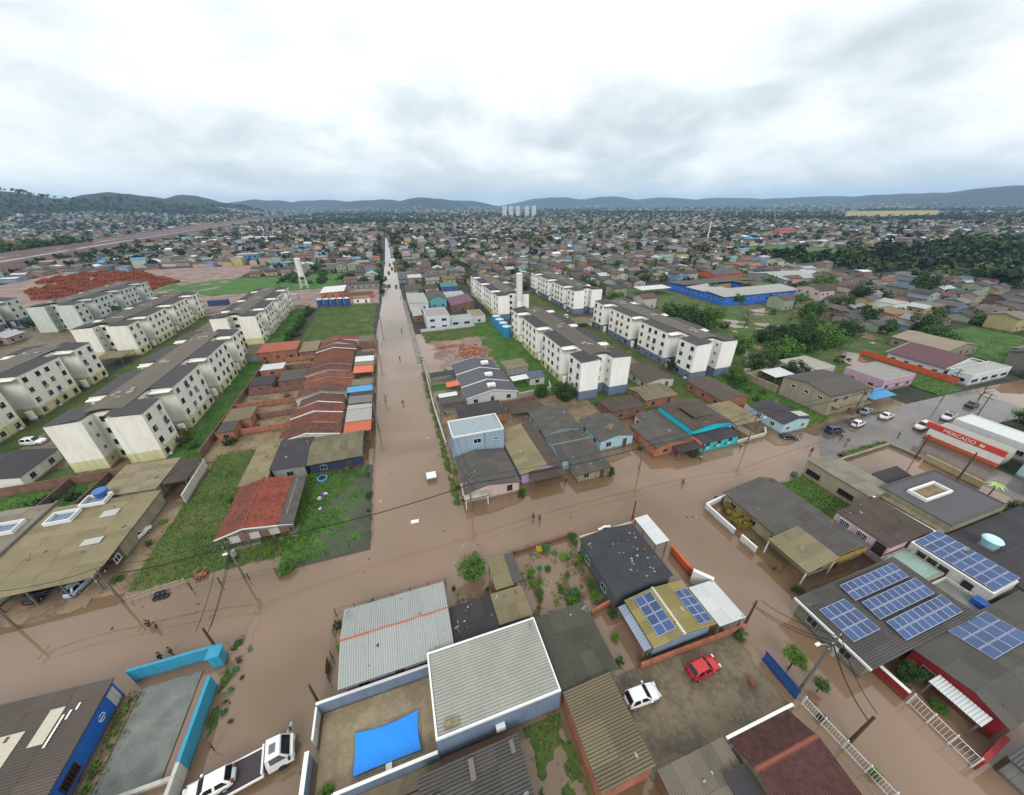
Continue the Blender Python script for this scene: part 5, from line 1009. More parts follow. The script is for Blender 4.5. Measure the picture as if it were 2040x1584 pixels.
patch('lawn', 6.8, 13.4, 94.8, 98.8, M['lawn'], 0.2, 0.03, '', 1, 0.6); patch('lawn', 6.8, 13.4, 88.4, 90.8, M['lawn'], 0.2, 0.03, '', 1, 0.6)
canopy('white lean-to beside the shed behind the grey roofed houses', 28.6, 33.6, 88.6, 91.8, 2.7, 0.2, F_WHITE, 'm+x', near=60, name='lean_to', cat='shed')
house('small shed with dark blue-grey roof on the grass lane', 33.8, 38.6, 88.8, 93.8, 2.6, 0.9, 'x', W_OFF, fibro('#565c6e', 0.2, 0.1), 0.15, wins='S', near=60, name='shed', cat='shed')
house('grey roofed shed at the corner of the grass lane', 29.5, 36.8, 97.5, 104.5, 2.5, 0.3, 'm+x', W_GREY, F_OLIVE, 0.15, wins='', near=60, name='shed', cat='shed')
wall_run('grey walled yard with pale coping by the grass lane', [(28.4, 82.6), (38.2, 83.6), (39.2, 87.2)], 1.8, W_GREY, 0.2, capm=W_OFF)
house('dark roofed house behind the light blue two-storey house', 10.2, 21.8, 72.0, 79.6, 2.5, 0.5, 'm-y', BR, F_DARK, 0.2, wins='W', near=110)
wall_run('brown brick yard wall right of the dark roofed house', [(22.2, 79.4), (31.6, 80.4), (32.6, 72.6)], 1.6, BR_D, 0.2)
canopy('dark low roof in the brick walled yard', 23, 31.5, 71.8, 76.6, 2.2, 0.2, F_BROWN, 'm+y', near=110, name='lean_to', cat='shed')
wall_run('white street wall from the blue house up to the carports', [(5.9, 66.5), (5.5, 84), (5.8, 107)], 1.4, paint('#aeb0ae', 0.8, 0.4), 0.2)
# further up the right side of the main street
h = flatbox('white two-storey house with grey terrace roof beyond the muddy lot', 11.4, 21.2, 153.2, 167.4, 5.8, paint('#c3c9d0', 0.8, 0.2), paint('#8f8c88', 0.8, 0.3), 0.3, wins='SW', wz=(1.0, 3.9), ww=2.0)
flatbox('white annex with long balcony right of the white two-storey house', 21.4, 31.6, 155.6, 163, 2.9, paint('#b5bfca', 0.8, 0.2), F_LIGHT, 0.3, wins='S', ww=2.4, name='annex')
flatbox('grey-white end house with stone coloured roof on the grass lane', 31.8, 37.8, 156.8, 168.6, 3.2, paint('#b9bcbe', 0.8, 0.2), F_TAN, 0.2, wins='S')
wall_run('white garden wall along the muddy lot', [(8.4, 151.4), (31.6, 152.4)], 1.5, paint('#bcc0c2', 0.8, 0.3), 0.2)
house('grey flat roof left of the white two-storey house', 6.8, 11.2, 168, 186, 2.9, 0.3, 'm+x', BR_D, F_LIGHT, 0.2, wins='SW', near=60)
house('pale walled hall with white roof on the main street', 6.4, 16.4, 188.5, 213.6, 3.8, 0.6, 'm-x', paint('#bcc3c9', 0.8, 0.2), F_LIGHT, 0.2, wins='SW', near=60, name='hall', cat='hall')
house('teal gabled house with grey roof among the white walls', 16.8, 26.0, 190.6, 209.6, 4.4, 2.2, 'y', paint('#5c9ca2', 0.8, 0.25), F_GREY, 0.3, wins='S', near=60)
house('brick building with slanted purple-brown roof', 26.4, 38.0, 180, 198.6, 3.2, 1.6, 'm+x', BR_D, fibro('#6e5562', 0.2, 0.2), 0.2, wins='S', near=60)
flatbox('white block beyond the slanted purple-brown roof', 26.6, 37.0, 201.6, 209, 4.2, paint('#bfc6cc', 0.8, 0.2), F_LIGHT, 0.2, wins='S')
house('grey roofed corner house with dark door up the main street', 7.2, 17.2, 227.4, 246, 3.0, 1.2, 'x', W_GREY, F_GREY, 0.3, wins='SW', near=60)
house('pale low house right of the grey corner house', 18.4, 27.0, 229, 243, 2.9, 1.2, 'x', W_PINK, F_BROWN, 0.3, wins='SW', near=60)
house('blue fronted house with teal roof near the far block', 28.0, 38.8, 229, 243, 3.2, 1.2, 'x', paint('#3f5f8c', 0.8, 0.2), fibro('#4d7f86', 0.2, 0.1), 0.3, wins='S', near=60)
# ------------------------------------------------------------------ the blue school
t = thing('school', 'long blue two-winged school building with pale roofs around a courtyard', 'school', (190, 168, 0)); USED.append((162, 220, 145, 194))
SB = paint('#1c64c8', 0.7, 0.15); q = MB(); q.box(164, 147.5, -0.2, 218, 160.5, 4.0).box(164, 176.5, -0.2, 218, 191.5, 4.0).box(164, 160.5, -0.2, 179, 176.5, 4.0).box(199, 160.5, -0.2, 218, 176.5, 4.0); q.build('wall', SB, t)
q = MB(); q.corr((163.4, 146.9, 4.1), (218.6, 146.9, 4.1), (163.4, 160.8, 5.0), 0.8, 0.05); q.build('roof', F_LIGHT, t)
q = MB(); q.corr((218.6, 192.1, 4.1), (163.4, 192.1, 4.1), (218.6, 176.2, 5.0), 0.8, 0.05); q.build('roof', F_GREY, t)
q = MB(); q.corr((163.4, 176.2, 4.12), (163.4, 160.8, 4.12), (179.4, 176.2, 5.0), 0.8, 0.05); q.build('roof', F_LIGHT, t)
q = MB(); q.corr((218.6, 160.8, 4.12), (218.6, 176.2, 4.12), (198.6, 160.8, 5.0), 0.8, 0.05); q.build('roof', F_GREY, t)
MB().box(179.2, 176.3, 0.5, 198.8, 176.45, 3.6).build('yellow_courtyard_wall', W_YELLOW, t)
for i in range(12): window(t, 164, 149.5 + i * 3.6, 1.6, 'W', 1.6, 1.2, fr=M['white'])
for i in range(14): window(t, 166.5 + i * 3.6, 147.5, 1.6, 'S', 1.6, 1.2, fr=M['white'])
canopy('white sheet shelter in front of the blue school', 135.5, 156, 178, 187, 3.6, 0.3, F_WHITE, 'm+y', near=60, name='shelter', cat='shelter', pm=plain('blue_post', '#2a5fb0', 0.6))
wall_run('low pale blue wall round the school yard', [(162, 192), (161.6, 146), (178, 143), (220, 146)], 1.6, SB, 0.3)
t = thing('bus_shelter', 'brown sheet shelter at the foot of the far right block', 'shelter', (76, 138, 0))
q = MB(); q.corr((72, 133.5, 2.7), (79.5, 133.5, 2.7), (72, 141.5, 3.0), 0.4, 0.03); q.build('roof', F_OLIVE, t)
for x, y in ((72.3, 133.8), (79.2, 133.8), (72.3, 141.2), (79.2, 141.2)): MB().box(x - .1, y - .1, 0, x + .1, y + .1, 2.75).build('post', M['wood'], t)
# ------------------------------------------------------------------ small things people put on roofs
dish_me = None
q = MB(); nr, na = 4, 12
for i in range(nr + 1):
    for j in range(na): r_ = .38 * i / nr; q.v.append((r_ * math.cos(6.283 * j / na), r_ * math.sin(6.283 * j / na), .35 * r_ * r_ / .38))
for i in range(nr):
    for j in range(na): q.f.append((i * na + j, i * na + (j + 1) % na, (i + 1) * na + (j + 1) % na, (i + 1) * na + j)); q.m.append(0)
q.tube([(0, 0, .02), (0, .1, -.25), (0, .15, -.6)], .03, 5).tube([(0, .3, .1), (0, 0, .34)], .015, 4)
dish_me = q.mesh('satellite_dish', M['frame'])
rc_ = random.Random(33)
for t in [o for o in C.objects if o.parent is None and o.get('category') in ('house', 'annex', 'outbuilding', 'terraced house')]:
    if math.hypot(t.location.x, t.location.y) > 125 or rc_.random() < .35: continue
    wl = [c_ for c_ in t.children if c_.name.startswith('wall')]; rf = [c_ for c_ in t.children if c_.name.startswith('roof')]
    if not wl or not rf: continue
    bb = [Vector(c_) for c_ in rf[0].bound_box]; zt = max(v.z for v in bb); x = rc_.choice((min(v.x for v in bb) + .6, max(v.x for v in bb) - .6)); y = rc_.uniform(min(v.y for v in bb) * .8, max(v.y for v in bb) * .8); zl = min(v.z for v in bb)
    inst('satellite_dish', dish_me, t, Matrix.Translation((x, y, zl + .85)) @ Matrix.Rotation(rc_.uniform(.2, .9), 4, 'Z') @ Matrix.Rotation(R(-52), 4, 'X'))
# ------------------------------------------------------------------ water towers, tanks, poles and wires
def tower(label, x, y, h, legs):
    t = thing('water_tower', label, 'water tower', (x, y, 0)); WT = paint('#cfd0cd', 0.7, 0.2); USED.append((x - 3, x + 3, y - 3, y + 3))
    if legs:
        for a in range(4): q = MB(); dx, dy = (1.5 if a % 2 else -1.5), (1.5 if a // 2 else -1.5); q.tube([(x + dx * 1.3, y + dy * 1.3, -.2), (x + dx, y + dy, h * 0.42)], 0.22, 6); q.build('leg', WT, t)
        for z in (h * 0.14, h * 0.28):
            q = MB()
            for a, b_ in (((-1.8, -1.8), (1.8, -1.8)), ((1.8, -1.8), (1.8, 1.8)), ((1.8, 1.8), (-1.8, 1.8)), ((-1.8, 1.8), (-1.8, -1.8))): q.tube([(x + a[0], y + a[1], z), (x + b_[0], y + b_[1], z)], 0.1, 4)
            q.build('brace', WT, t)
        q = MB(); q.cyl(x, y, h * 0.42, h, 1.9, 1.9, 20); q.build('column', WT, t, False)
    else:
        q = MB(); q.cyl(x, y, -.2, h * 0.5, 1.2, 1.2, 18); q.build('shaft', W_CREAM, t); q = MB(); q.cyl(x, y, h * 0.5, h, 1.35, 1.35, 18); q.build('column', WT, t)
    q = MB(); q.cyl(x, y, h, h + 0.35, 2.0 if legs else 1.5, 1.2, 20); q.build('cap', WT, t)
    q = MB(); q.tube([(x + (1.98 if legs else 1.45), y - .3, h * .45), (x + (1.98 if legs else 1.45), y - .3, h + .8)], 0.05, 4).tube([(x + (1.98 if legs else 1.45), y + .3, h * .45), (x + (1.98 if legs else 1.45), y + .3, h + .8)], 0.05, 4); q.build('ladder', M['darkmetal'], t)
tower('white water tower on legs beyond the grass field on the left', -54.7, 272, 18.5, True)
tower('slim white water tower column beside the far right apartment block', 51.8, 150.5, 21.5, False)
def tank(label, x, y, r_, h, group):
    t = thing('storage_tank', label, 'water tank', (x, y, 0), group); BT = plain('blue_tank_plastic', '#2f7fae', 0.45); q = MB()
    q.cyl(x, y, -.2, h, r_, r_, 20); q.build('body', BT if x > 0 else plain('deep_blue_tank', '#2c4f86', 0.5), t)
    for z in (h * .33, h * .66): q = MB(); q.cyl(x, y, z, z + .15, r_ + .06, r_ + .06, 20); q.build('band', BT if x > 0 else plain('deep_blue_tank', '#2c4f86', 0.5), t)
    q = MB(); q.cyl(x, y, h, h + .35, r_ + .08, r_ * .55, 20); q.build('lid', plain('pale_tank_lid', '#a8c6cc', 0.5), t)
for i, (x, y) in enumerate(((41.2, 151.0), (41.2, 145.6), (41.2, 140.2), (41.0, 134.8))): tank(['farthest of four blue tanks on the grass lane', 'third blue tank along the grass lane, second from the tower', 'second nearest blue tank on the grass lane', 'nearest of four blue tanks on the grass lane beside the right block'][i], x, y, 1.75, 4.4, 'blue tanks on the grass lane')
for i in range(5): tank(['leftmost', 'second from left', 'middle', 'second from right', 'rightmost'][i] + ' of five deep blue tanks at the top of the grass field', -38.0 + i * 3.4, 215.2 - i * .4, 1.5, 4.0, 'deep blue tanks at the field edge')
POLES = []
def pole(label, x, y, h, arm=0.0, lamp=None, wooden=False, tilt=(0, 0), trafo=False):
    t = thing('utility_pole', label, 'utility pole', (x, y, 0), 'utility poles'); q = MB(); tx_, ty_ = tilt
    q.tube([(x, y, -.4), (x + tx_ * .5, y + ty_ * .5, h * .5), (x + tx_, y + ty_, h)], 0.17, 8, 0, 0.11); q.build('shaft', M['wood'] if wooden else M['concpole'], t)
    for z in (() if wooden else (h - .35, h - 1.3)):
        q = MB(); c_, s_ = math.cos(arm), math.sin(arm); L_ = 0.9; cx, cy = x + tx_ * z / h, y + ty_ * z / h
        q.hull([(cx - c_ * L_ - s_ * .05, cy - s_ * L_ + c_ * .05, z), (cx - c_ * L_ + s_ * .05, cy - s_ * L_ - c_ * .05, z), (cx + c_ * L_ + s_ * .05, cy + s_ * L_ - c_ * .05, z), (cx + c_ * L_ - s_ * .05, cy + s_ * L_ + c_ * .05, z)],
               [(cx - c_ * L_ - s_ * .05, cy - s_ * L_ + c_ * .05, z + .1), (cx - c_ * L_ + s_ * .05, cy - s_ * L_ - c_ * .05, z + .1), (cx + c_ * L_ + s_ * .05, cy + s_ * L_ - c_ * .05, z + .1), (cx + c_ * L_ - s_ * .05, cy + s_ * L_ + c_ * .05, z + .1)]); q.build('crossarm', M['wood'], t)
        for d in (-.8, 0.75): q = MB(); q.cyl(cx + c_ * d, cy + s_ * d, z + .1, z + .28, .05, .03, 6); q.build('insulator', M['white'], t)
    if trafo: q = MB(); q.cyl(x + .35, y - .2, h - 2.6, h - 1.7, .3, .3, 10); q.build('transformer', M['frame'], t)
    if lamp:
        lx, ly = lamp; q = MB(); q.tube([(x, y, h - 1.6), (x + lx * .5, y + ly * .5, h - 1.0), (x + lx, y + ly, h - .9)], 0.045, 5); q.build('lamp_arm', M['frame'], t); q = MB(); q.box(x + lx - .28, y + ly - .13, h - .98, x + lx + .28, y + ly + .13, h - .84); q.build('lamp_head', M['white'], t)
    POLES.append((x + tx_, y + ty_, h)); return t
def cable(label, i, j, dz=-.3, off=0.0, sag=0.7, r_=0.034):
    a, b_ = Vector(POLES[i]), Vector(POLES[j]); d = (b_ - a); n_ = Vector((-d.y, d.x, 0)).normalized() * off
    pts = [a + d * k / 10 + n_ + Vector((0, 0, dz - sag * 4 * (k / 10) * (1 - k / 10))) for k in range(11)]
    q = MB(); q.tube(pts, r_, 4); tag(q.build('power_cable', M['rubber']), label, 'cable', 'overhead cables')
pole('tall utility pole with lamp at the right side street beside a young tree', 35.7, 9.3, 10.0, 0.2, (-1.6, .4), trafo=True)
pole('leaning dark post at the corner of the cyan wall', -26.2, 33.4, 5.2, 1.4, wooden=True)
pole('utility pole in front of the turquoise shop on the cross street', 69.3, 46.6, 8.6, 1.57, (.3, -1.5))
pole('utility pole at the pinkish corner house by the junction', 7.2, 46.2, 7.2, 0.8)
pole('utility pole at the carport of the tan roofed house, left', -41.2, 45.0, 6.6, 1.5)
pole('pole at the left edge by the parked white car', -51.8, 44.8, 6.6, 1.5)
pole('dark utility pole on the grass in front of the orange tiled house', -26.6, 44.0, 7.5, 1.5, (.2, -1.4), trafo=True)
pole('short pole at the white canopy corner on the junction', 31.6, 34.8, 5.5, .8, wooden=True)
pole('utility pole on the grass corner by the low porch house', 41.5, 46.6, 6.5, 1.5)
pole('leaning post on the road near the market', 97.0, 24.8, 6.5, .1, wooden=True)
pole('dark post beside the forecourt wall on the road', 97.6, 31.6, 6.0, .1, wooden=True)
pole('utility pole in front of the two-storey beige house', 104.5, 47.6, 7.5, 1.5)
pole('utility pole by the grass lot beyond the beige house', 139.5, 47.0, 8.0, 1.5)
pole('utility pole by the bend near the white pickup', 127.5, 36.2, 8.0, 1.5)
pole('utility pole at the left of the main street by the terrace', -8.4, 80.0, 7.0, 0.1)
pole('utility pole at the left of the main street near the far end of the terrace', -8.2, 128.0, 7.5, 0.1)
pole('utility pole at the right of the main street by the white street wall', 4.9, 104.0, 7.5, 0.1)
pole('slanting post by the white carport on the right side street', 36.0, 16.6, 4.2, .1, wooden=True, tilt=(.5, .2))
pole('post at the white gate beside the pool wall', -14.2, 24.2, 4.2, .2, wooden=True)
pole('pole on the left edge of the main street beside the grass field', -7.6, 172.0, 8.0, 0.1)
pole('post by the white railing at the bottom of the right side street', 36.2, 4.6, 5.2, .1, wooden=True)
for i, j, lab in ((6, 1, 'from the tiled house pole to the cyan wall'), (4, 5, 'between the two poles on the left of the cross street'), (4, 6, 'along the left of the cross street'), (3, 8, 'along the front of the grey roofed houses'), (8, 2, 'from the grass corner to the turquoise shop'), (2, 11, 'from the turquoise shop towards the beige house'), (14, 15, 'along the terrace side of the main street'), (3, 16, 'up the right edge of the main street'), (0, 20, 'down the right side street'), (0, 17, 'from the lamp pole to the slanting post'), (15, 19, 'beside the grass field'), (11, 12, 'past the white walled house')):
    for k, (dz, off) in enumerate(((-.2, -.7), (-.2, .7), (-1.1, 0.1))): cable('thin dark overhead cable ' + lab, i, j, dz, off)
cable('dark cable crossing over the mouth of the main street', 3, 6, -1.0, 0.0, 1.0); cable('dark cable crossing over the mouth of the main street', 3, 6, -.8, 0.35, 1.0)

# ------------------------------------------------------------------ trees and plants
def leaf_cloud(n, sz, clumps, seed, squash=0.8, hollow=0.35):
    r_ = np.random.default_rng(seed); cs = r_.normal(size=(clumps, 3)); cs /= np.linalg.norm(cs, axis=1)[:, None]; cs *= (hollow + (1 - hollow) * r_.random((clumps, 1)) ** .5) * (0.62 + 0.36 * r_.random((clumps, 1))); cs[:, 2] *= squash
    cs[:, 2] += r_.normal(size=clumps) * .05; cr = r_.uniform(.12, .36, clumps); k = r_.integers(0, clumps, n)
    d = r_.normal(size=(n, 3)); d /= np.linalg.norm(d, axis=1)[:, None]; p = cs[k] + d * (cr[k] * r_.random(n) ** .33)[:, None]
    a = r_.normal(size=(n, 3)); a /= np.linalg.norm(a, axis=1)[:, None]; nrm = d * .7 + a * .6 + np.array([0, 0, .35]); nrm /= np.linalg.norm(nrm, axis=1)[:, None]
    u = np.cross(nrm, r_.normal(size=(n, 3))); u /= np.linalg.norm(u, axis=1)[:, None]; v = np.cross(nrm, u); s_ = (sz * r_.uniform(.6, 1.35, n))[:, None]
    q = np.stack([p - u * s_ * .5, p + v * s_ * .42, p + u * s_ * .5, p - v * s_ * .42], 1).reshape(-1, 3); return q
def quad_mesh(name, q, mat):
    me = bpy.data.meshes.new(name); n = len(q) // 4; me.vertices.add(len(q)); me.vertices.foreach_set('co', q.astype(np.float32).ravel()); me.loops.add(len(q)); me.loops.foreach_set('vertex_index', np.arange(len(q), dtype=np.int32))
    me.polygons.add(n); me.polygons.foreach_set('loop_start', np.arange(0, len(q), 4, dtype=np.int32)); me.polygons.foreach_set('loop_total', np.full(n, 4, dtype=np.int32)); me.materials.append(mat); me.update(calc_edges=True); return me
LEAFM = ['leafdark', 'leafmid', 'leafbright', 'leafbrown']
CROWN = {('near', i): quad_mesh('crown', leaf_cloud(4200, .085, 46, 20 + i, [.85, .7, 1.0][i]), M['leafmid']) for i in range(3)}
CROWN.update({('far', i): quad_mesh('crown', leaf_cloud(520, .2, 22, 40 + i, [.85, .65, 1.05, .8][i]), M['leafdark']) for i in range(4)})
def trunk_mesh(i):
    r_ = random.Random(i); q = MB(); q.tube([(0, 0, -.1), (r_.uniform(-.05, .05), r_.uniform(-.05, .05), .45), (r_.uniform(-.1, .1), r_.uniform(-.1, .1), .95)], .085, 7, 0, .045)
    for k in range(6):
        a = 6.283 * k / 6 + r_.random(); z = r_.uniform(.4, .8); q.tube([(0, 0, z), (.28 * math.cos(a), .28 * math.sin(a), z + .3), (.6 * math.cos(a), .6 * math.sin(a), z + r_.uniform(.35, .75))], .04, 5, 0, .012)
    return q.mesh('trunk', M['bark'])
TRUNK = [trunk_mesh(i) for i in range(4)]
TREES = []
def tree(label, x, y, r_, h, mat='leafmid', lod='near', kind=None, z=0.0, group=None, trunk=True, name='tree', squash=1.0):
    i = (kind if kind is not None else random.randrange(3)); t = thing(name, label, 'tree' if name == 'tree' else name.replace('_', ' '), (x, y, z), group); t.rotation_euler = (0, 0, random.random() * 6.28)
    zc = max(h - r_ * .8 * squash, r_ * .55)
    c_ = bpy.data.objects.new('crown', CROWN[(lod, i)]); C.objects.link(c_); c_.parent = t; c_.location = (0, 0, zc); c_.scale = (r_, r_ * random.uniform(.85, 1.15), r_ * squash)
    c_.material_slots[0].link = 'OBJECT'; c_.material_slots[0].material = M[mat]
    if trunk:
        q = bpy.data.objects.new('trunk', TRUNK[i % 4]); C.objects.link(q); q.parent = t; q.scale = (r_ * .9, r_ * .9, zc / .95)
    TREES.append((x, y, r_)); return t
tree('round dense green tree standing in the flood beside the tan canopy', 4.6, 33.2, 2.4, 4.6, 'leafmid', kind=0)
tree('young bright tree beside the lamp pole on the right side street', 36.4, 11.2, 1.3, 3.6, 'leafbright', kind=1); tree('low leafy sapling at the foot of the lamp pole', 37.3, 8.6, .9, 2.2, 'leafmid', kind=0)
tree('bushy dark tree at the south end of the nearest right block', 39.4, 77.6, 3.6, 6.2, 'leafdark', kind=0); tree('smaller bush behind the bushy tree at the right block', 34.8, 82.0, 2.4, 3.8, 'leafdark', kind=1)
tree('small tree at the corner of the right block with the weedy grove', 79.3, 84.5, 2.0, 4.2, 'leafdark', kind=2)
for i, (x, y, r_, h) in enumerate(((106, 136, 6, 8), (108, 163, 6.5, 9), (114, 114, 8, 9.5), (118, 131, 7, 9), (104, 122, 6, 8), (124, 118, 7, 8.5), (107.5, 76, 5.5, 7), (123, 81.5, 6, 7.5), (136, 84.5, 6.5, 8), (150, 85.5, 6.5, 8), (168, 91, 6, 7.5), (92, 71, 3.6, 5), (134, 94, 6, 7.5), (99, 84, 4.5, 6.5), (103, 93, 5, 7.5), (114, 91, 5.5, 7), (144, 96, 5.5, 7), (158, 98, 5.5, 7), (112, 68, 4.5, 5.5), (188, 72.5, 6.5, 8), (200, 83, 6.5, 8.5), (246, 154, 8, 10), (301, 134, 9, 11), (178, 112, 6, 8), (206, 118, 6.5, 8), (196, 132, 6, 7), (232, 128, 7, 9))):
    wh = 'between the white block and the school' if y > 105 and x < 130 else ('in the flooded green beside the white block' if x < 172 else 'among the houses right of the flooded green')
    tree(['broad dark green', 'bushy mid green', 'spreading green'][i % 3] + ' tree ' + wh, x, y, r_, h, ['leafdark', 'leafmid', 'leafdark', 'leafmid'][i % 4], kind=i % 3, group='trees of the flooded green')
for i, (x, y, r_, h, m_, lab) in enumerate(((49.0, 29.5, 1.9, 2.6, 'leafbrown', 'rust-brown bush in the white walled garden'), (49.3, 32.0, 1.2, 2.0, 'leafbrown', 'smaller olive bush by the white corner wall'), (47.6, 6.4, 1.5, 2.6, 'leafdark', 'dark shrub in the red walled yard'), (-49.4, 86.0, 1.8, 2.4, 'leafdark', 'shrub at the corner of the nearest left block'), (-47.6, 84.2, 1.5, 1.8, 'leafmid', 'low bush on the grass lane beside the nearest left block'), (-50.0, 89.0, 1.2, 2.8, 'leafbrown', 'yellowish shrub in the recess of the nearest left block'), (-12.6, 16.6, .7, 1.1, 'leafbright', 'round bright shrub in the pool terrace corner'), (-9.0, 33.2, .8, 1.8, 'leafmid', 'shrub behind the fence of the silver roofed house'), (35.0, 47.3, 1.4, 1.8, 'leafdark', 'dark bush by the low porch house'), (54.6, 46.8, 1.3, 2.2, 'leafdark', 'dark bush beside the orange brick house'), (94.0, 16.0, 2.4, 3.2, 'leafdark', 'dark bush beyond the flat dark roof'), (82.2, 28.4, .9, 1.4, 'leafdark', 'round dark bush in the flooded forecourt'), (68.8, 35.4, .8, 1.2, 'leafteal', 'bluish bush at the mouth of the grassy alley'), (-21.0, 43.4, 1.3, .9, 'leafmid', 'grassy clump at the flooded edge of the cross street'), (134, 28, 3, 4, 'leafdark', 'dark thicket beyond the market'), (140, 32, 3, 4, 'leafmid', 'green thicket beyond the market at the bend'), (128, 30.5, 2.4, 3, 'leafdark', 'low dark thicket behind the market roof'), (185, 52, 3, 4, 'leafdark', 'dark tree at the road end by the white annex'), (178, 46.5, 2.5, 3, 'leafteal', 'bluish dark shrub at the road end'))):
    tree(lab, x, y, r_, h, m_, kind=i % 3, name='shrub')
rr = random.Random(9)
for i in range(44):
    x, y = rr.uniform(11.8, 21), rr.uniform(25.6, 35.3); k = rr.random()
    if 14 < x < 18 and 28 < y < 33 and k < .7: continue
    tree(['leafy bluish garden plant', 'bright green garden bush', 'young green garden plant'][i % 3] + ' in the flooded garden', x, y, rr.uniform(.3, .95), rr.uniform(.6, 1.6), ['leafteal', 'leafbright', 'leafmid', 'leafmid'][i % 4], kind=i % 3, name='garden_plant', group='plants of the flooded garden')
tree('yellow flowering bush at the wall of the flooded garden', 15.2, 34.8, .6, 1.3, 'leafyellow', kind=1, name='shrub')
for i in range(70):
    x, y = rr.uniform(97, 176), rr.uniform(64, 148)
    if nz(np.array(x), np.array(y), .13, 9.0) < -.1 or any(abs(x - a) < 5 and abs(y - b_) < 5 for a, b_, c_ in TREES): continue
    tree('low dark bush scattered over the flooded green', x, y, rr.uniform(1.0, 2.8), rr.uniform(1.2, 3.0), ['leafdark', 'leafmid', 'leafdark'][i % 3], 'far', i % 4, name='green_bush', group='bushes of the flooded green')
for i in range(26): tree('scrubby bush on the green field by the water tower', rr.uniform(-75, -30), rr.uniform(284, 330), rr.uniform(1.4, 3.6), rr.uniform(1.6, 4.2), ['leafdark', 'leafmid'][i % 2], 'far', i % 4, name='scrub_bush', group='scrub by the water tower')
for i in range(22): tree('dark hedge bush between the grass field and the far left block', -42.5 + rr.uniform(-1.5, 1.5), 157 + i * 2.5, rr.uniform(1.3, 2.0), rr.uniform(1.6, 2.6), 'leafdark', 'far', i % 4, name='hedge_bush', group='hedge along the grass field')
for i in range(10): tree('weedy bush on the verge behind the pale blue house', 90 + rr.uniform(-4, 4), 52 + i * 2.3, rr.uniform(.9, 1.6), rr.uniform(1.0, 1.8), 'leafmid', 'far', i % 4, name='weed_bush', group='weeds on the verge')
for i in range(8): tree('garden bush in the backyards left of the terrace', -35 + rr.uniform(-6, 5), 82 + i * 7 + rr.uniform(-2, 2), rr.uniform(.8, 1.6), rr.uniform(1.0, 2.0), 'leafdark', 'far', i % 4, name='garden_bush', group='bushes in the backyards')
for i in range(9): tree('weed clump along the foot of the blue house wall', -33.6 + rr.uniform(-.3, .3), 22.8 + i * 1.0, rr.uniform(.3, .6), rr.uniform(.5, .9), ['leafmid', 'leafbright'][i % 2], 'far', i % 4, name='weed_clump', group='weeds under the blue wall')
for i in range(8): tree('drifting weed clump in the water outside the cyan wall', -23.4 + rr.uniform(-.6, 1.0), 25.5 + i * 1.05, rr.uniform(.2, .5), .35, ['leafdark', 'leafteal'][i % 2], 'far', i % 4, name='floating_weed', group='weeds drifting by the cyan wall', trunk=False)
for i in range(5): tree('bushy garden growth behind the long brown wall', -72 + i * 2.6 + rr.uniform(-1, 1), 70 + rr.uniform(-2, 3), rr.uniform(.9, 1.6), rr.uniform(1.0, 1.9), 'leafdark', 'far', i % 4, name='garden_bush', group='bushes behind the brown wall')
WEED = [(6.4, 49), (6.2, 53), (6.3, 57), (16.5, 47.3), (17.2, 47.8), (25.8, 48.2), (26.2, 49.5), (36, 49.5), (36.3, 52), (45.9, 52), (35.8, 58), (25.9, 66.5), (31, 68), (22.5, 67), (-14, 64.4), (-10.2, 62), (-10, 56), (-9.8, 51), (-24, 47.6), (-29, 47.8), (-33.4, 62), (-33, 70), (-42.6, 60), (-43, 55), (-44, 49), (1.4, 30), (2.2, 31.5), (1.8, 33), (6.2, 31), (18.5, 18), (19.6, 20), (20.4, 22.4), (33.8, 15.6), (35.4, 7), (35.7, 2.2), (46.2, 17.4), (47, 25.5), (50, 35.2), (62, 35), (46.4, 6), (48, 3.5), (-12.9, 32.5), (-12.6, 29.5), (-12.4, 26), (56, 64.2), (74.6, 62), (78.6, 58), (69.4, 49), (88.4, 50), (43, 61), (44.6, 66), (23, 80.6), (33, 80), (8, 80.4), (12, 108)]
MARKS = [(o.location.x, o.location.y, o['label']) for o in C.objects if o.parent is None and o.get('label') and o.get('category') in ('house', 'wall', 'shed', 'fence', 'carport', 'porch', 'annex', 'gate', 'shop')]
for i, (x, y) in enumerate(WEED):
    lab = min(MARKS, key=lambda m_: (m_[0] - x) ** 2 + (m_[1] - y) ** 2)[2].replace(',', '').split()[:9]
    while lab[-1] in ('and', 'with', 'of', 'the', 'a', 'in', 'on', 'beside', 'between', 'behind', 'along', 'from', 'at', 'two', 'its', 'white', 'dark', 'right', 'tan', 'low', 'grey'): lab.pop()
    tree(['scrawny weeds', 'leafy weeds', 'small dark bush'][i % 3] + ' by the ' + ' '.join(lab), x + rr.uniform(-.3, .3), y + rr.uniform(-.3, .3), rr.uniform(.35, .95), rr.uniform(.5, 1.4), ['leafmid', 'leafdark', 'leafbright', 'leafdark'][i % 4], 'far' if i % 2 else 'near', i % 3, name='weed_clump', group='weeds along walls and fences')
def bare(label, x, y, h, seed, name='bare_tree'):
    r_ = random.Random(seed); t = thing(name, label, 'tree', (x, y, 0)); q = MB(); q.tube([(x, y, -.3), (x + .1 * h, y, h * .45), (x + .02 * h, y + .04 * h, h)], .035 * h, 6, 0, .008 * h); q.build('trunk', M['bark'], t); b_ = MB()
    for k in range(12): a = 6.283 * r_.random(); z = h * r_.uniform(.2, .75); l_ = h * r_.uniform(.2, .45); b_.tube([(x + .05 * h, y, z), (x + l_ * .6 * math.cos(a), y + l_ * .6 * math.sin(a), z + l_ * .5), (x + l_ * math.cos(a), y + l_ * math.sin(a), z + l_ * .9)], .013 * h, 4, 0, .004 * h)
    b_.build('branches', M['bark'], t)
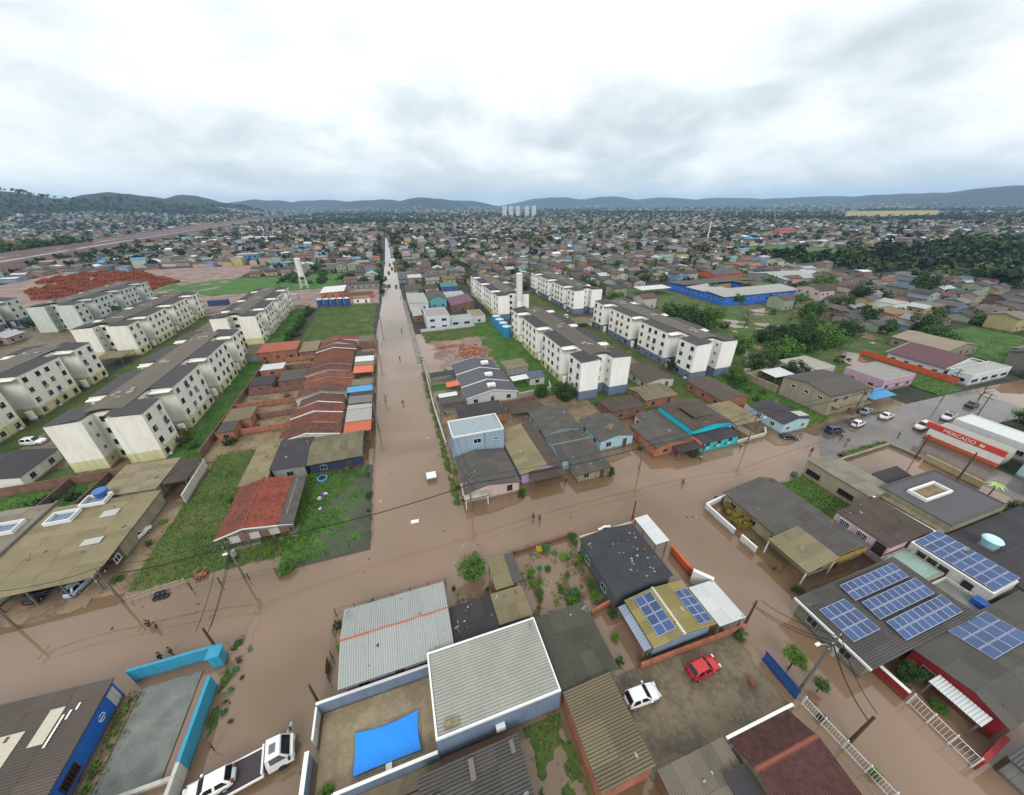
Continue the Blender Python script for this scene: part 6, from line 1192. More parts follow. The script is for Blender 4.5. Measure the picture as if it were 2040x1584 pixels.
bare('bare leafless tree at the flooded green', 139.5, 112, 8, 1); bare('dead branch sticking out of the water by the cyan wall', -23.6, 23.4, 1.8, 2, 'dead_branch'); bare('dead branch in the water by the porch of the brown-grey house', 46.6, 20.4, 2.0, 3, 'dead_branch'); bare('bare shrub in the flooded main street by the terrace', -6.6, 92, 3.0, 5); bare('bare tree at the flooded bend of the road', 146, 43, 4.5, 6)
bare('bare shrub beside the flat dark roof at the right edge', 95.5, 12, 3.2, 8)
t = thing('palm', 'small pale green palm by the road wall near the market', 'palm', (96.6, 20.5, 0)); q = MB(); q.tube([(96.6, 20.5, -.2), (96.5, 20.4, 2.2)], .12, 7, 0, .08); q.build('trunk', M['bark'], t)
for k in range(9):
    a = 6.283 * k / 9; c_, s_ = math.cos(a), math.sin(a); q = MB(); px_ = [(96.5, 20.4, 2.2), (96.5 + .7 * c_, 20.4 + .7 * s_, 2.8), (96.5 + 1.4 * c_, 20.4 + 1.4 * s_, 2.5)]
    for i in range(2): p0, p1 = px_[i], px_[i + 1]; w0, w1 = ((.05, .22), (.22, .04))[i]; q.face([(p0[0] - s_ * w0, p0[1] + c_ * w0, p0[2]), (p1[0] - s_ * w1, p1[1] + c_ * w1, p1[2]), (p1[0] + s_ * w1, p1[1] - c_ * w1, p1[2]), (p0[0] + s_ * w0, p0[1] - c_ * w0, p0[2])])
    q.build('frond', foliage('pale_palm_green', '#8fb060', '#a9c47c'), t)
# grass blades on the lots: nobody could count them
tq = []
for v, dens in PATCH:
    v = v[v[:, 2] > 0.03]
    if len(v) == 0: continue
    x0_, x1_, y0_, y1_ = v[:, 0].min(), v[:, 0].max(), v[:, 1].min(), v[:, 1].max(); n_ = int(min((x1_ - x0_) * (y1_ - y0_) * dens * 1.1, 9000)); k = rng.integers(0, len(v), n_); p = v[k] + rng.normal(size=(n_, 3)) * [.35, .35, 0]
    a = rng.random(n_) * 6.283; s_ = rng.uniform(.05, .14, n_); hh = rng.uniform(.06, .22, n_); d = np.stack([np.cos(a), np.sin(a), a * 0], -1) * s_[:, None]; up = np.stack([rng.normal(size=n_) * .12, rng.normal(size=n_) * .12, hh], -1)
    tq.append(np.stack([p - d, p + d, p + d * .7 + up, p - d * .7 + up], 1).reshape(-1, 3))
go = bpy.data.objects.new('grass', quad_mesh('grass', np.concatenate(tq), foliage('grass_blades', '#37501c', '#61722f'))); C.objects.link(go); tag(go, 'tufts of rough green grass on the wet lots', 'grass', kind='stuff')

# ------------------------------------------------------------------ vehicles
CARP = {}
def car_proto(kind):
    L_, W_, belt, roofz = {'hatch': (3.9, 1.7, .95, 1.48), 'sedan': (4.3, 1.72, .95, 1.44), 'suv': (4.3, 1.8, 1.08, 1.68), 'pickup': (4.7, 1.75, 1.02, 1.6)}[kind]
    hx = L_ / 2; w2 = W_ / 2; t = bpy.data.objects.new('car', None); C.objects.link(t); ORG[t.name] = (0, 0, 0); P_ = plain('car_paint_white', '#d5d7d8', .25, 0, .03, .5, .6)
    hood = belt - .14; st = [(-hx, .55, .62 if kind != 'pickup' else .8), (-hx + .12, .8, belt - .12), (-hx + .5, .97, belt - .02), (-hx * .35, 1, belt), (hx * .30, 1, belt), (hx * .42, .98, hood + .07), (hx - .45, .95, hood - .03), (hx - .12, .80, hood - .16), (hx, .6, .58)]
    b = MB(); rings = []
    for x, k, zt in st:
        y = w2 * k; zb = .28; rings.append([(x, -y * .94, zb), (x, -y, zb + .16), (x, -y, zt - .16), (x, -y * .9, zt), (x, y * .9, zt), (x, y, zt - .16), (x, y, zb + .16), (x, y * .94, zb)])
    i0 = 0
    for r_ in rings: b.v += r_
    n_ = 8
    for i in range(len(rings) - 1):
        for k in range(n_): k2 = (k + 1) % n_; b.f.append((i * n_ + k, i * n_ + k2, (i + 1) * n_ + k2, (i + 1) * n_ + k)[::-1]); b.m.append(0)
    b.f += [tuple(range(n_)), tuple(range((len(rings) - 1) * n_, len(rings) * n_))[::-1]]; b.m += [0, 0]; body = b.build('body', P_, t, True); bv = body.modifiers.new('Bevel', 'BEVEL'); bv.width = .07; bv.segments = 2; bv.limit_method = 'ANGLE'; bv.angle_limit = R(25)
    a0, a1, b0, b1 = {'hatch': (-hx + .12, hx * .40, -hx + .55, hx * .06), 'sedan': (-hx + .62, hx * .40, -hx + 1.25, hx * .08), 'suv': (-hx + .12, hx * .42, -hx + .42, hx * .12), 'pickup': (-hx * .12, hx * .48, hx * .02, hx * .2)}[kind]
    wb, wt = w2 * .9, w2 * .72; bot = [(a0, -wb, belt - .03), (a1, -wb, belt - .03), (a1, wb, belt - .03), (a0, wb, belt - .03)]; top = [(b0, -wt, roofz), (b1, -wt, roofz), (b1, wt, roofz), (b0, wt, roofz)]
    b = MB(); b.hull(bot, top); cb_ = b.build('cabin', P_, t, True); bv = cb_.modifiers.new('Bevel', 'BEVEL'); bv.width = .13; bv.segments = 3
    def pane(name, q, s_=.86, o=.012):
        q = [Vector(p) for p in q]; c_ = sum(q, Vector()) / 4; nr = (q[1] - q[0]).cross(q[3] - q[0]).normalized(); nr = nr if nr.dot(c_ - Vector((0, 0, 1.1))) > 0 else -nr; b = MB(); pp = [c_ + (p - c_) * s_ + nr * o for p in q]; b.face(pp); b.build(name, M['carglass'], t)
    pane('windscreen', (bot[1], bot[2], top[2], top[1]), .9); pane('rear_window', (bot[3], bot[0], top[0], top[3]), .84)
    for s_, (p, q, r_, u_) in ((-1, (bot[0], bot[1], top[1], top[0])), (1, (bot[2], bot[3], top[3], top[2]))):
        p, q, r_, u_ = (Vector(k) for k in (p, q, r_, u_)); lo, hi = (p, q), (u_, r_)
        for f0, f1 in ((.06, .50), (.53, .95)): pane('side_window', (p.lerp(q, f0), p.lerp(q, f1), u_.lerp(r_, f1), u_.lerp(r_, f0)), .84)
    for sx in (-1, 1):
        for sy in (-1, 1):
            wv = MB(); cx = sx * hx * .62; cy = sy * (w2 - .1)
            wv.v = []; m_ = 14; R_ = .31
            wv.hull([(cx + R_ * math.cos(6.283 * k / m_), cy - .1, R_ + R_ * math.sin(6.283 * k / m_)) for k in range(m_)], [(cx + R_ * math.cos(6.283 * k / m_), cy + .1, R_ + R_ * math.sin(6.283 * k / m_)) for k in range(m_)]); wo_ = wv.build('wheel', M['rubber'], t)
            rm = MB(); yy = cy + sy * .103; rm.hull([(cx + .19 * math.cos(6.283 * k / 10), yy - .004, R_ + .19 * math.sin(6.283 * k / 10)) for k in range(10)], [(cx + .19 * math.cos(6.283 * k / 10), yy + .004, R_ + .19 * math.sin(6.283 * k / 10)) for k in range(10)]); rm.build('rim', M['frame'], wo_)
    for s_ in (-1, 1):
        MB().box(hx - .22, s_ * w2 * .62 - .17, .62, hx - .02, s_ * w2 * .62 + .17, .76).build('headlight', plain('headlight_glass', '#c8ccd0', .15), t); MB().box(-hx + .0, s_ * w2 * .66 - .13, .66, -hx + .16, s_ * w2 * .66 + .13, .86).build('tail_light', plain('tail_light_red', '#8c1518', .25), t)
        MB().box(a1 - .32, s_ * (w2 + .08) - .09, belt - .02, a1 - .14, s_ * (w2 + .08) + .09, belt + .12).build('mirror', P_, t)
    MB().box(hx - .05, -.26, .38, hx + .02, .26, .5).build('number_plate', M['white'], t); MB().box(-hx + .02, -w2 * .8, .3, -hx + .09, w2 * .8, .5).build('bumper', M['darkmetal'], t)
    if kind == 'pickup':
        MB().box(-hx + .15, -w2 * .84, belt - .02, -hx * .16, w2 * .84, belt + .02).build('load_bed', M['darkmetal'], t)
        for s_ in (-1, 1): MB().box(-hx + .12, s_ * w2 * .9 - .05, belt - .05, -hx * .14, s_ * w2 * .9 + .05, belt + .14).build('bed_side', P_, t)
    register(t); t.location = (0, -500, -50); return t
for k in ('hatch', 'sedan', 'suv', 'pickup'): CARP[k] = car_proto(k)
USEDP = set()
def car(label, x, y, ang, kind, hexc, z=0.05, name='car', cat='car'):
    src = CARP[kind]; first = kind not in USEDP; USEDP.add(kind); t = src if first else copy_tree(src)
    t.location = (x, y, z); t.rotation_euler = (0, 0, R(ang)); tag(t, label, cat, 'cars and vans'); pm = plain('car_paint_' + hexc.strip('#'), hexc, .25, 0, .03, .5, .6)
    for o in (t.children if not first else KIDS[src.name]):
        if o.name.split('.')[0] in ('body', 'cabin', 'mirror', 'bed_side'): o.material_slots[0].link = 'OBJECT'; o.material_slots[0].material = pm
    return t
car('red hatchback parked in the brown yard', 26.9, 14.1, 2, 'hatch', '#b3121f', .2); car('white hatchback parked in the brown yard beside the ribbed shed', 18.7, 14.0, -2, 'hatch', '#d9dbdd', .2)
car('white car with dark roof under the dark carport by the grass lot', -45.2, 57.4, 70, 'sedan', '#cfd2d4', .1); car('white estate car parked between the left apartment blocks', -82.5, 97.5, -8, 'suv', '#dcdedf', .15)
car('silver blue car under the tan carport on the cross street', -48.0, 49.6, 78, 'hatch', '#9fb0c2', .08); car('white car at the left edge by the tan house wall', -57.0, 50.2, 70, 'suv', '#d8dadb', .08)
car('dark blue estate car standing in the flood beside the verge', 92.4, 44.0, -5, 'suv', '#1f2a44', 0.0); car('white hatchback in front of the beige two-storey house', 100.6, 44.2, 6, 'hatch', '#d5dad8', .03); car('white sedan in front of another car at the bend', 111.0, 44.4, 6, 'sedan', '#d8d5d0', .03)
car('silver car with dark windows behind the white sedan at the bend', 108.8, 47.6, 10, 'sedan', '#7f8894', .03); car('white and red car leaving the market forecourt', 113.4, 38.6, 185, 'suv', '#cfcac5', .03); car('white pickup beyond the market on the road', 124.8, 39.4, 190, 'pickup', '#cfcfd2', .03, 'pickup_truck', 'pickup truck')
car('small black car half sunk in front of the pale blue house', 80.4, 45.4, -25, 'hatch', '#22252a', -.55); car('dark teal car at the road end by the bare tree', 138.6, 41.2, 5, 'sedan', '#27343c', .03)
car('black car under the awning of the tan house on the cross street', -52.4, 50.0, 82, 'hatch', '#1d1e22', .08)
for i in range(7): car(['white', 'grey', 'silver', 'dark', 'white', 'grey', 'black'][i] + ' car parked in the row at the foot of the far left block', -160.5 + (i % 2) * .4, 190 + i * 5.4, 3, ['hatch', 'sedan'][i % 2], ['#cfd2d4', '#6f757c', '#9aa0a6', '#2b2d31', '#d6d6d4', '#80868c', '#1e1f22'][i], .15)
car('small white van by the shelter between the right blocks', 75.5, 152, 80, 'suv', '#d5d8d8', .15); car('white sedan parked beside the nearest right block', 61.4, 98, 95, 'sedan', '#d8d8d6', .25); car('red car just behind the white sedan between the right blocks', 63.0, 91.5, 95, 'hatch', '#7c2a2e', .25); car('white car near the tower between the far right blocks', 62.6, 139.5, 90, 'suv', '#cfd3d3', .25)
for i, (x, y) in enumerate(((-2.0, 262), (2.2, 258), (-1.2, 318), (1.8, 340), (0.5, 366))): car(['dark car', 'grey car', 'black van', 'dark pickup', 'dark grey car'][i] + ' driving through the flood far up the main street', x, y, 90, ['sedan', 'hatch', 'suv', 'pickup', 'suv'][i], ['#23262b', '#555a60', '#17181b', '#2b3036', '#33373c'][i], -.1)
# the recovery truck with the white car on its bed
t = thing('recovery_truck', 'white flatbed recovery truck carrying a white car through the flood', 'truck', (0, 0, 0)); WP = plain('truck_paint_white', '#d9dad8', .3, 0, .05, .5, .4)
b = MB(); b.hull([(2.0, -1.05, .5), (4.1, -1.0, .5), (4.1, 1.0, .5), (2.0, 1.05, .5)], [(2.05, -1.02, 1.45), (4.15, -.92, 1.35), (4.15, .92, 1.35), (2.05, 1.02, 1.45)]); b.build('cab', WP, t)
b = MB(); b.hull([(2.05, -1.02, 1.452), (4.0, -.93, 1.36), (4.0, .93, 1.36), (2.05, 1.02, 1.452)], [(2.15, -.88, 2.4), (3.3, -.82, 2.4), (3.3, .82, 2.4), (2.15, .88, 2.4)]); b.build('cab_roof', WP, t)
b = MB(); b.face([(3.93, -.82, 1.47), (3.93, .82, 1.47), (3.42, .74, 2.32), (3.42, -.74, 2.32)]); b.build('windscreen', M['carglass'], t)
for s in (-1, 1): b = MB(); b.face([(2.4, s * 1.0, 1.55), (3.7, s * .965, 1.5), (3.25, s * .85, 2.3), (2.4, s * .88, 2.3)]); b.build('side_window', M['carglass'], t); MB().box(3.9, s * 1.2 - .1, 1.5, 4.05, s * 1.2 + .1, 1.95).build('mirror', M['darkmetal'], t); MB().box(4.1, s * .7 - .18, .75, 4.2, s * .7 + .18, .95).build('headlight', plain('headlight_glass', '#c8ccd0', .15), t)
MB().box(2.45, -.42, 2.402, 2.95, .30, 2.46).build('roof_hatch', plain('grey_hatch', '#5d6470', .6), t)
MB().box(-4.4, -1.12, .78, 1.72, 1.12, .92).build('bed', plain('dark_steel_deck', '#3c3538', .6, .2), t)
for s in (-1, 1): MB().box(-4.4, s * 1.16 - .06, .78, 1.72, s * 1.16 + .06, 1.02).build('side_rail', WP, t)
MB().box(1.62, -1.15, .93, 1.78, 1.15, 1.55).build('headboard', WP, t); MB().box(1.8, -.9, .5, 2.0, .9, 1.3).build('winch_frame', M['darkmetal'], t)
b = MB(); b.hull([(3.55, 1.06, .8), (3.6, 1.06, 1.5), (4.0, 1.9, 1.5), (3.95, 1.9, .8)], [(3.6, 1.03, .8), (3.65, 1.03, 1.5), (4.05, 1.87, 1.5), (4.0, 1.87, .8)]); b.build('open_door', WP, t)
for x in (-3.2, -2.2, 3.1):
    for s in (-1, 1):
        wv = MB(); wv.hull([(x + .42 * math.cos(6.283 * k / 14), s * .9 - .14, .3 + .42 * math.sin(6.283 * k / 14)) for k in range(14)], [(x + .42 * math.cos(6.283 * k / 14), s * .9 + .14, .3 + .42 * math.sin(6.283 * k / 14)) for k in range(14)]); wv.build('wheel', M['rubber'], t)
t.location = (-19.9, 20.3, 0.05); t.rotation_euler = (0, 0, R(9))
car('white hatchback strapped on the recovery truck bed', -22.3, 19.95, 189, 'hatch', '#dcdcd8', .93)

# ------------------------------------------------------------------ people wading
def skin(name, verts, edges, rad, mat, parent, root=0):
    me = bpy.data.meshes.new(name); me.from_pydata(verts, edges, []); o = bpy.data.objects.new(name, me); C.objects.link(o); o.parent = parent
    m_ = o.modifiers.new('Skin', 'SKIN'); m_.use_smooth_shade = True; s_ = o.modifiers.new('Subdivision', 'SUBSURF'); s_.levels = 1; s_.render_levels = 1
    if not me.skin_vertices: bm = bmesh.new(); bm.from_mesh(me); bm.verts.layers.skin.verify(); bm.to_mesh(me); bm.free()
    for i, r_ in enumerate(rad): me.skin_vertices[0].data[i].radius = r_ if isinstance(r_, tuple) else (r_, r_); me.skin_vertices[0].data[i].use_root = (i == root)
    me.materials.append(mat); return o
SKIN = plain('skin', '#8a6248', .7); HAIR = plain('dark_hair', '#1f1814', .9)
PV = [(0, 0, .95), (0, 0, 1.15), (0, 0, 1.38), (0, .01, 1.5), (0, .02, 1.60), (0, .02, 1.70), (.19, 0, 1.40), (.25, .05, 1.13), (.22, .22, .95), (.22, .30, .9), (-.19, 0, 1.40), (-.25, .02, 1.13), (-.24, .12, .90), (-.24, .17, .83), (.10, 0, .88), (.11, .12, .48), (.10, .06, .08), (.10, .22, .04), (-.10, 0, .88), (-.11, -.08, .48), (-.10, -.22, .10), (-.10, -.08, .04)]
PE = [(0, 1), (1, 2), (2, 3), (3, 4), (4, 5), (2, 6), (6, 7), (7, 8), (8, 9), (2, 10), (10, 11), (11, 12), (12, 13), (0, 14), (14, 15), (15, 16), (16, 17), (0, 18), (18, 19), (19, 20), (20, 21)]
PR = [(.15, .11), (.14, .10), (.16, .10), .055, (.085, .10), (.07, .08), .06, .045, .035, .03, .06, .045, .035, .03, .085, .06, .045, .035, .085, .06, .045, .035]
def person(label, x, y, ang, shirt, pants, depth=.35, cap=None):
    t = thing('person', label, 'person', (x, y, -depth), 'people wading in the flood'); t.rotation_euler = (0, 0, R(ang))
    skin('body', PV, PE, PR, SKIN, t)
    k = [0, 1, 2, 6, 7, 10, 11]; ix = {v: i for i, v in enumerate(k)}; skin('shirt', [PV[i] for i in k], [(ix[a], ix[b_]) for a, b_ in PE if a in ix and b_ in ix], [(.175, .135), (.165, .125), (.185, .125), .08, .065, .08, .065], plain('shirt_' + shirt.strip('#'), shirt, .9), t)
    k = [0, 14, 15, 18, 19]; ix = {v: i for i, v in enumerate(k)}; skin('trousers', [PV[i] for i in k], [(ix[a], ix[b_]) for a, b_ in PE if a in ix and b_ in ix], [(.17, .13), .105, .085, .105, .085], plain('cloth_' + pants.strip('#'), pants, .9), t)
    q = MB(); n_ = 8
    for j in range(3):
        z0_, z1_ = 1.66 + .04 * j, 1.70 + .04 * j; q.cyl(0, .01, z0_, z1_, [.108, .10, .075][j], [.10, .075, .02][j], n_)
    o = q.build('hair' if not cap else 'cap', HAIR if not cap else plain('cap_' + cap.strip('#'), cap, .8), None); o.parent = t
for a in (('person in dark clothes wading at the junction, left of a pair', 16.8, 41.3, 30, '#22222a', '#26282e'), ('person in dark top wading at the junction, right of a pair', 17.6, 40.5, 200, '#2b2430', '#1e2026'), ('person in red top wading in the middle of the cross street', 46.8, 40.4, 80, '#8f2030', '#4a2a35'),
          ('person in red top walking up the main street by the terrace', -2.1, 90.1, 0, '#a01f2a', '#30252c'), ('person in red walking up the main street beyond the terrace', -1.4, 123.6, 0, '#8c2a36', '#2c2a30'), ('dark dressed person far up the main street', .8, 156.6, 0, '#26251f', '#3a3a20'), ('person in dark blue on the left of a wading pair at lower left', -35.9, 39.9, 60, '#28304a', '#3c2f2c'), ('person in grey on the right of a wading pair at lower left', -34.9, 39.3, 110, '#6f6862', '#40352f'),
          ('person in dark shirt beside the cyan wall', -32.6, 34.9, 90, '#1e2130', '#252830'), ('second person beside the cyan wall with pale shirt', -31.7, 35.2, 100, '#4a5568', '#23252c'), ('person in purple top crossing the water near the concrete house', 79.6, 39.9, 90, '#4f2c4a', '#2e2a33'), ('person in black and white by the dark blue car', 90.4, 39.9, 120, '#23242c', '#8f9096'), ('person in white shirt next to the dark blue car', 91.8, 41.9, 250, '#c9c9c9', '#2b2c33'),
          ('person with pale umbrella shirt walking at the market corner', 105.0, 38.3, 40, '#b9bdc0', '#5c5f64'), ('dark figure on the pavement wall at the bend near the pole', 98.9, 22.6, 10, '#2b2530', '#3a3038'), ('person at the wall by the porch of the brown-grey house', 46.3, 21.2, 10, '#2d2f45', '#1f2026'), ('person wading far up the main street beside cars', 3.6, 222, 0, '#2c2f36', '#33353a'), ('person in front of the orange brick house', 55.4, 45.2, 20, '#b9b5ab', '#3a3a3c'), ('person by the shop pillar in pale shirt', 66.9, 46.0, 30, '#c4c0b8', '#26282c')):
    person(*a)
# ------------------------------------------------------------------ clutter
t = thing('floating_box', 'white topped box drifting in the main street', 'box', (1.6, 57.2, 0)); MB().box(.75, 56.3, -.3, 2.5, 58.0, .75).build('body', plain('brown_panel', '#7a5a48', .8), t); MB().box(.7, 56.25, .752, 2.55, 58.05, .95).build('lid', M['white'], t)
t = thing('board', 'white board floating at the junction', 'board', (-2.4, 47.0, 0)); b = MB(); b.hull([(-3.1, 46.7, .02), (-1.8, 46.6, .02), (-1.7, 47.3, .02), (-3.0, 47.4, .02)], [(-3.1, 46.7, .10), (-1.8, 46.6, .10), (-1.7, 47.3, .10), (-3.0, 47.4, .10)]); b.build('plank_top', M['white'], t)
DEB = []
for i in range(40):
    x, y = rr.choice([(rr.uniform(-45, 45), rr.uniform(35.5, 46)), (rr.uniform(-8, 3), rr.uniform(47, 140)), (rr.uniform(-24, -15), rr.uniform(12, 34)), (rr.uniform(36, 45), rr.uniform(0, 34))]); s_ = rr.uniform(.08, .28); a = rr.random() * 3.1; c_, n_ = math.cos(a) * s_, math.sin(a) * s_; k_ = rr.uniform(.2, .7); q = MB()
    pt = [(x - c_, y - n_), (x + n_ * k_, y - c_ * k_), (x + c_, y + n_), (x - n_ * k_, y + c_ * k_)]; q.hull([(u_, v_, -.02) for u_, v_ in pt], [(u_, v_, .04) for u_, v_ in pt]); tag(q.build('floating_debris', [M['wood'], M['white'], plain('leaf_litter', '#3f4a2a', .9), plain('brown_scrap', '#5f4c3a', .9)][i % 4]), ['splinter of dark wood', 'white plastic scrap', 'raft of dead leaves', 'brown scrap'][i % 4] + ' floating on the muddy water', 'debris', 'debris floating in the flood')
t = thing('tyre_heap', 'black heap of tyres in the water by the white barrier', 'tyres', (-36.6, 44.2, 0))
for i in range(5):
    cx, cy, z = -36.6 + (i % 3) * .55 - .5, 44.2 + (i // 3) * .5, .1 + .2 * (i // 3); q = MB(); q.tube([(cx + .32 * math.cos(6.283 * k / 14), cy + .32 * math.sin(6.283 * k / 14), z) for k in range(15)], .12, 6); q.build('tyre', M['rubber'], t)
rails('white and rusty low barrier beside the tyre heap', (-40.2, 44.8), (-34.4, 45.8), .9, plain('rusty_white', '#a89a8c', .8), bar=1.2, name='barrier')
t = thing('brick_stack', 'small heap of orange bricks at the flooded grass edge', 'bricks', (-32.6, 46.2, 0))
bm_ = MB().box(-.14, -.07, 0, .14, .07, .12).mesh('brick', BR_O)
for i in range(60): inst('brick', bm_, t, Matrix.Translation((random.gauss(0, .38), random.gauss(0, .38), random.uniform(0.1, .75) * math.exp(-.4))) @ Matrix.Rotation(random.random() * 3.1, 4, 'Z') @ Matrix.Rotation(random.uniform(-.4, .4), 4, 'X'))
t = thing('laundry_heap', 'blue and white rag heap on the flooded lawn', 'heap', (-17.6, 57.5, 0))
for i in range(12):
    x, y = -17.9 + random.gauss(0, .5), 57.5 + random.gauss(0, 1.3); q = MB(); n_ = 6; rr_ = random.uniform(.2, .5); pt = [(x + rr_ * random.uniform(.6, 1.2) * math.cos(6.283 * k / n_), y + rr_ * random.uniform(.6, 1.2) * math.sin(6.283 * k / n_), .15) for k in range(n_)]; q.hull(pt, [(x + (a - x) * .5, y + (b_ - y) * .5, .3 + random.random() * .25) for a, b_, c_ in pt]); q.build('rag', [plain('white_rag', '#b9bcbf', .9), plain('blue_rag', '#3a4f78', .9), plain('brown_rag', '#7a5a44', .9)][i % 3], t)
t = thing('rubble_heap', 'spread heap of broken red bricks on the muddy lot', 'rubble', (23, 122, 0))
for i in range(260): inst('brick', bm_, t, Matrix.Translation((random.gauss(0, 3.2), random.gauss(0, 4.5), random.uniform(.1, .5))) @ Matrix.Rotation(random.random() * 3.1, 4, 'Z') @ Matrix.Rotation(random.uniform(-.7, .7), 4, 'X') @ Matrix.Scale(random.uniform(1.2, 3.2), 4))
t = thing('brick_stack', 'flat orange brick stack on the muddy lot', 'bricks', (16.5, 131, 0)); q = MB()
for i in range(8):
    for j in range(3): MB().box(12.5 + i * .95, 130 + j * .75, .05, 13.4 + i * .95, 130.7 + j * .75, .4 + .12 * ((i + j) % 3)).build('brick_pack', BR_O, t)
t = thing('barrel', 'orange rusty barrel in the brown yard beside the blue gate', 'barrel', (31.0, 11.3, 0)); q = MB(); q.cyl(31.0, 11.3, .05, .85, .3, .3, 14); q.build('drum', plain('rusty_orange', '#8a5a3c', .8), t); q = MB(); q.cyl(31, 11.3, .85, .9, .31, .31, 14); q.build('rim', plain('rusty_rim', '#6a4430', .8), t)
# ------------------------------------------------------------------ red brick shells of the building site
sh = []
def shell_mesh(seed):
    r_ = random.Random(seed); q = MB(); w_, l_, h = r_.uniform(5.5, 7.5), r_.uniform(6, 9), r_.uniform(1.6, 2.7); t = .2
    for (x0, y0, x1, y1) in ((0, 0, w_, t), (0, l_ - t, w_, l_), (0, t, t, l_ - t), (w_ - t, t, w_, l_ - t), (w_ * .48, t, w_ * .48 + t, l_ - t)):
        if x1 - x0 > y1 - y0:
            n_ = 3; seg = (x1 - x0) / n_
            for i in range(n_): q.box(x0 + i * seg, y0, 0, x0 + (i + .62) * seg, y1, h + r_.uniform(-.5, .3)); q.box(x0 + (i + .62) * seg, y0 + .01, 0, x0 + (i + 1) * seg, y1 - .01, r_.choice([.9, 1.0, h * .6]))
        else: q.box(x0, y0, 0, x1, y1, h + r_.uniform(-.4, .4))
    for i in range(2): yy = l_ * (.3 + .4 * i); q.hull([(0, yy, h), (w_, yy, h), (w_ / 2, yy, h + 1.5)], [(0, yy + t, h), (w_, yy + t, h), (w_ / 2, yy + t, h + 1.5)])
    return q.mesh('masonry', brick('#8c4428', '#7a5340'))
SHM = [shell_mesh(i) for i in range(5)]; ORD = ['first', 'second', 'third', 'fourth', 'fifth', 'sixth', 'seventh', 'eighth', 'ninth', 'tenth']; SLAB = MB().box(-.4, -.4, -.1, 9.4, 10.4, .12).mesh('floor_slab', M['concrete']); k = 0
for j in range(9):
    for i in range(10):
        x = -246 + i * 11.2 + j * 1.2; y = 285 + j * 12.2 + (i % 2) * .8 + max(0, -185 - x) * .15
        if x > -150 - max(0, y - 325) * .85 or x < -246 + max(0, 350 - y) * .7 or random.random() < .08: continue
        t = thing('brick_shell', ['roofless red brick house shell', 'half-built red brick walls', 'red brick shell with raised gables'][k % 3] + ', ' + ORD[j] + ' row of shells, ' + ORD[i] + ' from the left', 'house shell', (x, y, .2), 'roofless brick house shells'); k += 1
        USED.append((x, x + 9, y, y + 10)); t.rotation_euler = (0, 0, random.uniform(-.04, .04)); inst('masonry', SHM[(i * 3 + j) % 5], t, Matrix()); inst('floor_slab', SLAB, t, Matrix())
for i, (x, y, hx_) in enumerate(((-96, 236, '#2f3c66'), (-78, 245, '#8a3f2c'), (-62, 238, '#9b9b98'))):
    t = thing('site_container', ['navy site container near the gatehouse', 'rust red site container on the red soil', 'grey site container by the tower'][i], 'container', (x, y, .2)); q = MB(); q.corr((x, y, .2), (x + 9, y, .2), (x, y + .01, 3.0), .5, .05); MB().box(x, y + .1, .2, x + 9, y + 3.4, 2.9).build('body', plain('container_' + hx_.strip('#'), hx_, .7), t); MB().box(x - .05, y + .05, 2.902, x + 9.05, y + 3.45, 3.05).build('roof', plain('container_roof_' + hx_.strip('#'), hx_, .6), t)

# ------------------------------------------------------------------ the town: the nearest houses one by one, the rest as one mass
CY, SY, CP, SP = math.cos(_y), math.sin(_y), math.cos(_p), math.sin(_p)
def inview(x, y, z=0.0, mg=90):
    dx, dy, dz = x, y, z - CAM_H; c_ = dx * _f.x + dy * _f.y + dz * _f.z
    a = dx * _r2.x + dy * _r2.y + dz * _r2.z; b = dx * _u2.x + dy * _u2.y + dz * _u2.z
    px = 1020 + 719 * a / np.maximum(c_, 1e-3); py = 792 - 719 * b / np.maximum(c_, 1e-3)
    return (c_ > 1) & (px > -mg) & (px < 2040 + mg) & (py < 1700)
def blocked(x, y):
    """areas that hold something else: streets, green, water, the embankment, whatever is already built"""
    b = (x > -150) & (x < 112) & (y < 214); b |= (x > -112) & (x < -8) & (y < 270); b |= (x > -152) & (x < -30) & (y > 262) & (y < 332)
    b |= (x > 95) & (x < 170) & (y > 60) & (y < 150); b |= (x > 100) & (x < 150) & (y < 52); b |= (y > 32) & (y < 49) & (x > 0) & (x < 260); b |= (x > 183) & (x < 234) & (y > 54) & (y < 84); b |= (x > 125) & (x < 166) & (y > 140) & (y < 202)
    b |= (x > -6 - (y > 400) * 0) & (x < 8.5) & (y < 790); b |= (x > 38) & (x < 46) & (y > 214) & (y < 700)
    b |= (x > 378) & (x < 496) & (y > 255) & (y < 366)
    b |= (x > -266) & (x < -106) & (y > 252) & (y < 414)
    xn = np.interp(y, [250, 440, 700, 1380, 2000], [-246, -312, -338, -398, -434]); xf = np.interp(y, [250, 500, 720, 1400, 2000], [-350, -416, -458, -536, -576]); b |= (x < xn) & (x > xf) & (y > 240)
    b |= forest(x, y); return b
def forest(x, y):
    f = (x > 360) & (x < 900) & (y > 120 + .12 * (x - 383)) & (y < 262 + .06 * (x - 383)); f |= (x > 330) & (x < 372) & (y > 170) & (y < 262)
    f |= (x < -420) & (y < 900) & (y > 420) & (np.sin(x * .013) + np.cos(y * .011) > .1); return f
def far_forest(x, y):
    return (height(x, y) > 38 + 18 * np.sin(x * .006) * np.cos(y * .007)) | ((np.sin(x * .004 + 2) + np.sin(y * .0053 + x * .0021)) > 1.25) & (np.hypot(x, y) > 700)
cand = []
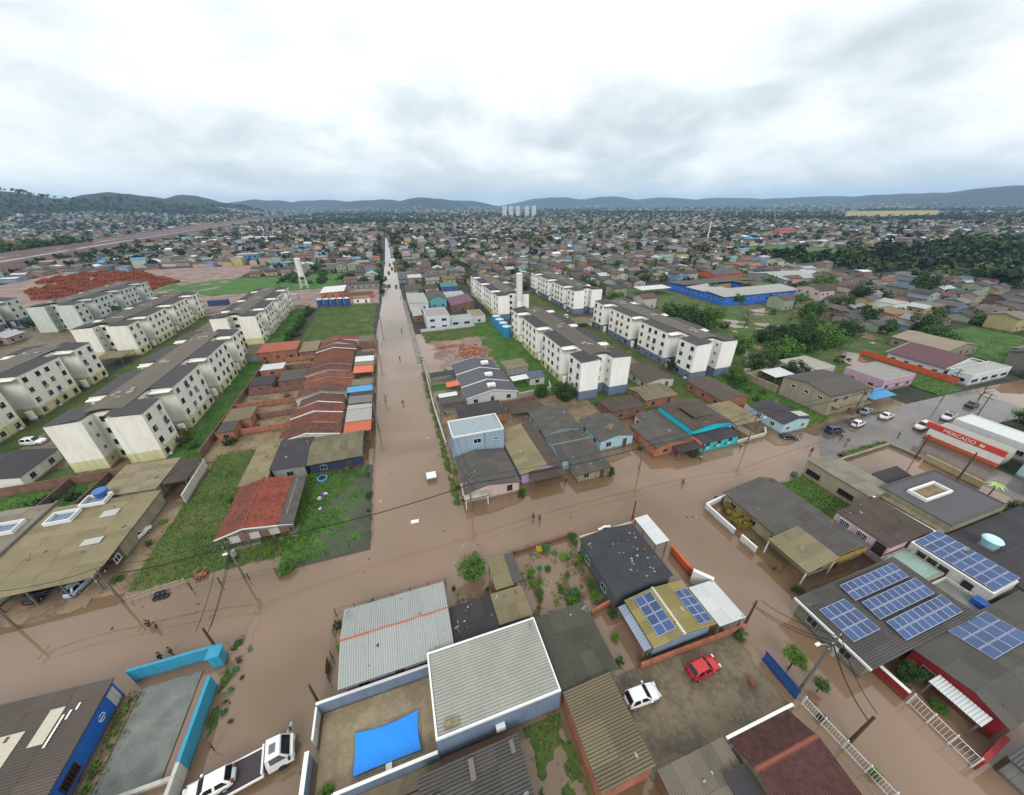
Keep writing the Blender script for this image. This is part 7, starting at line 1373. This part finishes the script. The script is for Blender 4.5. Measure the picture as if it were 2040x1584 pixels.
def grid(d0, d1, sx, sy, keep):
    xs = np.arange(-d1, d1, sx); ys = np.arange(0, d1, sy); X, Y = np.meshgrid(xs, ys); X = X + (np.arange(Y.shape[0]) % 2)[:, None] * sx * .3
    X = X + rng.uniform(-.18, .18, X.shape) * sx; Y = Y + rng.uniform(-.2, .2, Y.shape) * sy; D = np.hypot(X, Y); k = (D >= d0) & (D < d1) & inview(X, Y) & (rng.random(X.shape) < keep)
    # streets: every fifth column and every eighth row stays open
    k &= (np.floor((X + 3) / 58.0 + 1000) * 58 + 8 - 58000 < X + 3) | (D > 1600)
    return X[k], Y[k]
gx, gy = [], []
for a in ((100, 800, 10.6, 13.0, .94), (800, 1600, 13, 16, .88), (1600, 3000, 24, 26, .85), (3000, 6500, 60, 62, .7)):
    X, Y = grid(*a); gx.append(X); gy.append(Y)
gx, gy = np.concatenate(gx), np.concatenate(gy); ok = ~blocked(gx, gy) & ~far_forest(gx, gy); gx, gy = gx[ok], gy[ok]
for (a, b_, c_, d_) in USED: ok = ~((gx > a - 5.2) & (gx < b_ + 5.2) & (gy > c_ - 6.2) & (gy < d_ + 6.2)); gx, gy = gx[ok], gy[ok]
o_ = np.argsort(np.hypot(gx, gy)); gx, gy = gx[o_], gy[o_]; NH = len(gx)
ROOFC = ['#4f4d4b', '#5c5954', '#3c3b3e', '#484441', '#625c54', '#6d6c68', '#4a403c', '#59423a', '#653f34', '#744a3c', '#4c4240', '#7f8180', '#a3a8a9', '#38373a', '#475260', '#504a43', '#6a655a']
ROOFN = ['grey', 'grey', 'charcoal', 'brown-grey', 'tan-grey', 'pale grey', 'brown', 'brown tiled', 'reddish tiled', 'terracotta', 'dull brown', 'light grey', 'whitish', 'dark', 'slate blue', 'brown', 'tan']
WALLC = ['#a9a597', '#9a8f80', '#8d8378', '#b3aea3', '#7a5f52', '#8d7568', '#9aa5a9', '#b09a98', '#8f9a86', '#a99d72', '#7d8fa3', '#6f6a62']
WALLN = ['cream', 'beige', 'grey-brown', 'off-white', 'brick', 'pale brick', 'grey-blue', 'pinkish', 'greenish', 'yellowish', 'blue', 'grey']
ROOFM = [fibro(c_, .3, .25) for c_ in ROOFC]; WALLM = [paint(c_, .85, .4) for c_ in WALLC]
HP = []
for i in range(4):
    e, r_ = [(2.9, 1.2), (3.0, 1.5), (2.8, .35), (5.6, 1.3)][i]; wb = MB(); rb = MB(); w_, l_ = .5, .5
    if i != 2:
        wb.hull([(-.46, -.46, -.1), (.46, -.46, -.1), (.46, -.46, e), (0, -.46, e + r_ * .92), (-.46, -.46, e)], [(-.46, .46, -.1), (.46, .46, -.1), (.46, .46, e), (0, .46, e + r_ * .92), (-.46, .46, e)])
        for s in (-1, 1): rb.hull([(s * .52, -.5, e - .1), (0, -.5, e + r_), (0, .5, e + r_), (s * .52, .5, e - .1)][::s], [(s * .52, -.5, e + .02), (0, -.5, e + r_ + .12), (0, .5, e + r_ + .12), (s * .52, .5, e + .02)][::s])
    else:
        wb.box(-.46, -.46, -.1, .46, .46, e); rb.hull([(-.5, -.5, e), (.5, -.5, e), (.5, .5, e + r_), (-.5, .5, e + r_)], [(-.5, -.5, e + .12), (.5, -.5, e + .12), (.5, .5, e + r_ + .12), (-.5, .5, e + r_ + .12)])
    win = MB(); win.box(-.055, -.47, 1.0, .055, -.459, 2.0, 0).box(-.045, -.473, 1.08, .045, -.4701, 1.95, 1); dr = MB(); dr.box(-.05, -.47, 0.0, .05, -.459, 2.0)
    HP.append((wb.mesh('wall', WALLM[0]), rb.mesh('roof', ROOFM[0]), win.mesh('window', [M['frame'], M['glass']]), dr.mesh('door', M['wood'])))
def zone(x, y):
    if x < -112: return 'beyond the brick shells' if y > 400 else 'by the red embankment'
    if x < -9: return 'left of the far main street'
    if x < 60: return 'right of the far main street'
    if x < 260 and y > 150: return 'behind the blue school' if y > 190 else 'beside the blue school'
    if y < 150: return 'beyond the flooded green'
    return 'in the district before the wood'
rr = random.Random(21)
NI = 300
for i in range(min(NI, NH)):
    x, y = float(gx[i]), float(gy[i]); kd = rr.choice([0, 0, 1, 1, 2, 0, 3] if i % 9 else [3]); ri, wi = rr.randrange(len(ROOFC)), rr.randrange(len(WALLC)); sx, sy = rr.uniform(6.2, 9.4), rr.uniform(7.0, 11.5)
    if rr.random() < .03: ri = 12
    t = thing('town_house', ('two-storey ' if kd == 3 else ('flat-roofed ' if kd == 2 else '')) + WALLN[wi] + ' walled house with ' + ROOFN[ri] + ' roof ' + zone(x, y), 'house', (x, y, 0), 'town houses ' + zone(x, y))
    t.rotation_euler = (0, 0, rr.choice([0, math.pi / 2]) + rr.uniform(-.06, .06)); wm, rm, vm, dm = HP[kd]
    sc_ = Matrix.Diagonal((sx, sy, 1, 1))
    for nm, me, mt in (('wall', wm, WALLM[wi]), ('roof', rm, ROOFM[ri])):
        o = inst(nm, me, t, sc_); o.material_slots[0].link = 'OBJECT'; o.material_slots[0].material = mt
    for s, (dx, q) in enumerate(((-.25, 0), (.25, 0), (-.2, 1), (.2, 1), (-.2, 3), (.2, 3))):
        if kd == 3 and s < 2: inst('window', vm, t, Matrix.Translation((dx * sx, 0, 2.75)) @ sc_)
        ro = Matrix.Rotation(q * math.pi / 2, 4, 'Z'); s2 = Matrix.Diagonal((sy if q % 2 else sx, sx if q % 2 else sy, 1, 1)); inst('window', vm, t, ro @ Matrix.Translation((dx * (sy if q % 2 else sx), 0, 0)) @ s2)
    inst('door', dm, t, sc_)
# a few buildings that stand out
def slab(label, x, y, w_, l_, h, wall, roofm, fl, name='building', cat='building', ang=0.0, wn=6):
    t = thing(name, label, cat, (x, y, float(height(x, y)))); t.rotation_euler = (0, 0, ang); z = ORG[t.name] = (0, 0, 0)
    MB().box(-w_ / 2, -l_ / 2, -1, w_ / 2, l_ / 2, h).build('wall', wall, t); MB().box(-w_ / 2 - .2, -l_ / 2 - .2, h + .002, w_ / 2 + .2, l_ / 2 + .2, h + .5).build('roof', roofm, t)
    wm = MB().box(-.9, -.06, 0, .9, .0, 1.4).mesh('window', M['glass'])
    for s in range(fl):
        for i in range(wn): inst('window', wm, t, Matrix.Translation((-w_ / 2 + w_ * (i + .5) / wn, -l_ / 2 - .003, 1.0 + s * (h / fl))))
    return t
for i, x in enumerate((596, 622, 650, 690, 716)): slab(['leftmost', 'second', 'middle', 'fourth', 'rightmost'][i] + ' of the pale high-rise towers on the skyline', x * .9, 1965 * .9 - i * 22, 16, 14, 46, paint('#c3c9cc', .85, .1), F_LIGHT, 12, 'high_rise', 'tower', wn=3)
for i in range(7): slab(['first', 'second', 'third', 'fourth', 'fifth', 'sixth', 'seventh'][i] + ' yellowish slab block from the left in the distant row', 1490 + i * 52, 925 - i * 6, 44, 14, 22, paint('#c2b98a', .85, .2), F_TAN, 5, 'slab_block', 'apartment block', ang=-.9)
slab('pink three-storey building in the district before the wood', 606, 466, 26, 14, 11, paint('#b5777a', .85, .2), F_RED, 3, ang=-.5); slab('blue walled house beyond the green field at left', -130, 441, 18, 12, 7, paint('#3f87bd', .8, .2), F_LIGHT, 2, wn=4)
slab('long white factory roof beyond the red embankment', -190, 720, 44, 20, 6, W_OFF, F_WHITE, 1); slab('small blue block on the right near the far pole', 452, 392, 16, 10, 7, paint('#2f74ad', .8, .2), F_BLUE, 2, wn=4)
house('long grey warehouse roof right of the school', 232, 262, 168, 196, 5.0, 2.0, 'x', W_GREY, F_SILVER, .3, wins='SW', near=10, name='warehouse', cat='warehouse'); house('orange walled warehouse joined to the grey one', 205, 230, 196, 214, 5.0, 1.8, 'x', W_ORANGE, F_GREY, .3, wins='SW', near=10, name='warehouse', cat='warehouse')
house('orange shed at the flooded green', 205, 218, 96, 106, 4.0, .6, 'm+y', paint('#b5672c', .8, .2), F_TAN, .2, wins='S', near=10, name='shed', cat='shed'); house('pinkish two-storey house with white dormer behind the green', 214, 232, 134, 148, 6.0, 1.8, 'x', W_PINK, F_BROWN, .3, wins='SW', near=10, wz=3.8); house('white cubic house right of the flooded green', 218, 228, 104, 114, 5.5, .3, 'm+x', paint('#cdd0d0', .8, .1), F_LIGHT, .1, wins='SW', near=10)
t = thing('mast', 'white slender mast beyond the district on the right', 'mast', (428, 438, 0)); q = MB(); q.cyl(428, 438, 0, 24, .9, .6, 10); q.build('shaft', M['white'], t); q = MB(); q.cyl(428, 438, 24, 26, .9, .9, 10); q.build('head', M['white'], t)
# the remaining roofs as one mass
def srl(h): return np.array(srgb(h))
RC = np.array([srl(c_) for c_ in ROOFC]); WC = np.array([srl(c_) for c_ in WALLC]); xs, ys = gx[NI:], gy[NI:]; n_ = len(xs); D = np.hypot(xs, ys); big = np.interp(D, [0, 1400, 2500, 5000], [1, 1.1, 1.6, 2.4])
W_ = rng.uniform(2.6, 4.7, n_) * big * np.where(rng.random(n_) < .05, 2.2, 1); L_ = rng.uniform(3.5, 5.8, n_) * big; E_ = rng.uniform(2.6, 3.6, n_) * np.where(rng.random(n_) < .1, 2.0, 1) * np.sqrt(big); RI = rng.uniform(.3, 1.6, n_) * big; sw = rng.random(n_) < .5; an = rng.normal(0, .08, n_) + np.where(sw, math.pi / 2, 0); Z0 = height(xs, ys) - .1
loc = np.array([(-1, -1, 0), (1, -1, 0), (1, 1, 0), (-1, 1, 0), (-1, -1, 1), (1, -1, 1), (1, 1, 1), (-1, 1, 1), (0, -1, 2), (0, 1, 2), (-1.1, -1.06, 1), (1.1, -1.06, 1), (1.1, 1.06, 1), (-1.1, 1.06, 1), (0, -1.06, 2), (0, 1.06, 2)], float)
zz = np.where(loc[:, 2][None] == 0, 0, np.where(loc[:, 2][None] == 1, E_[:, None], (E_ + RI)[:, None])) + np.array([0] * 10 + [.05] * 6)[None]; lx = loc[:, 0][None] * W_[:, None]; ly = loc[:, 1][None] * L_[:, None]
c_, s_ = np.cos(an)[:, None], np.sin(an)[:, None]; V = np.stack([xs[:, None] + lx * c_ - ly * s_, ys[:, None] + lx * s_ + ly * c_, Z0[:, None] + zz], -1).reshape(-1, 3)
FQ = [(0, 1, 5, 4), (1, 2, 6, 5), (2, 3, 7, 6), (3, 0, 4, 7), (4, 5, 8, 8), (6, 7, 9, 9), (13, 10, 14, 15), (11, 12, 15, 14)]; fl = []; cols = []; rc = RC[rng.integers(0, len(RC), n_)] * rng.uniform(.45, 1.25, (n_, 1)); wc = WC[rng.integers(0, len(WC), n_)]
odd = rng.random(n_) < .07; rc[odd] = np.array([srl(c) for c in ('#3f87b5', '#c4c8c8', '#b8bcbc', '#d0d2d0', '#a8aaa6', '#4d8f86', '#a8503c', '#c2c4c2')])[rng.integers(0, 8, odd.sum())]
faces = []; fcol = []
base = np.arange(n_) * 16
for q in FQ:
    if q[2] == q[3]: f = base[:, None] + np.array(q[:3])[None]
    else: f = base[:, None] + np.array(q)[None]
    faces += f.tolist(); fcol.append(rc if q[0] > 9 else wc)
me = bpy.data.meshes.new('far_town_houses'); me.from_pydata(V.tolist(), [], faces); ca = me.color_attributes.new('Col', 'FLOAT_COLOR', 'CORNER'); fc = np.concatenate(fcol); lt = np.zeros(len(me.polygons), np.int32); me.polygons.foreach_get('loop_total', lt); cc = np.repeat(np.c_[fc, np.ones(len(fc))], lt, axis=0); ca.data.foreach_set('color', cc.astype(np.float32).ravel())
me.materials.append(attr_mat('far_house_colours', .85, .35)); me.update(); o = bpy.data.objects.new('far_town_houses', me); C.objects.link(o); tag(o, 'far district of small crowded houses running to the hills', 'houses', kind='stuff')
# trees of the town
def tgrid(d0, d1, s, keep, fn=None):
    xs = np.arange(-d1, d1, s); ys = np.arange(0, d1, s); X, Y = np.meshgrid(xs, ys); X = X + rng.uniform(-.5, .5, X.shape) * s; Y = Y + rng.uniform(-.5, .5, Y.shape) * s; D = np.hypot(X, Y); k = (D >= d0) & (D < d1) & inview(X, Y); k &= (rng.random(X.shape) < keep) if fn is None else fn(X, Y, D)
    return X[k], Y[k]
clump = lambda X, Y: .5 + .5 * np.sin(X * .021 + 1.1) * np.sin(Y * .017 + .4 + X * .006)
a = tgrid(120, 900, 14, 0, lambda X, Y, D: ~blocked(X, Y) & (rng.random(X.shape) < .34 + .6 * clump(X, Y) ** 2)); b_ = tgrid(120, 1000, 7.0, 0, lambda X, Y, D: forest(X, Y) & (rng.random(X.shape) < .5 + .3 * np.sin(X * .05) * np.cos(Y * .06)))
c_ = tgrid(900, 2600, 24, 0, lambda X, Y, D: ~blocked(X, Y) & (rng.random(X.shape) < .4 + .6 * clump(X, Y) ** 2)); d_ = tgrid(700, 3600, 24, 0, lambda X, Y, D: far_forest(X, Y) & (height(X, Y) < 60) & ~((X < -200) & (X > -640) & (Y < 2100) & (height(X, Y) < 5)) & (rng.random(X.shape) < .9)); e_ = tgrid(2600, 6600, 62, 0, lambda X, Y, D: (rng.random(X.shape) < .4) & (height(X, Y) < 20)); f_ = tgrid(3600, 4200, 60, 0, lambda X, Y, D: far_forest(X, Y) & (height(X, Y) < 3))
strip = (np.concatenate([rng.uniform(-11, -7.5, 26), rng.uniform(9, 13, 30)]), rng.uniform(275, 720, 56))
tx_ = np.concatenate([a[0], strip[0], b_[0], c_[0], d_[0], e_[0], f_[0]]); ty_ = np.concatenate([a[1], strip[1], b_[1], c_[1], d_[1], e_[1], f_[1]]); o_ = np.argsort(np.hypot(tx_, ty_)); tx_, ty_ = tx_[o_], ty_[o_]; dd = np.hypot(tx_, ty_)
NT = 190
for i in range(NT):
    x, y = float(tx_[i]), float(ty_[i]); r_ = rr.uniform(2.2, 4.6) * (1.3 if forest(np.array([x]), np.array([y]))[0] else 1)
    tree(['dark leafy tree ', 'green leafy tree ', 'bushy tree '][i % 3] + ('in the wood on the right' if forest(np.array([x]), np.array([y]))[0] else 'among the houses ' + zone(x, y)), x, y, r_, r_ * rr.uniform(1.3, 1.9), rr.choice(['leafdark', 'leafdark', 'leafmid', 'leafdark', 'leafbrown' if i % 4 == 0 else 'leafmid']), 'far', i % 4, group='town trees')
tx_, ty_, dd = tx_[NT:], ty_[NT:], dd[NT:]; m_ = len(tx_); nq = np.where(dd < 900, 70, np.where(dd < 2600, 30, 14)); rad = rng.uniform(2.4, 5.2, m_) * np.interp(dd, [0, 900, 2600, 7000], [1, 1.1, 1.7, 2.6]); rad *= np.where(forest(tx_, ty_), rng.uniform(.8, 1.7, m_), 1); zt = height(tx_, ty_)
qs = []; cs = []
for lo, q_ in ((0, 70), (1, 30), (2, 14)):
    k = nq == q_; nn = int(k.sum())
    if nn == 0: continue
    lib = [leaf_cloud(q_, {70: .55, 30: .8, 14: 1.0}[q_], {70: 14, 30: 9, 14: 6}[q_], 90 + s, .8).reshape(-1, 3) for s in range(6)]; ch = rng.integers(0, 6, nn); B = np.array(lib)[ch]; rk = rad[k][:, None, None]; P_ = B * rk * np.array([1, 1, .95]) + np.stack([tx_[k], ty_[k], zt[k] + rad[k] * rng.uniform(.8, 1.15, nn)], -1)[:, None, :]
    qs.append(P_.reshape(-1, 3)); g = np.array([srl('#1c3017'), srl('#28411d'), srl('#3a5222'), srl('#22381c'), srl('#4f5a2a')])[rng.integers(0, 5, nn)] * rng.uniform(.7, 1.2, (nn, 1)); cs.append(np.repeat(g, q_ * 4, axis=0))
me = quad_mesh('far_trees', np.concatenate(qs), attr_mat('far_foliage_colours', .8, .3)); ca = me.color_attributes.new('Col', 'FLOAT_COLOR', 'CORNER'); cc = np.concatenate(cs); ca.data.foreach_set('color', np.c_[cc, np.ones(len(cc))].astype(np.float32).ravel()); o = bpy.data.objects.new('far_trees', me); C.objects.link(o); tag(o, 'mass of far trees among the roofs and over the hills', 'trees', kind='stuff')
# ------------------------------------------------------------------ humid air
hm = bpy.data.materials.new('humid_air'); hm.use_nodes = True; ht = hm.node_tree; ht.nodes.clear(); ho = N(ht, 'ShaderNodeOutputMaterial'); pv = N(ht, 'ShaderNodeVolumePrincipled'); pv.inputs['Color'].default_value = (.42, .68, 1.0, 1); pv.inputs['Density'].default_value = HAZE; pv.inputs['Anisotropy'].default_value = 0.0; L(ht, pv.outputs[0], ho.inputs['Volume'])
b = MB(); b.box(-12000, -12000, -3, 12000, 12000, 300); o = b.build('haze', hm); tag(o, 'thin humid haze over the town', 'haze', kind='stuff')
